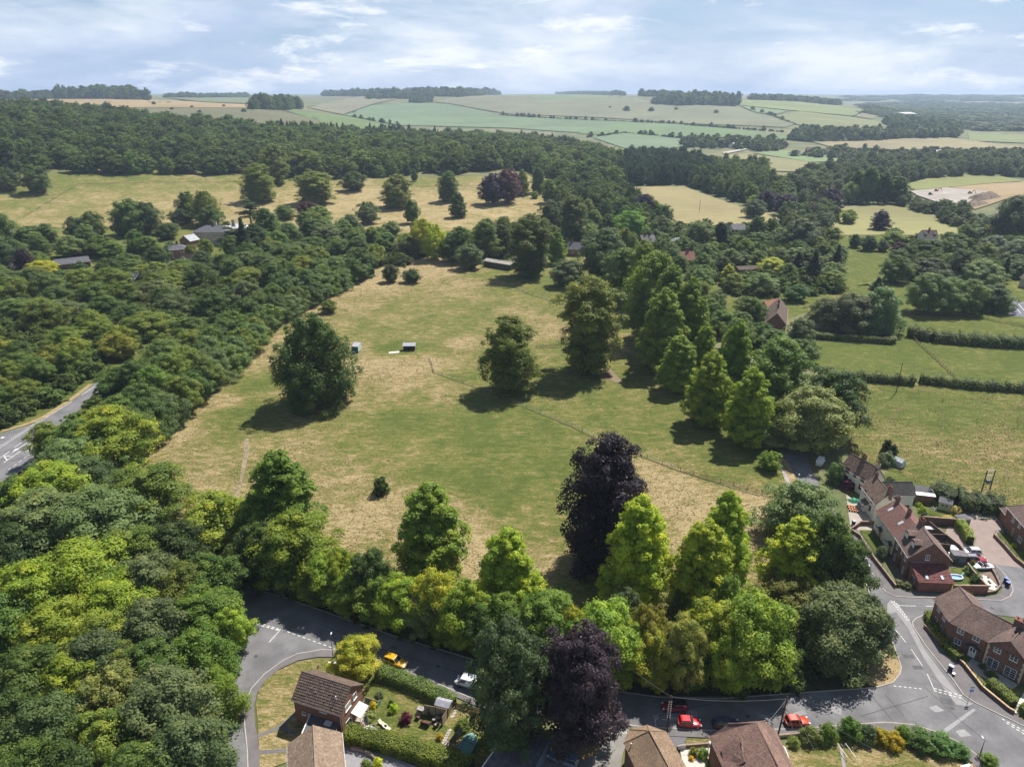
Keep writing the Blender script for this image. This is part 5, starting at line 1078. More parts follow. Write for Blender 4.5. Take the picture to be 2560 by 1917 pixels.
    def door(s, face, u, w=.95, h=2.05, mat=None, glazed=True):
        o, U, n = s.frame(face); Z = Vector((0, 0, 1)); c = o + U * u
        P = lambda a, b_, d: c + U * a + Z * b_ + n * d
        d_ = MB().add([P(-w / 2, .02, .05), P(w / 2, .02, .05), P(w / 2, h, .05), P(-w / 2, h, .05), P(-w / 2, .02, -.01), P(w / 2, .02, -.01), P(w / 2, h, -.01), P(-w / 2, h, -.01)], [(0, 1, 2, 3), (4, 0, 3, 7), (1, 5, 6, 2), (3, 2, 6, 7)]).build('door', mat or UPVC, s.o)
        MB().bar(P(w * .32, 1.0, .05), P(w * .32, 1.14, .09), .04).build('handle', METAL, d_)
        if glazed:
            for q in (-.2, .2): MB().add([P(w * q - .13, 1.2, .057), P(w * q + .13, 1.2, .057), P(w * q + .13, h - .2, .057), P(w * q - .13, h - .2, .057)], [(0, 1, 2, 3)]).build('pane', GLASS, d_)
        return d_
    def chimney(s, x, y, z1, w=.9, d=.55, pots=2, mat=None, z0=None, potm=None):
        z0 = z0 if z0 is not None else s.ridge - 1.4
        ch = MB().box((x, y, (z0 + z1) / 2), (w, d, z1 - z0)).box((x, y, z1 - .06), (w + .14, d + .14, .12)).build('chimney', mat or BR2, s.o)
        for i in range(pots): MB().tube([(x - w * .28 + (w * .56 * i / max(1, pots - 1) if pots > 1 else w * .28), y, z1), (x - w * .28 + (w * .56 * i / max(1, pots - 1) if pots > 1 else w * .28), y, z1 + .42)], [.13, .10], 8).build('chimney_pot', potm or POT, ch)
        return ch
    def skylight(s, x, f, w=.8, h=1.2, front=True):
        """roof window on the front slope, f = 0 at eave, 1 at ridge"""
        y0 = -s.D / 2; sl = Vector((0, s.D / 2, s.ridge - s.eave)).normalized(); n = Vector((0, -sl.z, sl.y)); c = Vector((x, y0, s.eave)) + Vector((0, s.D / 2, s.ridge - s.eave)) * f + n * .07
        P = lambda a, b_, d: c + Vector((a, 0, 0)) + sl * b_ + n * d
        wo = MB().add([P(-w / 2, -h / 2, .05), P(w / 2, -h / 2, .05), P(w / 2, h / 2, .05), P(-w / 2, h / 2, .05), P(-w / 2, -h / 2, -.08), P(w / 2, -h / 2, -.08), P(w / 2, h / 2, -.08), P(-w / 2, h / 2, -.08)], [(0, 1, 2, 3), (4, 5, 1, 0), (5, 6, 2, 1), (6, 7, 3, 2), (7, 4, 0, 3)]).build('roof_window', LEAD, s.o)
        MB().add([P(-w / 2 + .09, -h / 2 + .09, .056), P(w / 2 - .09, -h / 2 + .09, .056), P(w / 2 - .09, h / 2 - .09, .056), P(-w / 2 + .09, h / 2 - .09, .056)], [(0, 1, 2, 3)]).build('pane', SKYPANE, wo)
    def dormer(s, x, f, w=1.9, h=1.3, mat=None):
        k = (s.ridge - s.eave) / (s.D / 2); y = -s.D / 2 + s.D / 2 * f; z = s.eave + (s.ridge - s.eave) * f; yb = y + (h + .35) / k
        d_ = MB().add([(x - w / 2, y, z), (x + w / 2, y, z), (x + w / 2, y, z + h), (x - w / 2, y, z + h), (x - w / 2, y + h / k, z + h), (x + w / 2, y + h / k, z + h), (x, y, z + h + .45)], [(0, 1, 2, 6, 3), (0, 3, 4), (1, 5, 2)]).build('dormer', mat or DWOOD, s.o)
        for sx in (-1, 1): tile_slope(d_, [(x + sx * (w / 2 + .12), y - .12, z + h - .06), (x + sx * (w / 2 + .12), y + h / k + .3, z + h - .06), (x, yb + .45, z + h + .47), (x, y - .12, z + h + .47)], s.slopes[0].data.materials[0], .3, .3, name='dormer_roof')
        wf = MB().box((x, y - .03, z + h * .48), (w * .72, .08, h * .78)).build('dormer_window', UPVC, d_)
        return d_
SKYPANE = M('roof_window_pane', (.55, .6, .66), .15, .03, 1, .02, 5, spec=.8)
def px_house(name, label, pA, pB, D, eave, ridge, wall, roof, inward=1, **kw):
    """house whose front wall foot runs from pixel pA to pixel pB"""
    a, b_ = T(*pA), T(*pB); d = (b_ - a); d.z = 0; L = d.length; d.normalize(); n = Vector((-d.y, d.x, 0)); c = (a + b_) / 2 + n * D / 2
    return House(name, label, c.x, c.y, math.atan2(d.y, d.x), L, D, eave, ridge, wall, roof, z=min(a.z, b_.z) - .15 if a.z else 0.0, **kw)

# ---- brick house in the left corner garden
A = House('brick_house', 'red brick house with dark brown pantiled roof on the corner lawn', -29.02, 85.26, R(-20.1), 8.6, 5.9, 5.1, 7.55, BR1, T_BROWN, .35, .2, tw=.36, th=.40, wave=.05)
A.wpx('f', 807.6, 1775.5, 1.25, .75, 2); A.wpx('f', 759.8, 1782, .62, .62, 1); A.wpx('f', 773.7, 1786.8, .5, .62, 1)
A.wpx('r', 886.7, 1738.3, .95, 1.1, 2); A.wpx('r', 869.4, 1764, 1.5, 1.1, 2); u, z = A.at('r', 872, 1800); A.window('r', u, 1.1, 1.7, 2.1, 2, 2, name='patio_door', sill=False)
for px, py in ((847, 1763), (820, 1745)):
    pass
MB().tube([(2.9, -1.9, 6.2), (2.9, -1.9, 6.9)], .08, 8).build('vent_pipe', UPVC, A.o)
MB().tube([(4.15, -3.02, .1), (4.15, -3.02, 4.9)], .05, 6).build('drainpipe', UPVC, A.o)
cn = thing('canopy', 'pale polycarbonate canopy over the patio door of the corner brick house', 'canopy', A.c, A.rz)
MB().add([(4.35, -.6, 2.75), (6.0, -.6, 2.35), (6.0, 1.9, 2.35), (4.35, 1.9, 2.75), (4.35, -.6, 2.69), (6.0, -.6, 2.29), (6.0, 1.9, 2.29), (4.35, 1.9, 2.69)], [(0, 1, 2, 3), (7, 6, 5, 4), (0, 4, 5, 1), (1, 5, 6, 2), (2, 6, 7, 3)]).build('roof_sheet', M('polycarbonate', (.62, .6, .52), .3, .1), cn)
for y_ in (-.5, 1.8): MB().bar((5.9, y_, 0), (5.9, y_, 2.3), .09).build('post', UPVC, cn)
# flat garage between the two houses
g0 = [G(778, 1783.5, 2.6), G(846, 1801, 2.6), G(838, 1842, 2.6), G(757, 1833, 2.6)]
gt = thing('flat_garage', 'flat felt-roofed garage between the corner brick house and the tan-roofed house', 'garage', (0, 0, 0))
MB().prism([(p.x, p.y) for p in g0], 0, 2.5).build('wall', BR1, gt)
MB().prism([((p.x - g0[0].x) * 1.03 + g0[0].x - .08, (p.y - g0[0].y) * 1.03 + g0[0].y + .05) for p in g0], 2.5, 2.62).build('roof', M('roofing_felt', (.10, .10, .11), .95, .15, .6, .2, 6), gt)
q = g0[3].lerp(g0[0], .5); MB().bar(g0[0] + Vector((-.1, 0, .06)), g0[3] + Vector((-.12, -.1, .06)), .12, .2).build('fascia', UPVC, gt)
rl_ = G(820, 1808, 2.75); MB().box((rl_.x, rl_.y, 2.8), (1.1, .8, .3), R(-20)).build('roof_light', M('rooflight_dome', (.5, .52, .54), .3, .1), gt)
# ---- tan-roofed house below it
B = House('tan_roof_house', 'brick house with light tan tiled gable roof beside the flat garage', -27.23, 71.3, R(-73.4), 10.4, 7.0, 5.2, 7.6, BR1, T_TAN, .35, .2, tw=.33, th=.33)
# ---- polygonal-ended house beside the drive
def poly_house(name, label, eavepts, ridgepts, faces, zE, wall, roof, tw=.22, th=.24, inset=.93, cat='house'):
    c = sum((Vector((p[0], p[1], 0)) for p in eavepts), Vector()) / len(eavepts)
    o = thing(name, label, cat, (c.x, c.y, 0))
    E_ = [Vector((p[0] - c.x, p[1] - c.y, p[2] if len(p) > 2 else zE)) for p in eavepts]; Rg = [Vector((p[0] - c.x, p[1] - c.y, p[2])) for p in ridgepts]
    MB().prism([(p.x * inset, p.y * inset) for p in E_], 0, min(p.z for p in E_) + .1).build('wall', wall, o)
    pt = lambda k: E_[k] if k < 100 else Rg[k - 100]
    for f in faces: tile_slope(o, [pt(k) for k in f], roof, tw, th)
    return o, c, E_, Rg
c_o, c_c, c_E, c_R = poly_house('octagonal_end_house', 'brick house with a tan plain-tiled roof and faceted hip end beside the drive', [(16.17, 75.64), (17.4, 78.02), (20.15, 78.84), (22.72, 77.66), (26.0, 65.5), (19.1, 63.9)], [(19.73, 75.7, 7.3), (22.55, 65.2, 7.3)],
    [(5, 0, 100, 101), (0, 1, 100), (1, 2, 100), (2, 3, 100), (3, 4, 101, 100)], 5.0, BR2, M('plain_tan_tile', (.215, .15, .10), .92, .15, .5, .3, 5, useV=True), .2, .2)
for k in (0, 1, 2, 3): MB().tube([c_E[k] + Vector((0, 0, .04)), c_R[0] + Vector((0, 0, .05))], .085, 6).build('hip_ridge', MATS['plain_tan_tile'], c_o)
MB().tube([c_R[0] + Vector((0, 0, .05)), c_R[1] + Vector((0, 0, .05))], .1, 6).build('ridge', MATS['plain_tan_tile'], c_o)
MB().tube([(-3.2, 1.4, 5.5), (-3.2, 1.4, 6.1)], .09, 8).build('flue', METAL, c_o)
w_ = MB().box((-3.05, -2.2, 3.6), (.1, 1.1, 1.2), R(16)).build('window', UPVC, c_o); MB().box((-3.11, -2.2, 3.6), (.06, .9, 1.0), R(16)).build('pane', GLASS, w_)
# ---- rosy-tiled half-hipped house
d_o, d_c, d_E, d_R = poly_house('half_hipped_house', 'house with a big rosy-brown plain-tiled half-hipped roof facing the parked cars', [(28.8, 76.7, 5.0), (38.6, 77.2, 5.8), (39.2, 64.5, 5.8), (30.3, 64.5, 5.0)], [(35.0, 75.9, 8.6), (36.1, 64.5, 8.6), (31.5, 77.15, 7.1), (37.0, 77.5, 7.3)],
    [(3, 0, 102, 100, 101), (1, 2, 101, 100, 103), (102, 103, 100)], 5.0, BR2, M('rosy_plain_tile', (.19, .12, .098), .92, .18, .8, .42, 5, useV=True), .18, .2, .95)
MB().tube([d_R[0] + Vector((0, 0, .05)), d_R[1] + Vector((0, 0, .05))], .12, 6).build('ridge', MATS['rosy_plain_tile'], d_o)
MB().tube([d_R[2] + Vector((0, 0, .05)), d_R[0] + Vector((0, 0, .05)), d_R[3] + Vector((0, 0, .05))], .09, 6).build('hip_ridge', MATS['rosy_plain_tile'], d_o)
p_ = G(1856, 1886, 6.9); q_ = Vector((p_.x - d_c.x, p_.y - d_c.y, 0))   # gable dormer with a round window
gd = MB().add([(q_.x - 2.3, q_.y - .9, 4.6), (q_.x + 2.3, q_.y - .9, 4.9), (q_.x, q_.y - .9, 6.9), (q_.x, q_.y + 2.2, 6.9)], [(0, 1, 2)]).build('gable', BR3, d_o)
for sx in (-1, 1): tile_slope(d_o, [(q_.x + sx * 2.5, q_.y - 1.1, 4.6), (q_.x + sx * 2.2, q_.y + 2.0, 5.9 if sx < 0 else 6.0), (q_.x, q_.y + 2.4, 6.95), (q_.x, q_.y - 1.1, 6.95)], MATS['rosy_plain_tile'], .18, .2, name='gable_roof')
rw = MB().tube([(q_.x, q_.y - .9, 5.75), (q_.x, q_.y - .98, 5.75)], .36, 14).build('round_window', UPVC, d_o); MB().tube([(q_.x, q_.y - .97, 5.75), (q_.x, q_.y - .995, 5.75)], .27, 14).build('pane', GLASS, rw)
cv = thing('conservatory', 'glazed lean-to conservatory against the half-hipped house', 'conservatory', (0, 0, 0)); cp1 = [G(1943, 1852, 2.6), G(1962, 1868, 2.2), G(1985, 1930, 2.2), G(1955, 1930, 2.6)]
MB().add([tuple(p) for p in cp1] + [(p.x, p.y, 0) for p in cp1], [(0, 1, 2, 3), (4, 5, 1, 0), (5, 6, 2, 1), (6, 7, 3, 2)]).build('glazing', M('conservatory_glass', (.5, .53, .58), .15, .05, spec=.7), cv)
for i in range(4): MB().bar(cp1[i] + Vector((0, 0, .03)), cp1[(i + 1) % 4] + Vector((0, 0, .03)), .1).build('glazing_bar', UPVC, cv)
for i in range(1, 4): MB().bar(cp1[0].lerp(cp1[3], i / 4) + Vector((0, 0, .03)), cp1[1].lerp(cp1[2], i / 4) + Vector((0, 0, .03)), .06).build('glazing_bar', UPVC, cv)
# ---- roof with big chimney in the bottom corner
Eh = House('chimney_house', 'pale tan roofed house with a large white-capped chimney beside the lamp post', 60.4, 66.4, R(14), 11, 8.6, 5.0, 7.4, BR2, T_TAN, .35, .2, hip=(0, 3.2))
Eh.chimney(1.2, 2.0, 8.4, 1.25, .95, 2, M('chimney_pale_brick', (.33, .21, .15), .9), 5.2); MB().box((1.2, 2.0, 8.44), (1.5, 1.2, .1)).build('chimney_cap', M('white_cement', (.7, .68, .64), .9), Eh.o)
MB().tube([(3.2, 1.6, 6.4), (3.2, 1.6, 7.2)], .08, 8).build('vent_pipe', BLACK, Eh.o)
# ---- dark slate garage under the purple tree
ga = [G(1262, 1838, 3.0), G(1372, 1848, 2.6), G(1330, 1935, 2.6), G(1185, 1945, 3.0)]
go_ = thing('slate_garage', 'low slate-roofed garage in deep shade under the purple tree', 'garage', (0, 0, 0))
MB().prism([(p.x, p.y) for p in ga], 0, 2.45).build('wall', M('blue_painted_timber', (.16, .21, .27), .8), go_)
tile_slope(go_, [tuple(ga[1]), tuple(ga[2]), tuple(ga[3]), tuple(ga[0])], T_SLATE, .3, .28)
MB().bar(ga[3] + Vector((0, 0, .05)), ga[0] + Vector((0, 0, .05)), .14, .14).build('barge_board', UPVC, go_)
# ---- cranked brick house on the junction corner
u_ = Vector((.608, -.794, 0)); n_ = Vector((.794, .608, 0)); lc = Vector((82.5, 99.5, 0))
lo = thing('cranked_brick_house', 'cranked brown-brick house with white windows, porch and quoined gable behind a clipped hedge', 'house', lc)
def LP(x, y, z): return (x - lc.x, y - lc.y, z)
FP = [(79.0, 107.5), (78.45, 101.45), (86.2, 91.3), (92.3, 96.0), (86.2, 104.3), (86.6, 107.8)]
MB().prism([(x - lc.x, y - lc.y) for x, y in FP], 0, 4.9).build('wall', BR2, lo)
MB().add([LP(79.0, 107.5, 4.9), LP(86.6, 107.8, 4.9), LP(82.9, 107.6, 7.4)], [(0, 1, 2)]).build('gable_wall', BR2, lo); MB().add([LP(86.2, 91.3, 4.9), LP(92.3, 96.0, 4.9), LP(89.2, 93.75, 7.4)], [(0, 1, 2)]).build('gable_wall', BR2, lo)
TR = T_RED
tile_slope(lo, [LP(78.6, 107.75, 4.75), LP(78.05, 101.3, 4.75), LP(82.5, 102.85, 7.5), LP(82.9, 107.8, 7.5)], TR, .2, .2); tile_slope(lo, [LP(86.95, 108.0, 4.75), LP(86.55, 104.5, 4.75), LP(82.5, 102.85, 7.5), LP(82.9, 107.8, 7.5)], TR, .2, .2)
tile_slope(lo, [LP(78.05, 101.3, 4.75), LP(86.0, 90.9, 4.75), LP(89.35, 93.5, 7.5), LP(82.5, 102.85, 7.5)], TR, .2, .2); tile_slope(lo, [LP(92.6, 95.8, 4.75), LP(86.55, 104.5, 4.75), LP(82.5, 102.85, 7.5), LP(89.35, 93.5, 7.5)], TR, .2, .2)
MB().tube([LP(82.9, 107.8, 7.53), LP(82.5, 102.85, 7.53), LP(89.35, 93.5, 7.53)], .11, 6).build('ridge', TR, lo); MB().tube([LP(78.05, 101.3, 4.8), LP(82.5, 102.85, 7.53)], .09, 6).build('hip_ridge', TR, lo)
gm = Vector((84.0, 94.28, 0)) - n_ * .35; gw = 2.9
C_, D_ = gm - u_ * gw, gm + u_ * gw; ap = gm + n_ * 3.9
MB().add([LP(C_.x, C_.y, 0), LP(D_.x, D_.y, 0), LP(D_.x, D_.y, 4.75), LP(gm.x, gm.y, 7.0), LP(C_.x, C_.y, 4.75), LP(*(C_ + n_ * .6).xy, 0), LP(*(C_ + n_ * .6).xy, 4.9), LP(*(D_ + n_ * .6).xy, 0), LP(*(D_ + n_ * .6).xy, 4.9)], [(0, 1, 2, 3, 4), (5, 0, 4, 6), (1, 7, 8, 2)]).build('gable_wall', BR2, lo)
gf = gm - n_ * .2
for sg in (-1, 1):
    ee = gf + u_ * sg * (gw + .25); tile_slope(lo, [LP(ee.x, ee.y, 4.6), LP(*(ee + n_ * .75).xy, 4.85), LP(ap.x, ap.y, 7.08), LP(gf.x, gf.y, 7.08)], TR, .2, .2, name='gable_roof')
MB().tube([LP(gf.x, gf.y, 7.12), LP(ap.x, ap.y, 7.12)], .1, 6).build('ridge', TR, lo)
Lh = House.__new__(House); Lh.o = lo; Lh.rz = math.atan2(u_.y, u_.x); Lh.L, Lh.D = 5.8, 0.0; Lh.c = lc
class Wall(House):
    """one wall of a house, given by its foot line in world space, for windows and doors"""
    def __init__(s, root, a, b_): s.o = root; s.a, s.b = Vector(a), Vector(b_); s.c = Vector((root.location.x, root.location.y, root.location.z)); s.rz = 0
    def frame(s, face):
        d = (s.b - s.a).normalized(); m_ = (s.a + s.b) / 2 - s.c; m_.z = 0; return m_, d, Vector((d.y, -d.x, 0))
wg = Wall(lo, (*C_.xy, 0), (*D_.xy, 0)); w2 = Wall(lo, (78.45, 101.45, 0), (86.2, 91.3, 0)); w1 = Wall(lo, (79.0, 107.5, 0), (78.45, 101.45, 0))
wg.wpx('f', 2494, 1624, 1.05, 1.0, 2, 2); wg.wpx('f', 2535, 1645, 1.15, 1.05, 2, 2); wg.wpx('f', 2481, 1657, 1.75, 1.85, 2, 4, sill=False, name='french_window'); wg.wpx('f', 2525, 1680, 1.75, 1.85, 2, 4, sill=False, name='french_window')
w2.wpx('f', 2402, 1577, 1.1, 1.05, 2, 2); w2.wpx('f', 2441, 1595, 1.1, 1.05, 2, 2); w2.wpx('f', 2394, 1603, 1.1, 1.05, 2, 2)
w1.wpx('f', 2348, 1522, 1.0, 1.0, 2, 2); w1.wpx('f', 2361, 1544, 1.0, 1.0, 2, 2); w1.wpx('f', 2340, 1549, .9, 1.1, 1, 2); w1.wpx('f', 2354, 1571, .9, 1.1, 1, 2)
ud, _z = w2.at('f', 2430, 1630); w2.door('f', ud, 1.15, 2.1)
mo, md, mn = w2.frame('f'); pc = mo + md * ud
for sg in (-1, 1): tile_slope(lo, [tuple(pc + md * sg * 1.15 - Vector((0, 0, -2.25))), tuple(pc + md * sg * 1.15 + mn * .8 + Vector((0, 0, 2.25))), tuple(pc + mn * .8 + Vector((0, 0, 2.85))), tuple(pc + Vector((0, 0, 2.85)))], T_DARK, .2, .2, name='porch_roof')
for P0 in (C_, D_):
    for i in range(9):
        sgn = 1 if P0 is C_ else -1; wq = .42 if i % 2 else .28; p = P0 + u_ * sgn * wq / 2 - n_ * .02
        MB().box((p.x - lc.x, p.y - lc.y, .26 + i * .52), (wq, .10, .46), math.atan2(u_.y, u_.x)).build('quoin', CREAMQ, lo)
cq = G(2548, 1562, 7.6); MB().box(LP(cq.x, cq.y, 6.6), (1.5, 1.0, 4.2), R(-52)).box(LP(cq.x, cq.y, 8.65), (1.7, 1.2, .2), R(-52)).build('chimney', BR2, lo)
for i in (-.4, .4): MB().tube([LP(cq.x + i * .6, cq.y - i * .8, 8.7), LP(cq.x + i * .6, cq.y - i * .8, 9.15)], [.14, .11], 8).build('chimney_pot', POT, lo)
# ---- terrace along the lane
T1 = House('white_cottage', 'white rendered cottage with mossy clay roof and dark windows beside the red maple', 87.75, 156.3, R(-67.9), 8.4, 5.0, 4.75, 7.7, RENDER, T_MOSS, .3, .15, tw=.22, th=.22)
for px, py, w, h in ((2119.5, 1174, 1.15, 1.3), (2138, 1186, .9, 1.3), (2157, 1197.5, 1.1, 1.3), (2115, 1194, 1.15, 1.3), (2151, 1217, 1.0, 1.2)): T1.wpx('f', px, py, w, h, 2, 2, DWOOD)
u, z = T1.at('f', 2134, 1208); T1.door('f', u, 1.0, 2.0, DWOOD, False); T1.chimney(-.6, .3, 8.9, 1.1, .7, 3); T1.chimney(3.9, .1, 8.7, .8, .6, 2, M('pale_chimney', (.42, .34, .26), .9))
T2 = House('white_cottage', 'white cottage with bay window and lichened clay roof, its end gable to the yard', 86.75, 145.0, R(-93.5), 8.2, 5.2, 4.75, 7.6, RENDER, T_MOSS, .3, .12, tw=.22, th=.22)
for px, py in ((2164.5, 1229), (2180, 1250)): T2.wpx('f', px, py, .85, 1.2, 1, 2, DWOOD)
T2.wpx('f', 2175, 1270, .9, 1.2, 1, 2, DWOOD); T2.wpx('f', 2155, 1254, .8, 1.1, 1, 2); T2.wpx('r', 2226, 1246, .55, .7, 1, 1, DWOOD)
u, z = T2.at('f', 2165, 1264)
by = MB().add([(u - 1.0, -2.6, .2), (u - .6, -3.35, .2), (u + .6, -3.35, .2), (u + 1.0, -2.6, .2), (u - 1.0, -2.6, 2.3), (u - .6, -3.35, 2.3), (u + .6, -3.35, 2.3), (u + 1.0, -2.6, 2.3)], [(0, 1, 5, 4), (1, 2, 6, 5), (2, 3, 7, 6), (4, 5, 6, 7)]).build('bay', RENDER, T2.o)
MB().add([(u - .5, -3.37, 1.0), (u + .5, -3.37, 1.0), (u + .5, -3.37, 2.1), (u - .5, -3.37, 2.1)], [(0, 1, 2, 3)]).build('pane', GLASS, by); tile_slope(T2.o, [(u - 1.3, -3.6, 2.3), (u + 1.3, -3.6, 2.3), (u + 1.2, -2.58, 2.9), (u - 1.2, -2.58, 2.9)], T_MOSS, .2, .2, name='bay_roof')
T2.chimney(3.7, .1, 8.75, 1.2, .7, 3); T2.chimney(-3.6, 0, 8.5, .7, .55, 1)
T3 = House('slate_wing', 'white rendered rear wing with dark slate roof joining the bay-windowed cottage', 91.2, 147.2, R(-1), 7.4, 4.3, 4.7, 6.9, RENDER, T_DARK, .25, .12, tw=.25, th=.22)
u, z = T3.at('f', 2266, 1261); T3.window('f', u, 1.2, 1.5, 1.3, 2, 2, DWOOD); u, z = T3.at('f', 2238, 1240); T3.window('f', u, 3.6, .8, 1.0, 1, 1, DWOOD)
l3 = [G(2286, 1212, 3.0), G(2331, 1218, 3.0), G(2339, 1241.6, 2.3), G(2290, 1236, 2.3)]
t3b = thing('lean_to', 'black felt lean-to with a translucent lower strip behind the white cottages', 'outbuilding', (0, 0, 0))
MB().add([tuple(p) for p in l3] + [(p.x, p.y, 0) for p in l3], [(0, 1, 2, 3), (7, 6, 2, 3), (5, 1, 2, 6), (4, 7, 3, 0), (4, 0, 1, 5)]).build('wall', BR3, t3b)
MB().add([tuple(l3[0] + Vector((0, 0, .06))), tuple(l3[1] + Vector((0, 0, .06))), tuple(l3[1].lerp(l3[2], .7) + Vector((0, 0, .06))), tuple(l3[0].lerp(l3[3], .7) + Vector((0, 0, .06)))], [(0, 1, 2, 3)]).build('roof', M('roofing_felt', (.10, .10, .11), .95), t3b)
MB().add([tuple(l3[0].lerp(l3[3], .71) + Vector((0, 0, .065))), tuple(l3[1].lerp(l3[2], .71) + Vector((0, 0, .065))), tuple(l3[2] + Vector((0, -.1, .06))), tuple(l3[3] + Vector((0, -.1, .06)))], [(0, 1, 2, 3)]).build('roof_light', M('polycarbonate', (.62, .6, .52), .3, .1), t3b)
T4 = House('pantile_cottages', 'pair of white cottages under one pink pantiled roof with two roof windows', 85.9, 132.6, R(-95.05), 10.3, 7.4, 4.9, 7.7, RENDER, T_PAN, .3, .15, tw=.24, th=.34, wave=.055)
for px, py in ((2195, 1291), (2218.5, 1326), (2190, 1314), (2213, 1350), (2206, 1307), (2229, 1343)): T4.wpx('f', px, py, .55 if px in (2206, 2229) else .75, .95, 2, 2)
for px, py in ((2198, 1343), (2222, 1380)):
    u, z = T4.at('f', px, py); T4.door('f', u, .9, 2.0, M('oak_door', (.36, .22, .10), .7), False)
    for sg in (-1, 1): tile_slope(T4.o, [(u + sg * .95, -3.7, 2.15), (u + sg * .95, -4.5, 2.15), (u, -4.5, 2.75), (u, -3.7, 2.75)], T_DARK, .2, .2, name='porch_roof')
for px, py in ((2233, 1274), (2258, 1308)):
    p = G(px, py, 6.3); lx = (p.x - T4.c.x) * math.cos(T4.rz) + (p.y - T4.c.y) * math.sin(T4.rz); T4.skylight(lx, .52, .75, 1.3)
T4.chimney(-4.6, 0, 9.0, .8, .6, 1, None, 6.4); T4.chimney(.7, .2, 8.9, .8, .6, 1, None, 6.4)
T5 = House('dormer_house', 'tall brown brick house with two tiled dormers and a steep gable at the lane corner', 85.2, 123.5, R(-97.6), 7.5, 7.9, 5.0, 8.6, BR2, T_RED, .3, .15, tw=.2, th=.2)
for px, py, w, h in ((2244, 1365, .85, 1.3), (2254.5, 1379, .5, 1.0), (2264, 1394, .85, 1.3), (2236.5, 1392, .85, 1.4), (2257, 1424, .85, 1.5)): T5.wpx('f', px, py, w, h, 2, 2)
u, z = T5.at('f', 2247, 1413); T5.door('f', u, .95, 2.2, DWOOD, False)
T5.wpx('r', 2319, 1393, .8, 1.25, 2, 3)
T5.dormer(-1.75, .28); T5.dormer(1.55, .28); T5.chimney(-3.5, .3, 9.7, 1.3, .8, 3)
T6 = thing('brick_extension', 'single-storey brick extension with maroon lean-to roof and two roof windows', 'house', (84.3, 117.6, 0), R(-3))
MB().add([(-3.3, -1.9, 0), (3.3, -1.9, 0), (3.3, 2.2, 0), (-3.3, 2.2, 0), (-3.3, -1.9, 2.35), (3.3, -1.9, 2.35), (3.3, 2.2, 3.9), (-3.3, 2.2, 3.9)], [(0, 1, 5, 4), (1, 2, 6, 5), (3, 0, 4, 7)]).build('wall', BR1, T6)
tile_slope(T6, [(-3.5, -2.15, 2.32), (3.5, -2.15, 2.32), (3.5, 2.25, 4.0), (-3.5, 2.25, 4.0)], T_MAROON, .3, .34, wave=.035)
for x_ in (-1.5, 1.5):
    s_ = Vector((0, 4.4, 1.68)).normalized(); nn = Vector((0, -s_.z, s_.y)); c0 = Vector((x_, -1.0, 2.78)) + nn * .08
    rwn = MB().add([c0 + Vector((a, 0, 0)) + s_ * b_ + nn * d for d in (.05, -.08) for a, b_ in ((-.35, -.55), (.35, -.55), (.35, .55), (-.35, .55))], [(0, 1, 2, 3), (4, 5, 1, 0), (5, 6, 2, 1), (6, 7, 3, 2), (7, 4, 0, 3)]).build('roof_window', BLACK, T6)
    MB().add([c0 + Vector((a, 0, 0)) + s_ * b_ + nn * .056 for a, b_ in ((-.24, -.44), (.24, -.44), (.24, .44), (-.24, .44))], [(0, 1, 2, 3)]).build('pane', SKYPANE, rwn)
MB().box((0, 2.2, 4.02), (6.9, .2, .08)).build('flashing', LEAD, T6)
w_ = MB().box((-3.33, 0.2, 1.3), (.06, 1.2, 1.6)).build('window', UPVC, T6)
for y_ in (-.1, .5): MB().box((-3.37, y_, 1.3), (.03, .48, 1.4)).build('pane', GLASS, w_)
Rh = px_house('brick_villa', 'brown brick house with garage and wall dormer across the paved court', (2506, 1312), (2566, 1384), 7.5, 5.0, 7.8, BR2, T_RED, tw=.2, th=.2, hip=(3, 0))
for px, py in ((2534, 1298), (2549, 1313), (2550, 1348)): Rh.wpx('f', px, py, 1.0 if py < 1340 else 1.4, 1.2, 2, 3)
u, z = Rh.at('f', 2530, 1335); Rh.door('f', u, 1.0, 2.1, M('oak_door', (.36, .22, .10), .7), False)
Rg = px_house('villa_garage', 'garage wing with brown door and hipped tile roof beside the brick villa', (2496, 1296), (2510, 1314), 7, 3.0, 5.6, BR2, T_RED, tw=.2, th=.2, hip=(2.5, 0)); Rg.door('f', 0, 2.2, 2.1, M('garage_door', (.25, .13, .06), .6), False)
# ---- meadow buildings
bn = px_house('long_barn', 'long low barn with grey sheeted roof and dark boarded front at the paddock head', (1209, 666), (1276, 677), 6, 3.4, 4.3, M('barn_boards', (.10, .10, .085), .95, .2, 1), M('fibre_cement', (.33, .31, .27), .9, .15, .3, .1, 3, useV=True), tw=1.0, th=1.2, cat='barn')
for i in range(7): MB().box((-bn.L / 2 + bn.L * (i + .5) / 7, -3.05, 1.7), (.14, .14, 3.3)).build('post', DWOOD, bn.o)
gs = thing('green_shed', 'dark green timber trailer shed with pale flat roof beside the lone oak', 'shed', G(888, 882), R(-4))
MB().box((0, 2.0, 1.45), (2.6, 4.6, 2.3)).build('body', M('green_paint', (.02, .12, .085), .7, .15, 1), gs); MB().add([(-1.4, -.4, 2.65), (1.4, -.4, 2.65), (1.4, 4.4, 2.8), (-1.4, 4.4, 2.8), (-1.4, -.4, 2.55), (1.4, -.4, 2.55), (1.4, 4.4, 2.7), (-1.4, 4.4, 2.7)], [(0, 1, 2, 3), (4, 5, 1, 0), (5, 6, 2, 1), (6, 7, 3, 2), (7, 4, 0, 3)]).build('roof', M('felt_grey', (.30, .30, .34), .8), gs)
MB().box((1.33, 2.0, 1.45), (.06, 4.6, 2.3)).build('side_trim', M('pale_green_trim', (.42, .52, .47), .7), gs)
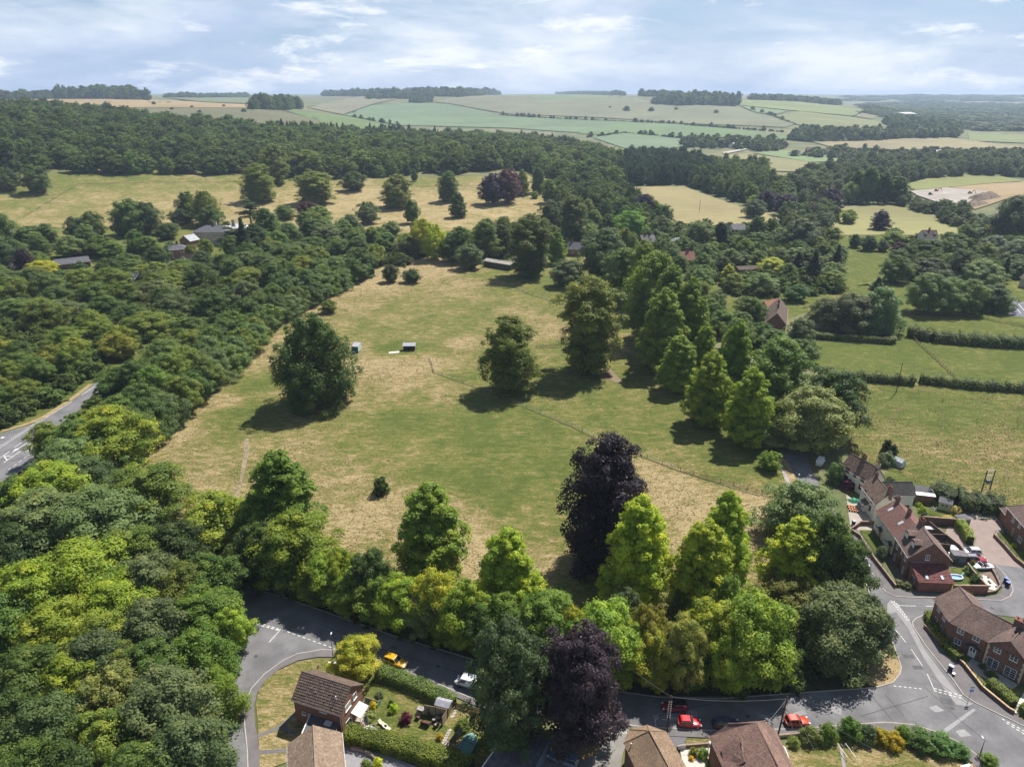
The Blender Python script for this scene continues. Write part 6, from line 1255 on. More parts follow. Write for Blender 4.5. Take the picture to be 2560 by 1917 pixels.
for x_ in (-1, 1):
    for y_ in (.6, 3.4): MB().tube([(x_ * 1.1 - .08, y_, .3), (x_ * 1.1 + .08, y_, .3)], .3, 10).build('wheel', BLACK, gs)
cr = thing('feed_trailer', 'small dark cage trailer parked in front of the green shed', 'trailer', G(885, 886), R(-4))
MB().box((0, 0, .7), (1.2, 1.0, .7)).build('box', M('dark_steel', (.06, .06, .07), .5), cr)
for x_ in (-.55, .55): MB().tube([(x_ - .06, 0, .28), (x_ + .06, 0, .28)], .28, 10).build('wheel', BLACK, cr)
MB().bar((0, -.5, .4), (0, -1.2, .35), .08).build('drawbar', METAL, cr)
fs = thing('field_shelter', 'open-fronted field shelter with pitched grey roof on the paddock edge', 'shelter', G(1023, 877), R(2))
for x_ in (-2.1, -.7, .7, 2.1): MB().bar((x_, 0, 0), (x_, 0, 2.0), .14).build('post', DWOOD, fs)
MB().box((0, 2.0, 1.0), (4.4, .1, 2.0)).build('back_wall', M('barn_boards', (.10, .10, .085), .95), fs); MB().box((-2.2, 1, 1.0), (.08, 2.1, 2.0)).box((2.2, 1, 1.0), (.08, 2.1, 2.0)).build('side_wall', MATS['barn_boards'], fs); MB().add([(-2.5, -.35, 2.05), (2.5, -.35, 2.05), (2.5, 2.3, 2.6), (-2.5, 2.3, 2.6), (-2.5, -.35, 1.97), (2.5, -.35, 1.97), (2.5, 2.3, 2.52), (-2.5, 2.3, 2.52)], [(0, 1, 2, 3), (4, 5, 1, 0), (7, 4, 0, 3), (5, 6, 2, 1), (7, 6, 5, 4)]).build('roof', MATS['felt_grey'], fs)
# ---- manor and its yard
mn_ = px_house('manor_house', 'pale stone manor with hipped slate roof behind the dark cedar', (488, 612), (570, 614), 12, 9.0, 12.0, STONE, T_SLATE, tw=.6, th=.5, hip=(6, 6), over=.4, cat='house')
for px, py in ((519, 589), (534, 589), (505, 600), (550, 600)): mn_.wpx('f', px, py, 1.0, 1.6, 2, 2)
mn_.chimney(1, 1, 14.5, 2.0, 1.2, 4, STONE); mn_.chimney(12, 4, 14.8, 2.0, 1.2, 3, STONE)
m2 = px_house('manor_house', 'white-roofed garden range of the manor glimpsed through the cedar', (560, 594), (622, 592), 9, 6.5, 8.8, M('white_stone', (.6, .57, .5), .9), M('lead_roof', (.55, .56, .58), .6, .1, 1, .1, 3, useV=True), tw=.8, th=.8, hip=(5, 5), over=.4)
m3 = px_house('manor_wing', 'brick kitchen wing with bright slate roof below the manor', (478, 622), (502, 616), 9, 5.0, 8.0, BR1, M('bright_slate', (.33, .35, .37), .5, .1, 1, .1, 3, useV=True), tw=.6, th=.5)
m4 = px_house('brick_wing', 'square brick house with hipped slate roof and chimney by the manor lawn', (427, 652), (472, 648), 9, 6.5, 9.0, BR1, T_SLATE, tw=.6, th=.5, hip=(4, 4)); m4.chimney(0, 0, 10.6, 1.2, .8, 2)
for px, py in ((431, 632), (433, 642), (445, 633)): m4.wpx('f', px, py, 1.0, 1.7, 2, 2)
st = px_house('stable_block', 'long brown-tiled stable range with gabled dormers below the manor', (452, 676), (500, 676), 8, 3.4, 9.0, BR3, T_BROWN, tw=.6, th=.5); st.dormer(-4, .3, 2.4, 1.8, RENDER); st.dormer(2, .3, 2.4, 1.8, RENDER); st.chimney(-6, 0, 10, 1.1, .8, 2)
s2 = px_house('stable_block', 'stable range end with pale stone gable among the trees', (583, 668), (604, 666), 8, 4.6, 8.4, STONE, T_BROWN, tw=.6, th=.5)
s3 = px_house('garden_cottage', 'small grey-brown hipped roof cottage below the clipped manor hedge', (399, 697), (440, 702), 8, 2.6, 6.5, BR3, T_BROWN, tw=.5, th=.45, hip=(3, 0))
s4 = px_house('glass_roof_shed', 'small gabled roof with blue-white roof lights poking from the wood', (318, 708), (340, 712), 6, 3, 5.6, BR3, M('pale_slate', (.32, .33, .36), .6, .1, useV=True), tw=.5, th=.45); s4.skylight(-1.2, .5, 1.6, 1.8); s4.skylight(1.4, .5, 1.6, 1.8)
s5 = px_house('slate_roof_house', 'hipped slate roof at the wood edge near the yellow acacia', (5, 690), (72, 690), 10, 4.5, 8, BR3, T_SLATE, tw=.6, th=.5, hip=(0, 4))
s6 = px_house('slate_roof_house', 'long low slate roof behind the yellow acacia', (142, 678), (228, 668), 7, 3.6, 6, BR3, T_SLATE, tw=.6, th=.5)
# ---- village roofs
v1 = px_house('lodge', 'lodge with slate roof, chimney and brick bay at the head of the meadow', (1420, 640), (1458, 642), 8, 4.6, 8.2, BR1, T_SLATE, tw=.5, th=.45); v1.chimney(-3, 0, 9.8, 1, .8, 2); v1.wpx('f', 1432, 630, 1.2, 1.4, 2, 2); v1.wpx('f', 1446, 630, 1.2, 1.4, 2, 2)
v2 = px_house('slate_roof_house', 'grey slate roof with two stacks behind the avenue treetops', (1606, 624), (1640, 622), 9, 5, 8.5, BR1, T_SLATE, tw=.5, th=.45); v2.chimney(-1, 0, 10.5, 1, .8, 2); v2.chimney(2, 0, 10, 1, .8, 2)
v3 = px_house('slate_roof_house', 'wide pale slate roof behind the avenue treetops', (1684, 628), (1732, 624), 10, 4.5, 7.5, RENDER, M('pale_slate', (.32, .33, .36), .6, .1, useV=True), tw=.5, th=.45, hip=(4, 4))
v4 = px_house('red_roof_house', 'red tiled house with twin gables and stack beyond the avenue', (1676, 668), (1738, 666), 9, 4, 8, BR1, M('red_tile', (.24, .115, .09), .9, .2, useV=True), tw=.4, th=.4); v4.chimney(-5, 0, 9.6, 1, .8, 2); v4.chimney(4, 0, 9.8, 1, .8, 2)
v5 = px_house('red_roof_house', 'brick garden pavilion with pale parapet beyond the yellow conifer', (1846, 690), (1900, 688), 8, 3.5, 4.5, BR3, T_BROWN, tw=.5, th=.5)
v6 = px_house('walled_garden_house', 'steep brown-tiled farmhouse with two stacks beside its walled lawn', (1962, 832), (1966, 790), 8, 3.6, 8.0, BR2, T_BROWN, tw=.4, th=.4); v6.chimney(-4, 0, 9.6, 1, .8, 2); v6.chimney(3, 0, 9.4, 1, .8, 2)
v7 = px_house('red_outbuilding', 'low outbuilding with orange-red tiled roof behind the brown farmhouse', (1920, 788), (1958, 778), 6, 3, 5.6, STONE, M('orange_tile', (.30, .15, .10), .9, .2, useV=True), tw=.4, th=.4)
v8 = px_house('white_gable_house', 'white house with dark tiled roof and dormers among eastern garden trees', (2306, 612), (2342, 612), 8, 5.5, 9, RENDER, T_BROWN, tw=.5, th=.5); v8.dormer(-3, .35, 1.8, 1.2, RENDER); v8.dormer(3, .35, 1.8, 1.2, RENDER); v8.chimney(0, 0, 10.5, 1, .8, 2)
v9 = px_house('brick_manse', 'tall narrow brick house among the dark purple trees by the striped field', (1917, 494), (1938, 494), 9, 9, 13, BR1, T_RED, tw=.6, th=.6)
v10 = px_house('slate_roof_house', 'long blue-grey roof at the foot of the striped field', (1832, 588), (1866, 586), 8, 4, 7, RENDER, T_SLATE, tw=.5, th=.5)
v11 = px_house('edge_house', 'brown-roofed house by the drive beside the tennis court', (2545, 718), (2600, 730), 9, 5.5, 9, STONE, T_RED, tw=.5, th=.5)
for lb, a, b_, D, e, r, wm, rm in [('long low farm shed with white roof across the valley', (2318, 389), (2412, 391), 60, 6, 9, RENDER, 'farm_white'), ('row of dark cottages on the valley road', (2016, 386), (2048, 386), 12, 6, 11, BR3, 'farm_brown'), ('second row of dark cottages on the valley road', (2052, 386), (2080, 388), 12, 5, 9, BR3, 'farm_brown'), ('pale farm barn beyond the conifer plantation', (1800, 364), (1826, 362), 18, 7, 11, RENDER, 'farm_white'), ('pale farm barn beside the far track', (1838, 372), (1858, 370), 14, 6, 10, RENDER, 'farm_white'),
                               ('low pale sheds beside the right valley hedge', (2232, 392), (2262, 392), 16, 5, 7, RENDER, 'farm_white'), ('dark farm roofs below the tan field', (2160, 390), (2180, 391), 12, 5, 8, BR3, 'farm_brown'), ('white factory roof in the hazy right-hand valley', (2262, 293), (2292, 294), 60, 12, 16, RENDER, 'farm_white'), ('pale barn on the skyline wood', (1232, 234.5), (1246, 234.5), 20, 8, 12, RENDER, 'farm_white')]:
    px_house('farm_building', lb, a, b_, D, e, r, wm, M(rm, (.6, .6, .6) if 'white' in rm else (.12, .09, .08), .8, .1, .2, .1, 1, useV=True), tw=4, th=4, cat='farm building', over=.3)
# ============================================================ VEHICLES
def paint(name, c, rough=.28):
    if name in MATS: return MATS[name]
    m, nt, b, out = new_mat(name); b.inputs['Base Color'].default_value = (*c, 1); b.inputs['Roughness'].default_value = rough; b.inputs['Coat Weight'].default_value = .8; b.inputs['Coat Roughness'].default_value = .05
    MATS[name] = m; return m
TYRE = M('tyre', (.02, .02, .02), .85); RIM = M('alloy', (.35, .35, .37), .3, metal=.8); LAMP = M('headlamp', (.75, .78, .8), .1, spec=.9); TAIL = M('tail_lamp', (.35, .015, .012), .2, spec=.8); TRIM = M('dark_trim', (.02, .02, .022), .5)
def car(name, label, wr, wf, L, W, H, col, kind='hatch', roofcol=None, ground=None, cat='car'):
    """wr, wf: pixels where the near-side rear and front wheels touch the road (or the centre line if ground given)"""
    a, b_ = G(*wr), G(*wf); d = (b_ - a).normalized(); n = Vector((-d.y, d.x, 0))
    if n.y < 0: n = -n
    c = (a + b_) / 2 + n * (W / 2 - .05) if ground is None else G(*ground)
    o = thing(name, label, cat, (c.x, c.y, .028), math.atan2(d.y, d.x))
    l, w = L / 2, W / 2; van = kind == 'van'; mpv = kind == 'mpv'
    belt = H * (.60 if not van else .55); hood = belt * (.86 if not van else .95)
    # lower body, lofted along x (front = +x)
    fx = {'hatch': .24, 'van': .60, 'mpv': .44, 'suv': .26, 'open': .2, 'estate': .25}[kind]
    st = [(-l, .80, .34, belt * .80), (-l * .965, .93, .24, belt * .95), (-l * .7, 1.0, .2, belt), (0, 1.0, .2, belt), (l * fx * 1.25, 1.0, .2, belt * .985), (l * max(.66, fx * 1.3), .985, .2, hood), (l * .9, .90, .22, hood * .88), (l * .985, .76, .28, hood * .70), (l, .66, .34, hood * .58)]
    P, Fs = [], []
    for x, k, z0, z1 in st:
        ww = w * k
        P += [(x, -ww * .9, z0), (x, -ww, z0 + (z1 - z0) * .35), (x, -ww * .985, z0 + (z1 - z0) * .78), (x, -ww * .86, z1), (x, 0, z1 + .035), (x, ww * .86, z1), (x, ww * .985, z0 + (z1 - z0) * .78), (x, ww, z0 + (z1 - z0) * .35), (x, ww * .9, z0)]
    for i in range(len(st) - 1):
        for k in range(8): Fs.append((i * 9 + k, i * 9 + k + 1, (i + 1) * 9 + k + 1, (i + 1) * 9 + k))
        Fs.append((i * 9 + 8, i * 9, (i + 1) * 9, (i + 1) * 9 + 8))
    Fs += [tuple(range(9)), tuple(range((len(st) - 1) * 9, len(st) * 9))[::-1]]
    me = MB().add(P, Fs).mesh('body', col)
    for p in me.polygons: p.use_smooth = True
    bo = link('body', me, o)
    bm_ = bo.modifiers.new('soft', 'SUBSURF'); bm_.levels = 1; bm_.render_levels = 1
    if kind != 'open':
        x0 = l * fx * 1.3; x1 = -l * (.93 if kind in ('hatch', 'suv') else .965); t0 = x0 - (H - belt) * (1.0 if not van else .75); t1 = x1 + (H - belt) * (.42 if kind != 'van' else .08)
        if mpv: t0 = x0 - (H - belt) * .95
        wb, wt = w * .90, w * (.74 if not van else .84); zb, zt = belt - .02, H
        Bv = [(x0, -wb, zb), (x0, wb, zb), (x1, wb, zb), (x1, -wb, zb)]; Tv = [(t0, -wt, zt - .05), (t0, wt, zt - .05), (t1, wt, zt - .05), (t1, -wt, zt - .05)]
        MB().add(Bv + Tv + [((t0 + t1) / 2 + .2, -wt * .96, zt), ((t0 + t1) / 2 + .2, wt * .96, zt)], [(0, 1, 5, 4), (1, 2, 6, 5), (2, 3, 7, 6), (3, 0, 4, 7), (4, 5, 6, 7)]).build('cabin', col, o)
        rc = roofcol or col
        rf = MB().add([(t0 + .02, -wt, zt - .05), (t0 + .02, wt, zt - .05), (t1 - .02, wt, zt - .05), (t1 - .02, -wt, zt - .05), (t0 - .25, -wt * .9, zt + .01), (t0 - .25, wt * .9, zt + .01), (t1 + .25, wt * .9, zt + .01), (t1 + .25, -wt * .9, zt + .01)], [(4, 5, 6, 7), (0, 1, 5, 4), (1, 2, 6, 5), (2, 3, 7, 6), (3, 0, 4, 7)]).build('roof', rc, o)
        def pane(nm, q, off, s0=.90):
            Q_ = [Vector(v) for v in q]; c_ = sum(Q_, Vector()) / 4; nn = (Q_[1] - Q_[0]).cross(Q_[3] - Q_[0]).normalized()
            if nn.dot(c_ - Vector((0, 0, belt))) < 0: nn = -nn
            MB().add([c_ + (v - c_) * s0 + nn * off for v in Q_], [(0, 1, 2, 3)]).build(nm, GLASS, o)
        pane('windscreen', [Bv[0], Bv[1], Tv[1], Tv[0]], .012, .92)
        if not van: pane('rear_window', [Bv[2], Bv[3], Tv[3], Tv[2]], .012, .82)
        for sy in (-1, 1):
            i0, i3 = (0, 3) if sy < 0 else (1, 2)
            B0, B1, T0, T1 = Vector(Bv[i0]), Vector(Bv[i3]), Vector(Tv[i0]), Vector(Tv[i3])
            nseg = 1 if van else 2
            for k in range(nseg):
                f0, f1 = (k / nseg, (k + 1) / nseg) if not van else (0.04, .34)
                pane('side_window', [B0.lerp(B1, f0), B0.lerp(B1, f1), T0.lerp(T1, f1), T0.lerp(T1, f0)], .012, .86)
    else:
        MB().prism([(l * .26, -w * .72), (l * .26, w * .72), (-l * .52, w * .66), (-l * .52, -w * .66)], belt - .06, belt + .045).build('cockpit', M('burgundy_leather', (.07, .012, .015), .6), o)
        for y_ in (-.36, .36):
            MB().box((-.25, y_, belt + .16), (.18, .5, .5)).box((0.0, y_, belt - .0), (.5, .5, .2)).build('seat', MATS['burgundy_leather'], o)
        ws = [(l * .36, -w * .82, belt), (l * .36, w * .82, belt), (l * .18, w * .68, H), (l * .18, -w * .68, H)]
        wo = MB().bar(ws[0], ws[3], .07).bar(ws[1], ws[2], .07).bar(ws[3], ws[2], .07).build('windscreen_frame', col, o); MB().add(ws, [(0, 1, 2, 3)]).build('windscreen', GLASS, wo)
    rw = .335 if not van else .34
    for x_ in (-l * .60, l * .62):
        for sy in (-1, 1):
            wh = MB().tube([(x_, sy * (w - .20), rw), (x_, sy * (w + .015), rw)], rw, 14).build('wheel', TYRE, o); MB().tube([(x_, sy * (w + .005), rw), (x_, sy * (w + .024), rw)], rw * .62, 10).build('rim', RIM, wh)
    for sy in (-1, 1):
        MB().box((l * .93, sy * w * .66, hood * .80), (.22, w * .34, .13), -sy * .3).build('headlight', LAMP, o)
        MB().box((-l * .975, sy * w * .78, belt * .80), (.10, w * .22, .26 if not van else .5)).build('tail_light', TAIL, o)
        MB().box((l * fx * 1.02, sy * (w + .07), belt + .05), (.13, .2, .13)).build('wing_mirror', col if kind != 'van' else TRIM, o)
    MB().box((l * .985, 0, .36), (.12, w * 1.2, .16)).build('front_grille', TRIM, o); MB().box((-l * .985, 0, .34), (.1, w * 1.3, .14)).build('rear_bumper', TRIM, o)
    if van:
        for sy in (-1, 1): MB().box((-.1 * l, sy * (w - .005), .62), (L * .72, .05, .09)).build('side_moulding', TRIM, o)
    if kind in ('estate', 'mpv'):
        for sy in (-1, 1): MB().bar((t0 - .2, sy * wt * .85, H + .05), (t1 + .3, sy * wt * .85, H + .05), .05).build('roof_rail', TRIM, o)
    return o
car('yellow_car', 'mustard yellow hatchback parked by the hedge of the corner garden', (965.4, 1661), (998.8, 1673), 4.4, 1.82, 1.5, paint('paint_yellow', (.60, .33, .012)), 'suv')
car('white_van', 'white panel van parked half under the dark yew', (1189, 1730), (1147.6, 1718), 4.9, 1.9, 1.95, paint('paint_white', (.72, .74, .78)), 'van', cat='van')
car('red_black_car', 'dark red small car with black roof driving past the bay lettering', (1710.5, 1783), (1666.8, 1782), 4.1, 1.78, 1.55, paint('paint_dark_red', (.22, .008, .014)), 'suv', paint('paint_black', (.012, .012, .014)))
car('red_car', 'bright red city car parked on the lettered bay', (1706, 1821), (1744.8, 1823), 3.6, 1.65, 1.48, paint('paint_red', (.55, .008, .02)), 'hatch')
car('blue_car', 'dark blue car half hidden by the rosy tiled roof', (1797, 1826), (1840, 1825), 4.2, 1.78, 1.48, paint('paint_blue', (.035, .05, .10)), 'hatch')
car('orange_red_car', 'orange-red hatchback parked behind the leaning pole', (1977.6, 1820), (2016, 1818), 3.8, 1.7, 1.5, paint('paint_orange', (.52, .045, .012)), 'hatch')
car('grey_people_carrier', 'blue-grey people carrier on the drive under the purple tree', (1428, 1924), (1379, 1905), 4.8, 1.9, 1.72, paint('paint_greyblue', (.13, .17, .23)), 'mpv')
car('white_car', 'white car parked under trees beside the terrace road', (2140, 1380), (2170, 1425), 4.2, 1.78, 1.46, paint('paint_white', (.72, .74, .78)), 'hatch', ground=(2157, 1409))
car('silver_car', 'silver hatchback in the court on the far side of the red estate', (2470, 1390), (2430, 1388), 4.2, 1.76, 1.48, paint('paint_silver', (.48, .5, .53)), 'hatch', ground=(2424, 1384))
car('red_estate_car', 'dark red estate car with silver-grey roof beside the white convertible', (2423, 1408), (2459, 1410), 4.7, 1.82, 1.55, paint('paint_estate_red', (.30, .012, .018)), 'estate', paint('paint_grey', (.22, .23, .26)))
car('white_convertible', 'white open-top convertible with burgundy seats by the pebble garden', (2478, 1426), (2444.7, 1426), 4.3, 1.78, 1.32, paint('paint_white', (.72, .74, .78)), 'open')
car('white_car', 'white car parked between clipped hedges below the manor', (0, 0), (1, 0), 4.3, 1.8, 1.45, paint('paint_white', (.72, .74, .78)), 'hatch', ground=(426, 662))
# ============================================================ HEDGES, FENCES, GARDENS, STREET FURNITURE
def hedge(label, line, w, h, col, loose=.0, px=True, name='hedge', leaf=.11, dens=62):
    """clipped or loose hedge along a line: leaf faces over a solid dark box added to close the gaps"""
    P = [G(*p) if px else Vector((p[0], p[1], 0)) for p in line]; o = thing(name, label, 'hedge', P[0])
    g = np.random.default_rng(int(P[0].x * 7 + P[0].y * 13) % 9999 + 5); Cs, Ns, Ss, Vs = [], [], [], []
    st = MB()
    for i in range(len(P) - 1):
        a, b_ = P[i], P[i + 1]; L = (b_ - a).length; d = (b_ - a).normalized(); n = Vector((-d.y, d.x, 0)); k = int(L * (w + 2 * h) * dens)
        t = g.uniform(0, 1, k); s = g.uniform(-1, 1, k) * (w / 2 + h)
        bumpf = 1 + loose * (np.sin(t * L * 1.3 + i) * .5 + np.sin(t * L * 3.1 + 2 * i) * .3)
        side = np.abs(s) > w / 2
        off = np.where(side, np.sign(s) * w / 2, s); zz = np.where(side, h - (np.abs(s) - w / 2), h) * bumpf
        r_ = np.minimum(1, np.abs(off) / (w / 2)); zz = zz - np.where(~side, .12 * h * r_ ** 4, 0)
        jit = g.normal(0, .07 + .12 * loose, (k, 3))
        pos = np.array(a)[None] + np.array(d)[None] * (t * L)[:, None] + np.array(n)[None] * (off * (1 + .08 * np.sin(t * L * 2)))[:, None]
        pos[:, 2] = zz; pos += jit; pos[:, 2] = np.maximum(pos[:, 2], .05)
        nn = np.where(side[:, None], np.sign(s)[:, None] * np.array(n)[None], np.array([[0, 0, 1.0]])) + np.array([0, 0, .35]) + g.normal(0, .42, (k, 3))
        Cs.append(pos - np.array(P[0])[None]); Ns.append(unit(nn)); Ss.append(leaf * g.uniform(.6, 1.4, k)); Vs.append(g.normal(1, .16, k) + .12 * np.sin(t * L * .9))
        q = [a - P[0] + n * (w * .36), b_ - P[0] + n * (w * .36), b_ - P[0] - n * (w * .36), a - P[0] - n * (w * .36)]
        st.add([(v.x, v.y, .0) for v in q] + [(v.x, v.y, h * .86) for v in q], [(4, 5, 6, 7)[::-1], (0, 1, 5, 4), (1, 2, 6, 5), (2, 3, 7, 6), (3, 0, 4, 7)])
    V, Q = diamonds(np.vstack(Cs), np.vstack(Ns), np.concatenate(Ss), g, .7)
    c = link('foliage', np_mesh('foliage', V, Q, LEAF, np.clip(np.concatenate(Vs), .5, 1.5)), o); c.color = (*[q_ * 1.7 for q_ in col], 1)
    st.build('inner_core', M('hedge_core', (.03, .035, .014), .95), o)  # added dark box inside the leaves, blocks the view through the hedge
    return o
hedge('rounded green hedge between the road and the corner garden', [(944, 1688), (996.5, 1704), (1052, 1726), (1113, 1757), (1134, 1768)], 2.2, 1.9, (.075, .115, .025), .12)
hedge('thick dense yellow-green hedge running below the patio garden', [(866, 1846), (960, 1866), (1052, 1892), (1110, 1910), (1180, 1932)], 2.6, 2.2, (.085, .11, .014), .05)
hedge('clipped hedge along the pavement in front of the cranked brick house', [(2320, 1540), (2334, 1582), (2366, 1623), (2398, 1654)], 1.5, 1.5, (.12, .155, .03), .08)
hedge('clipped hedge beside the white path of the cranked brick house', [(2470, 1712), (2504, 1738), (2532, 1768)], 1.6, 1.5, (.11, .145, .03), .1)
hedge('short hedge past the white garden path at the pavement', [(2549, 1772), (2590, 1800)], 1.6, 1.4, (.11, .145, .03), .1)
hedge('loose field hedge below the green pasture, its western stretch', [(2105, 948), (2200, 955), (2284, 962)], 3, 2.6, (.065, .09, .024), .55, leaf=.24, dens=14)
hedge('loose field hedge below the green pasture, its eastern stretch', [(2298, 956), (2380, 966), (2440, 972), (2560, 980), (2640, 987)], 3, 2.6, (.07, .095, .026), .6, leaf=.24, dens=14)
hedge('square-cut field hedge beside the farmhouse wall', [(1972, 842), (2060, 848), (2150, 854), (2232, 860)], 2.6, 2.4, (.085, .115, .035), .08, leaf=.2, dens=14)
hedge('short return of the square-cut hedge', [(2232, 860), (2226, 842)], 2.4, 2.4, (.085, .115, .035), .08, leaf=.2, dens=14)
hedge('tall overgrown scrub hedge between the two pastures', [(2272, 838), (2330, 852), (2400, 858), (2480, 864), (2560, 868), (2640, 874)], 6, 3.6, (.06, .085, .024), .45, leaf=.26, dens=12)
hedge('ivy-green hedge beside the paved court', [(2395, 1318), (2412, 1338), (2424, 1362)], 1.6, 2.2, (.15, .2, .03), .15)
hedge('dark scrub bank behind the paved court', [(2330, 1238), (2390, 1262), (2440, 1272), (2490, 1276), (2505, 1280)], 6, 3.4, (.05, .075, .026), .4, leaf=.2, dens=16)
hedge('bright clipped hedge in the manor forecourt beside the white car', [(400, 674), (452, 672)], 2, 2.2, (.16, .2, .03), .05, leaf=.3, dens=8)
hedge('bright clipped hedge behind the white car of the manor', [(404, 656), (440, 650)], 2, 2.0, (.16, .2, .03), .05, leaf=.3, dens=8)
hedge('clipped dark hedge at the corner of the manor lawn', [(382, 692), (408, 692)], 2, 2.2, (.12, .16, .03), .05, leaf=.3, dens=8)
def shrub(px, py, w, h, col, label, group=None):
    p = G(px, py); return plant('bush', p, h, w / 2, col, label, group)
for px, py, w, h, c, lb in [(2024, 1850, 3.2, 2.4, (.09, .115, .03), 'olive bush with a reddish top at the garden wall by the orange-red car'), (2066, 1846, 2.9, 3.0, (.085, .14, .02), 'upright green bush left of the garden steps'), (2124, 1838, 3.6, 3.2, (.075, .13, .022), 'large green bush right of the garden steps'), (2166, 1848, 3.2, 2.6, (.06, .09, .035), 'grey-green bush next to the yellow-flowered one'),
                            (2200, 1852, 3.0, 2.2, (.24, .21, .02), 'yellow-flowered bush in the garden row, the paler half'), (2232, 1862, 3.0, 2.3, (.27, .21, .015), 'orange-yellow flowered bush in the garden row'), (2254, 1845, 2.6, 2.4, (.10, .16, .02), 'small bright green bush behind the yellow one'), (2300, 1862, 4.2, 2.6, (.075, .12, .03), 'wide green bush in the garden row'), (2350, 1872, 4.4, 2.4, (.07, .125, .03), 'spreading green bush at the pavement bend'), (2395, 1884, 3.0, 1.8, (.06, .12, .03), 'low green bush at the end of the garden row'),
                            (1984, 1862, 1.8, 1.5, (.13, .16, .04), 'small yellow-green shrub on the dry lawn'), (2470, 1908, 2.6, 1.6, (.08, .13, .02), 'clipped round bush below the lamp post'),
                            (933, 1772, 1.5, 1.5, (.24, .21, .015), 'golden shrub in a barrel on the patio garden'), (984, 1777, 1.5, 1.5, (.19, .26, .02), 'lime-green shrub in a stone urn on the lawn'), (978, 1762, .9, 1.2, (.08, .12, .03), 'small dark sapling beside the urn'), (1016, 1803, 2.0, 1.7, (.085, .014, .03), 'wine-red maple bush on the garden lawn'), (1100, 1846, 1.1, 1.0, (.26, .22, .02), 'yellow-leaved pot plant by the stepping stones'), (1035, 1862, 1.0, 1.2, (.06, .10, .03), 'spiky green plant at the thick hedge'), (925, 1795, 1.8, 1.2, (.16, .19, .05), 'pale grassy plant at the edge of the patio'), (950, 1740, 1.4, 1.0, (.09, .11, .05), 'silvery shrub beside the greenhouse frame'),
                            (1160, 1818, 2.6, 1.6, (.12, .15, .03), 'low yellow-green bush beside the pool fence'), (915, 1915, 1.6, 1.2, (.09, .13, .03), 'green bush inside the curved garden wall'), (945, 1912, 1.6, 1.3, (.26, .29, .02), 'bright yellow shrub below the thick hedge'), (1000, 1895, 1.0, .8, (.10, .14, .03), 'small green plant at the curved wall'),
                            (1735, 1885, 1.5, 1.2, (.16, .17, .03), 'flowering shrub in the small paved front garden'), (1756, 1890, 1.8, 1.5, (.12, .17, .03), 'round green shrub in the small paved front garden'), (1780, 1915, 1.8, 1.3, (.10, .17, .02), 'bright green shrub beside the porch canopy'), (1728, 1898, .8, .7, (.38, .28, .02), 'yellow flowers in a pot on the pale paving'),
                            (2202, 1392, 2.6, 2.6, (.075, .10, .05), 'grey-green bush beside the doors of the pantile cottages'), (2245, 1462, 2.0, 1.2, (.12, .13, .06), 'white-flowered shrub at the corner of the brick extension'), (2268, 1470, 2.2, 1.3, (.09, .11, .05), 'dark flowering shrub in front of the brick extension'), (2085, 1205, 4.4, 5.5, (.075, .115, .04), 'tall feathery shrub in front of the first white cottage'), (2118, 1222, 3.2, 2.6, (.10, .04, .06), 'red-purple maple beside the first white cottage'),
                            (2215, 1160, 4.5, 3.6, (.09, .12, .06), 'pale shrub behind the first white cottage'), (2212, 1140, 3.0, 5.0, (.02, .035, .015), 'dark columnar yew behind the first white cottage'), (2228, 1148, 3.0, 4.4, (.02, .035, .015), 'second dark yew beside the small greenhouse'), (2225, 1205, 2.6, 1.4, (.05, .08, .02), 'low dark bush on the cottage lawn'),
                            (2297, 1265, 1.5, 1.0, (.16, .22, .02), 'yellow-green dome bush in the slate-wing garden'), (2306, 1280, 1.9, 1.5, (.14, .19, .02), 'larger dome bush in the slate-wing garden'), (2310, 1293, 1.6, 1.4, (.07, .09, .05), 'grey clipped bush beside the dome bush'), (2388, 1282, 2.4, 1.8, (.30, .27, .10), 'straw-coloured round shrub beside the pale green shed'), (2370, 1303, 2.4, 1.4, (.32, .28, .12), 'cream-flowered shrub along the dark brick wall'), (2334, 1262, 1.6, 1.1, (.06, .09, .02), 'dark shrub in the slate-wing border'),
                            (2425, 1432, 2.6, 1.6, (.08, .12, .03), 'leafy shrub between the paddling pool and the pebble garden'), (2440, 1455, 2.4, 1.8, (.06, .10, .03), 'dark climbing shrub on the pebble garden wall'), (2420, 1475, 2.6, .9, (.28, .32, .02), 'yellow-green creeper over the brick wall'), (2430, 1415, 1.2, 1.4, (.12, .14, .03), 'small palm-like plant beside the convertible'), (2535, 1366, 1.2, .8, (.26, .26, .03), 'yellow shrub on the villa lawn'), (2385, 1408, 1.4, .9, (.11, .13, .04), 'flower clump behind the grey shed'),
                            (2455, 1670, 1.2, .9, (.06, .10, .03), 'small bush beside the porch of the cranked house'), (2478, 1690, 2.0, .8, (.06, .09, .03), 'low planting below the french windows')]:
    shrub(px, py, w, h, c, lb)
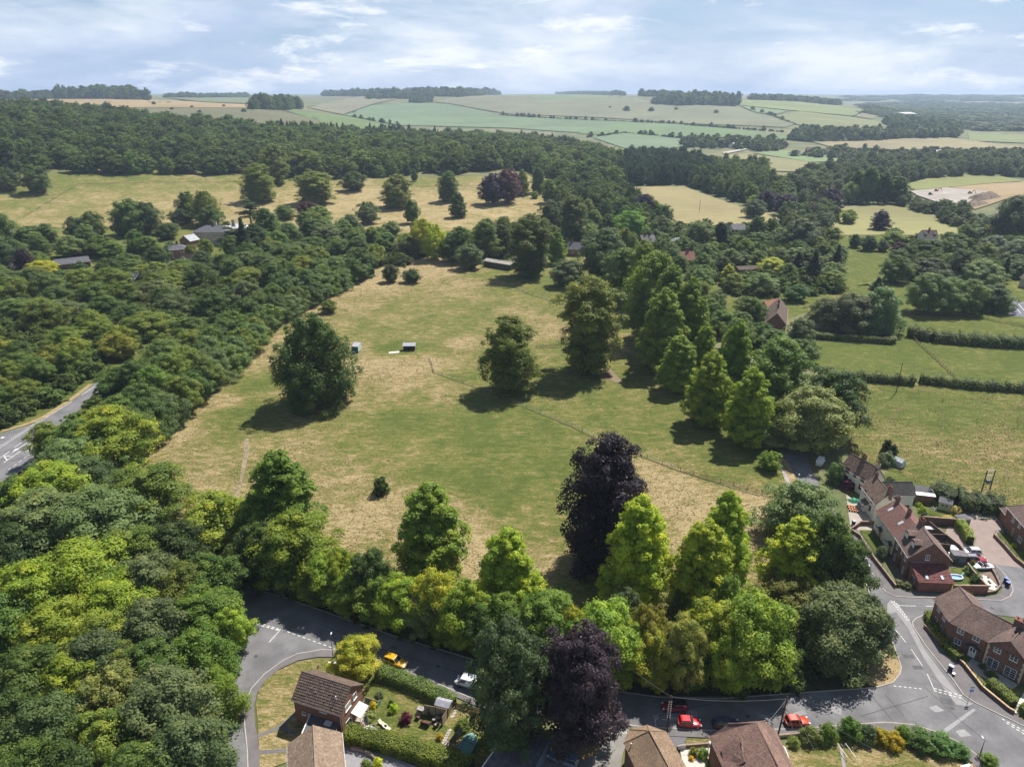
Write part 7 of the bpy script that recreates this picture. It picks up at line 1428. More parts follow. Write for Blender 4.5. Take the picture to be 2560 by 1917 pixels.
# ---- garden surfaces
LAWN = drape('garden_lawn', [(652, 1700), (700, 1673), (760, 1650), (860, 1643), (950, 1670), (1050, 1702), (1150, 1755), (1240, 1790), (1255, 1850), (1190, 1930), (1050, 1900), (870, 1850), (830, 1800), (780, 1880), (650, 1930), (645, 1820), (640, 1760)], GRASS, 22, .045,
      [(700, 1750, .95), (690, 1800, .9), (652, 1780, .15), (690, 1690, .5), (800, 1660, .62), (830, 1680, .45), (660, 1880, .8), (700, 1900, .8), (720, 1710, .7), (980, 1750, .3), (1040, 1760, .22), (1000, 1830, .35), (1060, 1850, .45), (1040, 1790, .3), (1150, 1800, .75), (1110, 1790, .7), (1180, 1850, .2), (1200, 1820, .3), (950, 1720, .25), (920, 1700, .2), (1090, 1870, .6), (740, 1720, .55)], ystep=14)
drape('dry_lawn', [(1960, 1862), (2010, 1856), (2130, 1850), (2250, 1868), (2380, 1890), (2440, 1930), (1960, 1940)], GRASS, 24, .045, [(2000, 1900, .85), (2150, 1900, .75), (2300, 1890, .7), (2050, 1870, .3), (2250, 1872, .3)], ystep=14)
drape('dry_lawn', [(1715, 1846), (1790, 1846), (1790, 1868), (1712, 1872)], GRASS, 20, .05, .6)
drape('front_lawn', [(2148, 1325), (2182, 1325), (2228, 1391), (2208, 1398), (2190, 1385)], GRASS, 16, .05, .02)
drape('cottage_lawn', [(2205, 1190), (2240, 1170), (2330, 1215), (2400, 1270), (2420, 1300), (2400, 1315), (2300, 1300), (2290, 1262), (2230, 1215)], GRASS, 16, .045, .12)
drape('back_garden_lawn', [(2380, 1420), (2410, 1425), (2450, 1470), (2385, 1470), (2378, 1450)], GRASS, 14, .05, .15)
drape('villa_lawn', [(2492, 1330), (2520, 1335), (2570, 1395), (2570, 1425), (2535, 1400), (2500, 1355)], GRASS, 14, .05, .1)
drape('house_border', [(2300, 1560), (2330, 1540), (2420, 1650), (2460, 1665), (2560, 1725), (2560, 1800), (2440, 1705)], GRASS, 18, .03, .3)
PAVS = M('paving_slab', (.36, .33, .29), .9, .15, 1.0, .15, 8); PAVD = M('grey_slab', (.24, .235, .25), .9, .15, 1.2, .15, 8)
flat('patio', [(856, 1828), (890, 1800), (898, 1760), (925, 1745), (946, 1755), (935, 1790), (915, 1812), (938, 1818), (950, 1830), (945, 1840), (900, 1845)], .08, PAVS)
flat('garden_path', [(643, 1836), (700, 1812), (740, 1777), (746, 1780), (712, 1815), (740, 1830), (736, 1836), (700, 1822), (645, 1844)], .06, PAVE); flat('garden_path', [(648, 1876), (715, 1870), (716, 1880), (649, 1885)], .06, PAVE)
flat('curved_path', [(860, 1862), (900, 1868), (960, 1885), (1040, 1915), (1060, 1940), (860, 1940)], .055, PAVD)
flat('small_front_garden', [(1700, 1876), (1718, 1862), (1790, 1860), (1800, 1930), (1712, 1930)], .07, M('pale_slab', (.5, .47, .42), .9, .1))
flat('side_drive', [(1665, 1840), (1718, 1843), (1708, 1866), (1690, 1872)], .05, ASPH)
flat('garden_path', [(2545, 1790), (2533, 1775), (2560, 1730), (2575, 1735)], .08, M('white_path', (.58, .56, .52), .9)); flat('garden_path', [(2098, 1862), (2103, 1862), (2118, 1930), (2108, 1930)], .06, PAVD)
flat('terrace_bed', [(2229, 1392), (2212, 1400), (2240, 1445), (2265, 1478), (2293, 1480), (2262, 1446)], .06, M('bed_soil', (.13, .10, .075), .95)); flat('house_patio', [(2428, 1646), (2452, 1658), (2545, 1712), (2530, 1722), (2450, 1690), (2418, 1660)], .09, PAVS)
flat('gravel_bank', [(2430, 1278), (2480, 1284), (2495, 1295), (2450, 1297), (2425, 1290)], .07, M('flint_gravel', (.45, .42, .37), .95, .3, 2, .3, 6)); flat('back_yard', [(2296, 1300), (2350, 1318), (2400, 1372), (2425, 1410), (2380, 1420), (2340, 1370)], .03, M('yard_slab', (.14, .12, .10), .9))
# meadow path and bare patches
flat('bare_track', [(611, 1098), (622, 1096), (625, 1118), (621, 1140), (616, 1160), (608, 1195), (602, 1222), (592, 1248), (584, 1256), (582, 1248), (593, 1222), (600, 1196), (604, 1165), (611, 1135), (609, 1112)], .05, M('chalk_track', (.235, .19, .12), .95, .3, .6, .3, 4))
flat('bare_track', [(1483, 905), (1530, 925), (1560, 960), (1520, 950), (1480, 935)], .05, M('trodden_soil', (.20, .15, .10), .95, .3, .4, .2, 3))
for i, (px, py, r) in enumerate([(1007, 875, 0)]): flat('concrete_slab', [(972, 880), (998, 878), (998, 882), (972, 884)], .08, M('white_path', (.58, .56, .52), .9))
for ln, w_ in (([(1083, 932), (1130, 948), (1210, 977), (1281, 1006), (1351, 1034), (1430, 1067), (1511, 1108), (1582, 1133), (1695, 1177), (1768, 1200), (1900, 1240)], .5), ([(1340, 871), (1436, 866), (1480, 864)], .8), ([(1274, 715), (1320, 734), (1414, 766)], .6)):
    strip('grass_bank', ln, w_, .16, M('long_green_grass', (.13, .125, .05), .95, .35, .8, .4, 4), z0=0)
# ---- walls
def wall(label, line, h, t, mat, cap=None, z0=0.0, name='garden_wall', cat='wall'):
    P = [G(*p) for p in line]; o = thing(name, label, cat, P[0]); mb, cb = MB(), MB()
    for i in range(len(P) - 1):
        a, b_ = P[i] - P[0], P[i + 1] - P[0]; mb.bar((a.x, a.y, h / 2), (b_.x, b_.y, h / 2), t, h); cb.bar((a.x, a.y, h + .035), (b_.x, b_.y, h + .035), t + .08, .07)
    mb.build('brickwork', mat, o); cb.build('coping', cap or mat, o); return o
COPE = M('coping_stone', (.26, .195, .15), .9)
wall('low brick wall between the pavement and the terrace gardens', [(2128, 1330), (2150, 1345), (2180, 1395), (2215, 1440), (2238, 1470)], .8, .25, BR2, COPE); wall('brick wall closing the cottage yard', [(2128, 1328), (2150, 1312), (2182, 1312)], 1.0, .25, BR2, COPE)
wall('brick garden wall beside the single-storey extension', [(2380, 1482), (2466, 1483)], 1.9, .25, BR1, COPE); wall('brick wall between pool garden and pebble garden', [(2466, 1483), (2428, 1440), (2415, 1422)], 1.6, .25, BR2, COPE)
wall('long dark brick wall behind the terrace gardens', [(2305, 1308), (2350, 1312), (2408, 1316)], 1.9, .25, BR3, COPE); wall('low curved wall round the pebble garden', [(2466, 1484), (2490, 1480), (2500, 1466), (2488, 1440), (2478, 1424)], .5, .2, BR2, COPE)
wall('low brick wall in front of the villa lawn', [(2484, 1340), (2510, 1368), (2538, 1400), (2570, 1425)], .7, .25, BR2, COPE); wall('boundary brick wall of the cranked house below its hedges', [(2310, 1568), (2350, 1612), (2408, 1664), (2454, 1722), (2521, 1777), (2535, 1784)], .7, .25, BR2, M('sand_coping', (.45, .34, .21), .9))
wall('stone garden wall behind the farmhouse lawn', [(1985, 815), (2060, 822), (2170, 830), (2225, 838)], 2.2, .4, M('old_stone_wall', (.26, .22, .19), .95, .25, 1.2, .2, 4), None); wall('low kerb wall beside the garden pavement', [(1945, 1842), (1990, 1838), (2060, 1836)], .5, .25, STONE, COPE)
wall('low brick wall of the small paved front garden', [(1692, 1872), (1716, 1868), (1786, 1862)], .6, .22, BR2, COPE); wall('curved stone retaining wall below the thick hedge', [(878, 1872), (905, 1877), (930, 1890), (945, 1905)], .5, .3, STONE, COPE)
# ---- fences
def fence(label, line, h=1.1, gap=3.0, rails=2, mat=None, wire=False, px=True, name='post_and_rail_fence'):
    P = [T(*p) for p in line]; o = thing(name, label, 'fence', P[0]); mat = mat or WOODM
    pts = [P[0]]
    for i in range(len(P) - 1):
        k = max(1, int((P[i + 1] - P[i]).length / gap)); pts += [P[i].lerp(P[i + 1], (j + 1) / k) for j in range(k)]
    pm = MB().box((0, 0, h / 2), (.12, .12, h)).mesh('post', mat)
    for p in pts: link('post', pm, o, p - P[0] + Vector((rnd.uniform(-.05, .05), rnd.uniform(-.05, .05), rnd.uniform(-.08, .05))))
    for r in range(rails):
        mb = MB(); z = h * (.9 - r * .42)
        for i in range(len(pts) - 1):
            a, b_ = pts[i] - P[0], pts[i + 1] - P[0]; mb.bar((a.x, a.y, a.z + z), (b_.x, b_.y, b_.z + z), .03 if wire else .05, .03 if wire else .11)
        mb.build('wire' if wire else 'rail', METAL if wire else mat, o)
    return o
fence('wire fence on timber posts slanting across the meadow', [(1083, 930), (1130, 946), (1210, 975), (1281.6, 1004), (1351.6, 1031.6), (1430, 1065), (1511, 1106), (1582, 1131), (1695, 1174)], 1.1, 4.5, 2, WOODM, True, name='wire_fence'); fence('timber rail fence at the south-east end of the meadow', [(1700, 1176), (1768, 1198), (1834, 1214), (1905, 1236), (1950, 1258)], 1.15, 2.6, 3)
fence('gate fence beside the tall dry grass in the meadow', [(1073, 896), (1080, 912), (1084, 930)], 1.2, 1.6, 3, M('pale_rail', (.42, .37, .3), .9)); fence('short cross fence between the two tall meadow limes', [(1340, 870), (1390, 867), (1436, 865)], 1.1, 3, 2, DWOOD)
fence('curving paddock fence at the head of the meadow', [(1100, 700), (1180, 704), (1230, 706), (1274, 714), (1320, 733), (1367, 751), (1414, 764)], 1.1, 4, 2, WOODM, True, name='wire_fence'); fence('broken rails standing in the grass beside the avenue', [(1545, 865), (1565, 864)], 1.1, 1.4, 2, DWOOD)
fence('timber fence dividing the two green pastures', [(2271, 838), (2306, 869), (2345, 905), (2388, 947)], 1.25, 2.4, 3, WOODM); fence('wire fence along the scrub hedge', [(2290, 848), (2400, 856), (2560, 867)], 1.2, 5, 2, WOODM, True, name='wire_fence')
fence('park rail fence across the upper slope', [(60, 545), (195, 463), (400, 458), (620, 457)], 1.3, 14, 2, DWOOD); fence('rail fence along the upper edge of the middle park', [(1040, 470), (1130, 467), (1200, 466)], 1.3, 10, 2, DWOOD); fence('rails below the plane trees by the tennis court', [(2255, 785), (2330, 792), (2440, 795), (2560, 818)], 1.2, 4, 3, DWOOD)
pf = fence('dark picket fence with gate at the dry verge behind the white van', [(1139, 1768), (1170, 1774), (1204, 1784)], 1.0, 1.9, 2, M('dark_picket', (.06, .05, .045), .9), name='picket_fence')
a_, b_ = G(1139, 1768), G(1204, 1784); pk = MB()
for i in range(34): p = a_.lerp(b_, (i + .5) / 34) - a_; pk.box((p.x, p.y, .5), (.09, .03, .95), math.atan2(b_.y - a_.y, b_.x - a_.x))
pko = pk.build('pickets', MATS['dark_picket'], pf); pko['kind'] = 'stuff'
def screen(label, line, h, mat, post=True, name='screen_fence'):
    P = [G(*p) for p in line]; o = thing(name, label, 'fence', P[0])
    for i in range(len(P) - 1):
        a, b_ = P[i] - P[0], P[i + 1] - P[0]; MB().bar((a.x, a.y, h / 2 + .05), (b_.x, b_.y, h / 2 + .05), .05, h - .1).build('panel', mat, o); MB().bar((a.x, a.y, h), (b_.x, b_.y, h), .09, .08).build('top_rail', WOODM, o)
    for p in P: q = p - P[0]; MB().box((q.x, q.y, h / 2 + .04), (.11, .11, h + .08)).build('post', DWOOD, o)
    return o
REED = M('reed_screen', (.33, .28, .19), .95, .2, 2, .3, 14)
screen('reed screen behind the garden seats', [(1062, 1784), (1090, 1789), (1119, 1796)], 1.9, REED); screen('reed screen on the east side of the garden seats', [(1119, 1796), (1106, 1816)], 1.9, REED)
screen('weathered panel fence along the pool', [(1155, 1836), (1138, 1852), (1125, 1870)], 1.6, M('grey_panel', (.25, .22, .18), .95, .2, 2, .25, 10)); screen('short panel fence at the foot of the pool', [(1125, 1874), (1152, 1892)], 1.5, MATS['grey_panel'])
for lb, ln in [('dark close-board fence behind the first terrace garden', [(2320, 1318), (2345, 1340), (2362, 1352)]), ('dark close-board fence along the paved court', [(2362, 1352), (2395, 1378), (2420, 1410)]), ('dark panel fence between two terrace gardens', [(2318, 1350), (2362, 1352)]), ('dark panel fence beside the grey shed', [(2340, 1374), (2372, 1378)])]: screen(lb, ln, 1.7, M('dark_panel', (.075, .06, .05), .95))
def railing(label, line, h=.95, base=.0):
    P = [G(*p) for p in line]; o = thing('metal_railing', label, 'railing', P[0]); mb = MB()
    for i in range(len(P) - 1):
        a, b_ = P[i] - P[0], P[i + 1] - P[0]
        for z in (base + .45, base + h): mb.bar((a.x, a.y, z), (b_.x, b_.y, z), .035)
    mb.build('rail', BLACK, o)
    for i in range(len(P) - 1):
        k = max(1, int((P[i + 1] - P[i]).length / 1.6))
        for j in range(k + (i == len(P) - 2)): p = P[i].lerp(P[i + 1], j / k) - P[0]; MB().box((p.x, p.y, (base + h) / 2), (.05, .05, base + h)).build('baluster', BLACK, o)
railing('black railing round the pebble garden', [(2466, 1486), (2490, 1482), (2502, 1466), (2490, 1440), (2478, 1424)], 1.1, 0); railing('black railing on the low wall of the terrace gardens', [(2150, 1347), (2180, 1396), (2215, 1441)], .7, .8); railing('black railing on the villa wall', [(2486, 1338), (2510, 1367), (2538, 1399)], .7, .7); railing('black railing on the wall of the cranked house', [(2412, 1668), (2454, 1722)], .7, .7)
# ---- garden furniture, corner garden
def put(name, label, cat, px, py, rz=0.0, group=None, z=.05): p = G(px, py); return thing(name, label, cat, (p.x, p.y, z), rz, group)
sh = put('garden_shed', 'grey felt-roofed garden shed behind the reed screen', 'shed', 1110, 1778, R(-18))
MB().box((0, 0, .95), (2.2, 1.5, 1.9)).build('wall', M('shed_boards', (.20, .15, .10), .9, .2), sh); MB().add([(-1.25, -.9, 1.85), (1.25, -.9, 1.85), (1.25, 0, 2.35), (-1.25, 0, 2.35), (-1.25, .9, 1.85), (1.25, .9, 1.85)], [(0, 1, 2, 3), (3, 2, 5, 4), (0, 3, 4), (1, 5, 2)]).build('roof', M('felt_grey', (.30, .30, .34), .8), sh); MB().box((0, -.77, .85), (.75, .04, 1.6)).build('door', DWOOD, sh)
def armchair(label, px, py, rz, mat, cush):
    o = put('garden_armchair', label, 'chair', px, py, rz)
    MB().box((0, 0, .34), (.62, .6, .16)).build('seat', cush, o); MB().box((0, .30, .62), (.66, .1, .5)).build('backrest', mat, o)
    for s_ in (-1, 1): MB().box((s_ * .34, 0, .45), (.09, .62, .3)).build('armrest', mat, o)
    for s_ in (-1, 1):
        for t_ in (-1, 1): MB().box((s_ * .3, t_ * .26, .13), (.07, .07, .26)).build('leg', mat, o)
RAT = M('dark_rattan', (.045, .035, .03), .8); CU1 = M('red_cushion', (.20, .035, .05), .9); CU2 = M('grey_cushion', (.30, .28, .26), .9); CU3 = M('plum_cushion', (.10, .05, .06), .9)
for lb, px, py, rz, cu in [('dark rattan armchair with plum seat facing the fire pot', 1046, 1796, R(60), CU3), ('dark rattan armchair nearest the reed screen corner', 1098, 1798, R(-60), CU2), ('dark rattan armchair beside the grey-cushioned one', 1091, 1816, R(-130), CU2), ('grey-cushioned rattan armchair on the round lawn', 1086, 1803, R(-100), CU2)]: armchair(lb, px, py, rz, RAT, cu)
o = put('garden_bench', 'dark rattan two-seat bench with red cushion on the round lawn', 'bench', 1064, 1812, R(160)); MB().box((0, 0, .36), (1.35, .62, .16)).build('seat', CU1, o); MB().box((0, .32, .62), (1.4, .12, .5)).build('backrest', RAT, o); [MB().box((s_ * .68, 0, .4), (.1, .65, .42)).build('armrest', RAT, o) for s_ in (-1, 1)]; [MB().box((s_ * .6, 0, .12), (.08, .5, .24)).build('leg', RAT, o) for s_ in (-1, 1)]
o = put('wicker_chest', 'grey wicker chest at the edge of the round lawn', 'chest', 1053, 1780, R(-20)); MB().box((0, 0, .4), (1.1, .8, .75)).build('body', M('grey_wicker', (.22, .19, .18), .9), o); MB().box((0, 0, .8), (1.16, .86, .08)).build('lid', M('grey_wicker_lid', (.30, .27, .27), .9), o)
o = put('chiminea', 'tall rusty fire pot with flue in front of the reed screen', 'fire pot', 1071, 1789); MB().dome((0, 0, .35), .32, 12, 5, zs=1).build('bowl', M('rust', (.14, .06, .035), .9), o); MB().tube([(0, 0, .6), (0, 0, 1.9)], [.12, .09], 8).build('flue', MATS['rust'], o); [MB().bar((0, 0, .36), (math.cos(a) * .3, math.sin(a) * .3, 0), .05).build('leg', BLACK, o) for a in (0, 2.1, 4.2)]
for lb, px, py in [('white sun lounger closer to the patio', 960, 1814), ('white sun lounger closer to the maple bush', 968, 1822)]:
    o = put('sun_lounger', lb, 'sun lounger', px, py, R(-35)); MB().box((0, 0, .3), (1.3, .55, .08)).build('bed', M('cream_cloth', (.6, .57, .45), .9), o); MB().add([(-.65, -.27, .32), (-.65, .27, .32), (-1.05, .27, .72), (-1.05, -.27, .72), (-.69, -.27, .28), (-.69, .27, .28), (-1.09, .27, .68), (-1.09, -.27, .68)], [(0, 1, 2, 3), (7, 6, 5, 4), (0, 3, 7, 4), (1, 5, 6, 2), (3, 2, 6, 7)]).build('backrest', MATS['cream_cloth'], o)
    for s_ in (-1, 1):
        for t_ in (-.55, .55): MB().box((t_, s_ * .24, .13), (.05, .05, .26)).build('leg', UPVC, o)
o = put('patio_table', 'white garden table on the round grey patio', 'table', 923, 1829, R(-20), z=.09); MB().box((0, 0, .72), (1.5, .9, .05)).build('top', M('white_table', (.62, .63, .66), .5), o); [MB().box((x_, y_, .35), (.06, .06, .7)).build('leg', METAL, o) for x_ in (-.65, .65) for y_ in (-.35, .35)]
for lb, px, py, rz in [('pale patio chair on the lawn side of the white table', 935, 1824, 0), ('pale patio chair at the hedge side of the white table', 918, 1837, 2), ('dark patio chair between house and white table', 910, 1824, 1), ('pale patio chair at the end of the white table', 936, 1834, 3)]:
    o = put('patio_chair', lb, 'chair', px, py, rz, z=.09); MB().box((0, 0, .44), (.45, .45, .05)).build('seat', M('grey_mesh', (.36, .37, .42), .7), o); MB().box((0, .22, .7), (.45, .04, .5)).build('backrest', MATS['grey_mesh'], o); [MB().box((x_, y_, .22), (.03, .03, .44)).build('leg', METAL, o) for x_ in (-.2, .2) for y_ in (-.2, .2)]
o = put('closed_parasol', 'closed blue-grey parasol standing on the round patio', 'parasol', 920, 1818, z=.09); MB().tube([(0, 0, 0), (0, 0, 2.5)], .03, 6).build('pole', METAL, o); MB().tube([(0, 0, .9), (0, 0, 1.5), (0, 0, 2.4)], [.2, .15, .04], 8).build('canopy', M('blue_canvas', (.12, .16, .22), .9), o); MB().tube([(0, 0, 0), (0, 0, .08)], .3, 12).build('base', BLACK, o)
for lb, px, py, c in [('terracotta pot with red flowers on the patio edge', 906, 1818, (.3, .05, .03)), ('dark barrel planter under the golden shrub', 933, 1786, None), ('dark planter box by the brick house door', 872, 1812, None)]:
    o = put('planter', lb, 'planter', px, py, z=.06); MB().tube([(0, 0, 0), (0, 0, .5)], [.28, .36], 12).build('pot', POT if c else DWOOD, o); MB().dome((0, 0, .48), .3, 10, 4).build('plant', M('red_flowers', (.25, .04, .03), .9) if c else M('planter_green', (.06, .10, .02), .9), o)
gh = put('cold_frame', 'green-framed glass enclosure on the patio beside the brick house', 'cold frame', 930, 1758, R(-22)); MB().box((0, 0, .45), (2.6, .08, .9)).box((1.3, .0, .45), (.08, 1.2, .9)).build('glass', M('green_glass', (.10, .20, .17), .2, spec=.8), gh); MB().box((0, 0, .93), (2.7, .12, .06)).build('frame', WOODM, gh)
for i, (px, py) in enumerate([(1140, 1775), (1136, 1783), (1131, 1791), (1124, 1826), (1121, 1832), (1118, 1838), (1115, 1844), (1112, 1850), (1110, 1856), (1116, 1858), (1122, 1860)]):
    p = G(px, py); props(MB().box((0, 0, .03), (.62, .45, .06), R(25)).build('stepping_stone', PAVS, None, (p.x, p.y, .05)), 'pale square stepping stone crossing the dry garden lawn', 'stepping stone', 'stepping stones in the corner garden')
pl = thing('covered_pool', 'garden pool under a green cover with an arched end beside the panel fence', 'pool', (0, 0, 0)); pp = [G(*p) for p in [(1143, 1872), (1156, 1851), (1164, 1840), (1178, 1835), (1190, 1840), (1194, 1852), (1188, 1868), (1176, 1888), (1168, 1893), (1150, 1886)]]
MB().prism([(p.x, p.y) for p in pp], .02, .35).build('rim', M('pool_edge', (.22, .33, .31), .6), pl); c_ = sum(pp, Vector()) / len(pp); MB().prism([(c_.x + (p.x - c_.x) * .88, c_.y + (p.y - c_.y) * .88) for p in pp], .35, .42).build('cover', M('pool_cover', (.075, .19, .17), .5, .15, 1), pl); s1, s2 = pp[1].lerp(c_, .1), pp[6].lerp(c_, .1); MB().bar((s1.x, s1.y, .44), (s2.x, s2.y, .44), .06, .03).build('seam', BLACK, pl)
o = put('white_ball', 'white garden globe at the end of the thick hedge', 'garden globe', 1117, 1890); MB().dome((0, 0, .0), .28, 12, 5).build('globe', UPVC, o); MB().box((0, 0, .02), (.3, .3, .04)).build('base', PAVS, o)
props(MB().prism([(p.x, p.y) for p in [G(820, 1654), G(840, 1655), G(840, 1660), G(822, 1659)]], .04, .12).build('inspection_cover', M('white_cement', (.7, .68, .64), .9)), 'pale concrete cover slab beside the lamp post shadow', 'cover slab')
# ---- right-hand gardens
o = put('paddling_pool', 'blue and white inflatable paddling pool on the back lawn', 'paddling pool', 2388, 1446); ring = [(math.cos(a) * 1.4, math.sin(a) * .8, .15) for a in np.linspace(0, 2 * math.pi, 19)]
MB().tube(ring, .16, 8, cap=False).build('lower_ring', M('pool_blue', (.10, .28, .75), .3), o); MB().tube([(x * 1.0, y * 1.0, z + .25) for x, y, z in ring], .14, 8, cap=False).build('upper_ring', M('pool_white', (.75, .8, .85), .3), o); MB().prism([(x * .95, y * .95) for x, y, z in ring[:-1]], .1, .2).build('water', M('pool_water', (.25, .45, .7), .1), o)
o = put('garden_slide', 'small mint-green toy slide beside the paddling pool', 'slide', 2404, 1442, .6); MB().bar((-.5, 0, .1), (.4, 0, .9), .35, .06).build('chute', M('mint', (.3, .6, .5), .5), o); MB().bar((.4, 0, .9), (.75, 0, 0), .3, .06).build('ladder', MATS['mint'], o)
pg = thing('pebble_bed', 'figure-of-eight bed of white pebbles inside the railing', 'pebble bed', (0, 0, 0)); pb = [G(*p) for p in [(2449, 1441), (2458, 1439), (2470, 1443), (2480, 1452), (2485, 1458), (2494, 1466), (2497, 1473), (2488, 1477), (2474, 1474), (2466, 1467), (2460, 1457), (2452, 1449)]]
MB().prism([(p.x, p.y) for p in pb], .03, .16).build('pebbles', M('white_pebbles', (.62, .62, .52), .95, .15, 3, .3, 9), pg)
for px, py in ((2453, 1444), (2470, 1445), (2471, 1455), (2475, 1459), (2490, 1468), (2473, 1467)): p = G(px, py); MB().box((p.x, p.y, .25), (.42, .32, .2), .5).build('dark_stone', M('dark_rock', (.10, .09, .08), .9), pg)
flat('pebble_garden_ground', [(2440, 1436), (2478, 1428), (2496, 1448), (2500, 1468), (2488, 1480), (2467, 1482)], .025, M('brown_mulch', (.2, .14, .11), .95))
def wheelie(label, px, py, rz, lid, body): o = put('wheelie_bin', label, 'bin', px, py, rz, z=.1); MB().add([(-.24, -.28, .06), (.24, -.28, .06), (.24, .28, .06), (-.24, .28, .06), (-.29, -.36, 1.0), (.29, -.36, 1.0), (.29, .36, 1.0), (-.29, .36, 1.0)], [(3, 2, 1, 0), (0, 1, 5, 4), (1, 2, 6, 5), (2, 3, 7, 6), (3, 0, 4, 7)]).build('body', body, o); MB().box((0, 0, 1.04), (.62, .78, .08)).build('lid', lid, o); [MB().tube([(x_ - .03, .3, .1), (x_ + .03, .3, .1)], .1, 8).build('wheel', BLACK, o) for x_ in (-.24, .24)]
BLID = M('blue_lid', (.16, .22, .5), .4); LLID = M('lilac_lid', (.45, .47, .7), .4)
wheelie('blue-lidded wheelie bin on the corner pavement, the one beside the railing', 2513, 1456, .6, BLID, M('bin_dark', (.03, .035, .06), .6)); wheelie('blue-lidded wheelie bin on the corner pavement, the one nearer the kerb', 2518, 1466, .3, BLID, MATS['bin_dark']); wheelie('lilac-lidded wheelie bin on the pavement before the cranked house', 2375, 1676, .7, LLID, MATS['bin_dark']); wheelie('bluish wheelie bin at the wall of the cottage yard', 2133, 1312, .2, LLID, MATS['bin_dark'])
o = put('recycling_box', 'small black recycling box beside the lilac-lidded bin', 'box', 2383, 1688, .7, z=.1); MB().box((0, 0, .2), (.5, .38, .36)).build('body', BLACK, o); MB().box((0, 0, .4), (.54, .42, .05)).build('lid', UPVC, o)
o = put('pale_green_shed', 'pale green timber shed with two small windows in the cottage garden', 'shed', 2360, 1272, R(-35)); MB().box((0, 0, 1.0), (2.6, 1.8, 2.0)).build('wall', M('sage_paint', (.40, .45, .30), .8), o); MB().add([(-1.5, -1.1, 2.0), (1.5, -1.1, 2.0), (1.5, 1.1, 2.45), (-1.5, 1.1, 2.45), (-1.5, -1.1, 1.92), (1.5, -1.1, 1.92), (1.5, 1.1, 2.37), (-1.5, 1.1, 2.37)], [(0, 1, 2, 3), (4, 5, 1, 0), (5, 6, 2, 1), (6, 7, 3, 2), (7, 4, 0, 3)]).build('roof', M('roofing_felt', (.10, .10, .11), .95), o); [MB().box((x_, -.92, 1.3), (.5, .05, .45)).build('window', GLASS, o) for x_ in (-.5, .4)]
o = put('grey_pavilion', 'grey pyramid-roofed garden hut by the dark brick wall', 'garden hut', 2404, 1308, .2); MB().box((0, 0, .8), (2.4, 2.0, 1.6)).build('wall', M('grey_panel2', (.14, .13, .13), .9), o); MB().add([(-1.4, -1.2, 1.6), (1.4, -1.2, 1.6), (1.4, 1.2, 1.6), (-1.4, 1.2, 1.6), (0, 0, 2.3)], [(0, 1, 4), (1, 2, 4), (2, 3, 4), (3, 0, 4)]).build('roof', M('grey_shingle', (.17, .17, .18), .9), o)
o = put('grey_shed', 'blue-grey flat-roofed shed beside the steep gable of the dormer house', 'shed', 2392, 1402, R(-8)); MB().box((0, 0, .95), (2.6, 1.9, 1.9)).build('wall', M('slate_paint', (.16, .17, .20), .8), o); MB().box((0, 0, 1.95), (2.9, 2.2, .1)).build('roof', M('grey_felt2', (.15, .14, .15), .9), o); MB().box((-.4, -.97, 1.0), (.5, .04, .5)).build('window', GLASS, o)
for lb, px, py, w, d in [('white-roofed glass store in the first terrace garden', 2325, 1328, 2.4, 1.2), ('pale polycarbonate canopy in the second terrace garden', 2382, 1378, 1.6, 2.2), ('small white-lidded store beside the grey shed', 2378, 1392, 1.4, .8)]:
    o = put('garden_store', lb, 'garden store', px, py, R(-8)); MB().box((0, 0, .9), (w, d, .07)).build('roof', M('store_white', (.55, .56, .6), .4), o); [MB().box((x_ * w * .45, y_ * d * .45, .45), (.07, .07, .9)).build('post', METAL, o) for x_ in (-1, 1) for y_ in (-1, 1)]
o = put('rotary_airer', 'rotary clothes airer with white washing on the cottage lawn', 'clothes airer', 2335, 1285); MB().tube([(0, 0, 0), (0, 0, 1.7)], .025, 6).build('pole', METAL, o); [MB().bar((0, 0, 1.1), (math.cos(a) * 1.1, math.sin(a) * 1.1, 1.7), .03).build('arm', METAL, o) for a in (0, 1.57, 3.14, 4.71)]; [MB().box((math.cos(a) * .6, math.sin(a) * .6, 1.25), (.6, .03, .6), a).build('laundry', M('laundry_white', (.6, .66, .8), .9), o) for a in (.8, 2.4, 4.0)]
o = put('toy_tractor', 'small bright red toy car on the cottage lawn', 'toy', 2340, 1296); MB().box((0, 0, .25), (.7, .4, .3)).build('body', M('toy_red', (.6, .02, .02), .4), o); [MB().tube([(x_, s_ * .22, .12), (x_, s_ * .26, .12)], .12, 8).build('wheel', BLACK, o) for x_ in (-.22, .22) for s_ in (-1, 1)]
o = put('small_greenhouse', 'small aluminium greenhouse behind the first white cottage', 'greenhouse', 2246, 1165, R(-60)); MB().box((0, 0, .85), (2.6, 2.0, 1.7)).build('glazing', M('greenhouse_glass', (.42, .48, .52), .15, spec=.8), o); MB().add([(-1.3, -1, 1.7), (1.3, -1, 1.7), (1.3, 0, 2.4), (-1.3, 0, 2.4), (-1.3, 1, 1.7), (1.3, 1, 1.7)], [(0, 1, 2, 3), (3, 2, 5, 4), (0, 3, 4), (1, 5, 2)]).build('roof', M('greenhouse_roof', (.55, .6, .65), .15, spec=.8), o); [MB().bar((x_, -1.02, 1.7), (x_, 0, 2.43), .05).bar((x_, -1.02, 0), (x_, -1.02, 1.7), .05).build('glazing_bar', METAL, o) for x_ in (-1.3, -.43, .43, 1.3)]
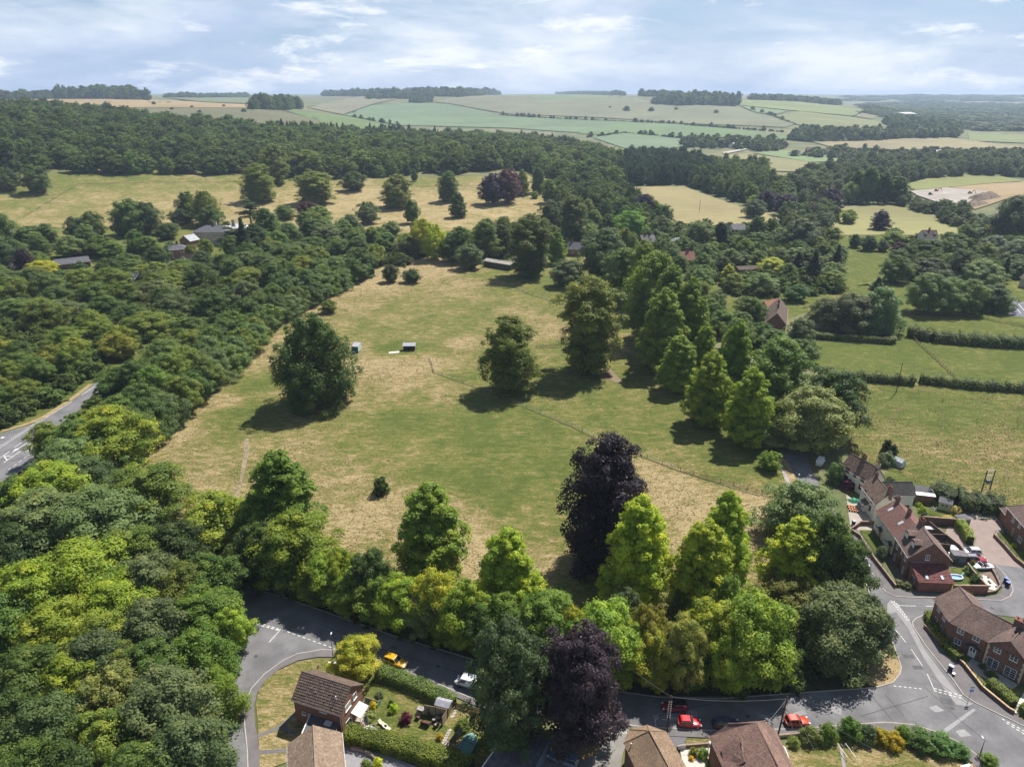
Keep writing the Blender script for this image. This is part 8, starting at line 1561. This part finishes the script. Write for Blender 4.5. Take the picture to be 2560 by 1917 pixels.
for i in range(12):
    px, py = 2120 + (i % 4) * 6.5 + (i // 4) * 2, 1266 + (i // 4) * 5.5 + (i % 4) * 1.2; o = put('orange_flowerpot', 'orange-rimmed plant tub in the massed row on the cottage yard', 'plant tub', px, py, 0, 'massed plant tubs on the cottage yard', z=.03); MB().tube([(0, 0, 0), (0, 0, .42)], [.2, .27], 10).build('tub', M('tub_dark', (.06, .06, .06), .8), o); MB().tube([(0, 0, .42), (0, 0, .47)], [.27, .25], 10).build('soil_top', M('orange_rim', (.62, .24, .10), .8), o)
o = put('green_tarpaulin', 'crumpled bright green tarpaulin heap in front of the white cottages', 'tarpaulin', 2136, 1253); g = random.Random(4); vs_ = [(x * .42 - 1.45 + g.uniform(-.1, .1), y * .5 - .9 + g.uniform(-.1, .1), max(0, .75 * math.sin(math.pi * x / 7) * math.sin(math.pi * y / 4) + g.uniform(-.14, .2))) for y in range(5) for x in range(8)]
MB().add(vs_, [(y * 8 + x, y * 8 + x + 1, y * 8 + x + 9, y * 8 + x + 8) for y in range(4) for x in range(7)]).build('sheet', M('green_sheet', (.03, .22, .12), .5, .2, 2), o); MB().box((0, 0, .15), (2.4, 1.0, .3)).build('stack', DWOOD, o)
for px, py, lb in [(2076, 1165, 'white parked van glimpsed behind the feathery shrub at the lane')]:
    o = car('white_van', lb, (2070, 1176), (2080, 1160), 4.4, 1.8, 1.9, paint('paint_white', (.72, .74, .78)), 'van', ground=(2050, 1160), cat='van')
o = put('steps_rail', 'white handrails either side of the garden steps', 'handrail', 2100, 1866); [MB().bar((x_, 0, .7), (x_ + .5, -2.4, .6), .045).bar((x_, 0, 0), (x_, 0, .7), .045).bar((x_ + .5, -2.4, 0), (x_ + .5, -2.4, .6), .045).build('rail', UPVC, o) for x_ in (-.5, .7)]
o = put('porch_canopy', 'pale green porch canopy beside the rosy tiled roof', 'canopy', 1781, 1893, R(-75)); MB().box((0, 0, 2.3), (1.9, .8, .1)).build('roof', M('sage_roof', (.38, .45, .40), .6), o); [MB().box((x_, -.3, 1.15), (.09, .09, 2.3)).build('post', UPVC, o) for x_ in (-.85, .85)]
o = put('garden_gate', 'white timber gate in the wall of the paved front garden', 'gate', 1704, 1873, R(10)); [MB().box((-.5 + i * .2, 0, .5), (.12, .04, .95)).build('board', UPVC, o) for i in range(6)]; MB().box((0, .03, .75), (1.15, .04, .1)).build('rail', UPVC, o)
props(MB().tube([(G(1560, 1828).x, G(1560, 1828).y, .018), (G(1560, 1828).x, G(1560, 1828).y, .03)], .45, 18).build('manhole_cover', M('pale_iron', (.42, .41, .39), .8)), 'round pale manhole cover at the mouth of the drive', 'manhole cover')
tcp = [G(*p) for p in [(2528, 750), (2640, 755), (2660, 800), (2520, 790)]]
flat('tennis_court', [(2528, 750), (2640, 755), (2660, 800), (2520, 790)], .06, M('court', (.12, .13, .15), .9)); strip('court_line', [(2534, 762), (2552, 784)], .25, .07, PAINT, .06); strip('court_line', [(2546, 760), (2568, 785)], .25, .07, PAINT, .06); strip('court_line', [(2530, 756), (2600, 760)], .25, .07, PAINT, .06)
# ---- poles, lamps, wires, signs
def pole(label, base, topy, r=.13, arms=0, name='utility_pole', steps=True, lean=0.0):
    p = T(*base); h = ztop(p, topy) - p.z; o = thing(name, label, 'pole', p); MB().tube([(0, 0, -.2), (lean * .5, 0, h * .5), (lean, 0, h)], [r, r * .9, r * .7], 8).build('shaft', DWOOD, o)
    for k in range(arms): MB().bar((-.9 + lean, 0, h - .3 - k * .9), (.9 + lean, 0, h - .3 - k * .9), .1).build('crossarm', DWOOD, o); [MB().tube([(x_ + lean, 0, h - .25 - k * .9), (x_ + lean, 0, h - .05 - k * .9)], .05, 6).build('insulator', UPVC, o) for x_ in (-.8, 0, .8)]
    if steps: [MB().bar((-.25, 0, h * .45 + k * .45), (.25, 0, h * .45 + k * .45), .04).build('step_iron', METAL, o) for k in range(int(h * .5 / .45))]
    return p, h
P1, h1 = pole('dark stepped utility pole beside the red city car', (1667, 1836), 1738); P2, h2 = pole('leaning utility pole carrying wires beside the orange-red car', (1944.5, 1838), 1740, .14, 0, steps=False, lean=.35); P3, h3 = pole('utility pole at the pasture hedge', (2240, 982), 908, .14, 0, steps=False); P4, h4 = pole('wire pole at the head of the meadow', (1426.6, 736), 694, .12, 1, steps=False); P5, h5 = pole('slim pole on the striped field', (1748, 532), 500, .16, 0, steps=False); P6, h6 = pole('pole among the bushes behind the paddock', (1131, 672), 645, .12, 1, steps=False)
a_, b_ = G(2452.5, 1233), G(2472, 1232); hh = ztop(a_, 1176); o = thing('transformer_pole', 'twin-pole transformer stand at the edge of the rough pasture', 'pole', a_); d_ = b_ - a_
for q in (Vector((0, 0, 0)), d_): MB().tube([(q.x, q.y, -.2), (q.x, q.y, hh)], [.16, .12], 8).build('shaft', DWOOD, o)
for z_ in (.98, .78): MB().bar((0, 0, hh * z_), (d_.x, d_.y, hh * z_), .12).build('crossarm', METAL, o)
MB().box((d_.x / 2, d_.y / 2, hh * .52), (1.0, .7, .8), math.atan2(d_.y, d_.x)).build('transformer', M('transformer_grey', (.13, .14, .16), .6), o); MB().bar((0, 0, hh * .42), (d_.x, d_.y, hh * .42), .14).build('platform', METAL, o)
for k in range(3): q = d_ * (.2 + .3 * k); MB().tube([(q.x, q.y, hh * .6), (q.x, q.y, hh * .68)], .06, 6).build('bushing', UPVC, o)
def lamp(label, base, topy, arm=(.0, 0)):
    p = G(*base); h = ztop(p, topy); o = thing('street_lamp', label, 'street lamp', (p.x, p.y, .1)); MB().tube([(0, 0, 0), (0, 0, 1.2), (0, 0, 1.25), (0, 0, h)], [.09, .08, .055, .04], 8).build('column', M('lamp_grey', (.12, .13, .13), .6), o); MB().bar((0, 0, h), (.0 + arm[0], .45 + arm[1], h + .08), .07).build('arm', MATS['lamp_grey'], o); MB().box((arm[0], .55 + arm[1], h + .06), (.2, .5, .13)).build('lantern', M('lantern_pale', (.55, .55, .52), .5), o)
lamp('street lamp on the verge of the curved pavement', (833, 1645), 1590); lamp('street lamp at the end of the garden row bushes', (2450, 1885), 1852); lamp('street lamp standing in the shaded lane by the ash tree', (1994, 1222), 1190)
sg = put('road_sign', 'grey post with a blue rectangular sign on the pavement of the cranked house', 'sign', 2420, 1752, 0, z=.1); MB().tube([(0, 0, 0), (0, 0, 2.9)], .04, 8).build('post', METAL, sg); MB().box((0.03, -.05, 2.25), (.62, .03, .5)).build('blue_plate', M('sign_blue', (.03, .13, .55), .5), sg); MB().box((0.03, -.05, 2.95), (.6, .03, .42)).build('grey_plate', M('sign_back', (.40, .41, .42), .5), sg); MB().box((0.03, -.068, 2.25), (.3, .006, .10)).build('plate_mark', UPVC, sg)
def wire(label, a, b_, sag=.8, r=.018):
    a, b_ = Vector(a), Vector(b_); pts = [a.lerp(b_, t / 16) - Vector((0, 0, sag * 4 * (t / 16) * (1 - t / 16))) for t in range(17)]; o = MB().tube(pts, r, 4).build('overhead_wire', M('wire', (.30, .29, .28), .6)); props(o, label, 'wire')
t1 = P1 + Vector((0, 0, h1 - .2)); t2 = P2 + Vector((.35, 0, h2 - .4))
wire('overhead wire between the stepped pole and the leaning pole', t1, t2, .7); wire('overhead wire from the stepped pole to the purple tree', t1, (G(1500, 1700).x, G(1500, 1700).y, 7.5), .4); wire('service wire from the leaning pole down to the lawn', t2, (44.5, 66, 4.5), .3); wire('service wire from the leaning pole to the rosy roof', t2, (36, 76, 7.6), .3); wire('service wire from the leaning pole over the bushes', t2, (59, 67, 6), .4); wire('overhead wire from the pasture pole across the hedge', P3 + Vector((0, 0, h3 - .2)), (G(2450, 975).x, G(2450, 975).y, 3.0), .6, .03); wire('stay wire beside the leaning pole', t2 - Vector((0, 0, 1.2)), (G(1990, 1850).x, G(1990, 1850).y, .1), .0)
# ---- building site plant, far off
for lb, px, py, kind in [('yellow excavator on the pale building site', 2340, 481, 0), ('dark tractor on the pale building site', 2325, 490, 1), ('small orange digger by the spoil heap', 2424, 487, 0)]:
    p = T(px, py); o = thing('excavator' if kind == 0 else 'tractor', lb, 'digger' if kind == 0 else 'tractor', p); c_ = M('plant_orange', (.35, .16, .03), .5) if kind == 0 else M('plant_dark', (.06, .06, .06), .6)
    MB().box((0, 0, 1.6), (3, 2.4, 1.6)).build('body', c_, o); MB().box((0, 0, .45), (3.6, 2.6, .9)).build('tracks', BLACK, o); MB().box((-.6, 0, 2.9), (1.3, 1.4, 1.2)).build('cab', GLASS, o)
    if kind == 0: MB().bar((1, 0, 2.2), (4, 0, 4.6), .5).bar((4, 0, 4.6), (6, 0, 1.2), .4).build('boom', c_, o)
for lb, a, w, h in [('long brown spoil heap beside the building site', (2460, 497), 9, 6), ('lower brown spoil heap below the long one', (2432, 514), 8, 4)]:
    p = T(*a); g = np.random.default_rng(3); xs = np.linspace(-24, 24, 25); ys = np.linspace(-w, w, 9); vs_ = [(x, y, max(0, h * (1 - (abs(y) / w) ** 1.5) * min(1, (24 - abs(x)) / 8) + g.normal(0, .3)) - .2) for y in ys for x in xs]
    o = MB().add(vs_, [(j * 25 + i, j * 25 + i + 1, (j + 1) * 25 + i + 1, (j + 1) * 25 + i) for j in range(8) for i in range(24)]).build('spoil_heap', M('spoil', (.17, .13, .10), .95, .25, .3), None, p, R(38)); props(o, lb, 'spoil heap')
# ---- tall grass of the meadow: countless
m, nt, b, out = new_mat('grass_blades'); at = N(nt, 'ShaderNodeAttribute', attribute_name='v')
c = ramp(nt, at.outputs['Fac'], [(0.0, (.075, .10, .022)), (.3, (.12, .135, .032)), (.55, (.195, .175, .06)), (.8, (.265, .215, .095)), (1.0, (.34, .272, .14))])
nt.links.new(c, b.inputs['Base Color']); b.inputs['Roughness'].default_value = .9; b.inputs['Specular IOR Level'].default_value = .15
BLADES = m
def tufts(label, poly, n, dry, hs=(.18, .36), name='meadow_grass'):
    P = [G(*p) for p in poly]; xs = [p.x for p in P]; ys = [p.y for p in P]; g = np.random.default_rng(77); S = np.array([[*G(a, b_).xy, v_] for a, b_, v_ in dry])
    pts = np.stack([g.uniform(min(xs), max(xs), n * 2), g.uniform(min(ys), max(ys), n * 2)], 1)
    # point in polygon, vectorised
    ins = np.zeros(len(pts), bool); j = len(P) - 1
    for i in range(len(P)):
        xi, yi, xj, yj = P[i].x, P[i].y, P[j].x, P[j].y; c_ = ((yi > pts[:, 1]) != (yj > pts[:, 1])) & (pts[:, 0] < (xj - xi) * (pts[:, 1] - yi) / (yj - yi + 1e-9) + xi); ins ^= c_; j = i
    pts = pts[ins][:n]; D2 = ((pts[:, None, :] - S[None, :, :2]) ** 2).sum(-1); wt = 1 / (D2 ** 1.4 + 30); dv = (wt * S[None, :, 2]).sum(1) / wt.sum(1)
    pn = np.sin(pts[:, 0] * .31 + 1.7 * np.sin(pts[:, 1] * .13)) * np.sin(pts[:, 1] * .37 + 1.3 * np.sin(pts[:, 0] * .17)) * .22 + np.sin(pts[:, 0] * .9 + np.sin(pts[:, 1] * .5)) * np.sin(pts[:, 1] * 1.1) * .14
    val = np.clip(dv + pn + g.normal(0, .16, len(pts)), 0, 1); keep = g.uniform(0, 1, len(pts)) < (1.25 * val - .05); pts, val = pts[keep], val[keep]
    h = g.uniform(*hs, len(pts)) * (.55 + .8 * val); C3 = np.stack([pts[:, 0], pts[:, 1], h * .4 + .04], 1); nn = unit(np.stack([g.normal(0, 1, len(pts)), g.normal(0, 1, len(pts)), g.uniform(.9, 2.6, len(pts))], 1))
    V, Q = diamonds(C3, nn, h * .62, g, .5); V[:, 2] = np.maximum(V[:, 2], .04)
    o = link(name, np_mesh(name, V, Q, BLADES, val)); props(o, label, 'grass', kind='stuff')
tufts('tall dry and green grass covering the meadow', MEADOW, 150000, MDRY)
tufts('rough straw-coloured grass of the right-hand pasture', [(2040, 945), (2160, 948), (2640, 992), (2640, 1285), (2450, 1295), (2330, 1222), (2160, 1148), (2090, 1100)], 40000, [(2200, 1000, .34), (2400, 1020, .3), (2300, 1080, .62), (2150, 1060, .4), (2450, 1100, .72), (2250, 1130, .5), (2500, 1200, .62), (2400, 1180, .6), (2350, 1070, .22)], name='pasture_grass')

# ============================================================ HAZE: one closed box of pale air
hz = MB().box((0, 7900, 57), (36000, 17800, 128)).build('haze', None)
hm = bpy.data.materials.new('haze'); hm.use_nodes = True; hn = hm.node_tree; hn.nodes.clear()
ho = hn.nodes.new('ShaderNodeOutputMaterial'); pv = hn.nodes.new('ShaderNodeVolumePrincipled')
pv.inputs['Color'].default_value = (0.62, 0.78, 1.0, 1); pv.inputs['Density'].default_value = 0.0001; pv.inputs['Anisotropy'].default_value = 0.2
hn.links.new(pv.outputs[0], ho.inputs['Volume'])
hz.data.materials.clear(); hz.data.materials.append(hm)
props(hz, kind='stuff'); hz['label'] = 'thin pale summer haze over the valley'

# ------------------------------------------------------------ tell look-alikes apart by order from something one can find
ORD = 'nearest second third fourth fifth sixth seventh eighth ninth tenth eleventh twelfth thirteenth fourteenth fifteenth sixteenth seventeenth eighteenth nineteenth twentieth'.split()
def anchor(lb):
    if 'plant tub' in lb: return 'the tarpaulin', G(2136, 1253)
    if 'stepping stone' in lb: return 'the picket fence', G(1140, 1770)
    if 'side road' in lb: return 'the side road', G(610, 1700)
    if 'roadside belt' in lb: return 'the side road', G(600, 1500)
    if 'avenue' in lb: return 'the white cottages', G(2120, 1200)
    if 'meadow edge' in lb: return 'the oak', G(795, 1012)
    if 'between main road and meadow' in lb: return 'the oak', G(795, 1012)
    if 'far bank' in lb or 'behind the main road' in lb: return 'the road arrows', G(40, 1120)
    if 'paddock' in lb: return 'the barn', T(1240, 670)
    if 'slate roofs' in lb: return 'the manor', T(530, 613)
    if 'lawn' in lb: return 'the tennis court', T(2560, 770)
    if 'down' in lb: return 'the manor', T(530, 613)
    return 'the brown farmhouse', T(1964, 810)
SETS = {}
for o in list(COL.objects):
    if o.parent is None and o.get('label') and o.get('category') in ('tree', 'shrub', 'plant tub', 'stepping stone'): SETS.setdefault(o['label'], []).append(o)
for lb, os_ in SETS.items():
    if len(os_) < 2 or len(os_) > 20: continue
    nm, p = anchor(lb); os_.sort(key=lambda o: (o.location.x - p.x) ** 2 + (o.location.y - p.y) ** 2)
    for k, o in enumerate(os_): o['label'] = f'{ORD[k]} {lb}, from {nm}' if len(lb.split()) + 1 + 1 + len(nm.split()) <= 16 else f'{ORD[k]} {lb}'
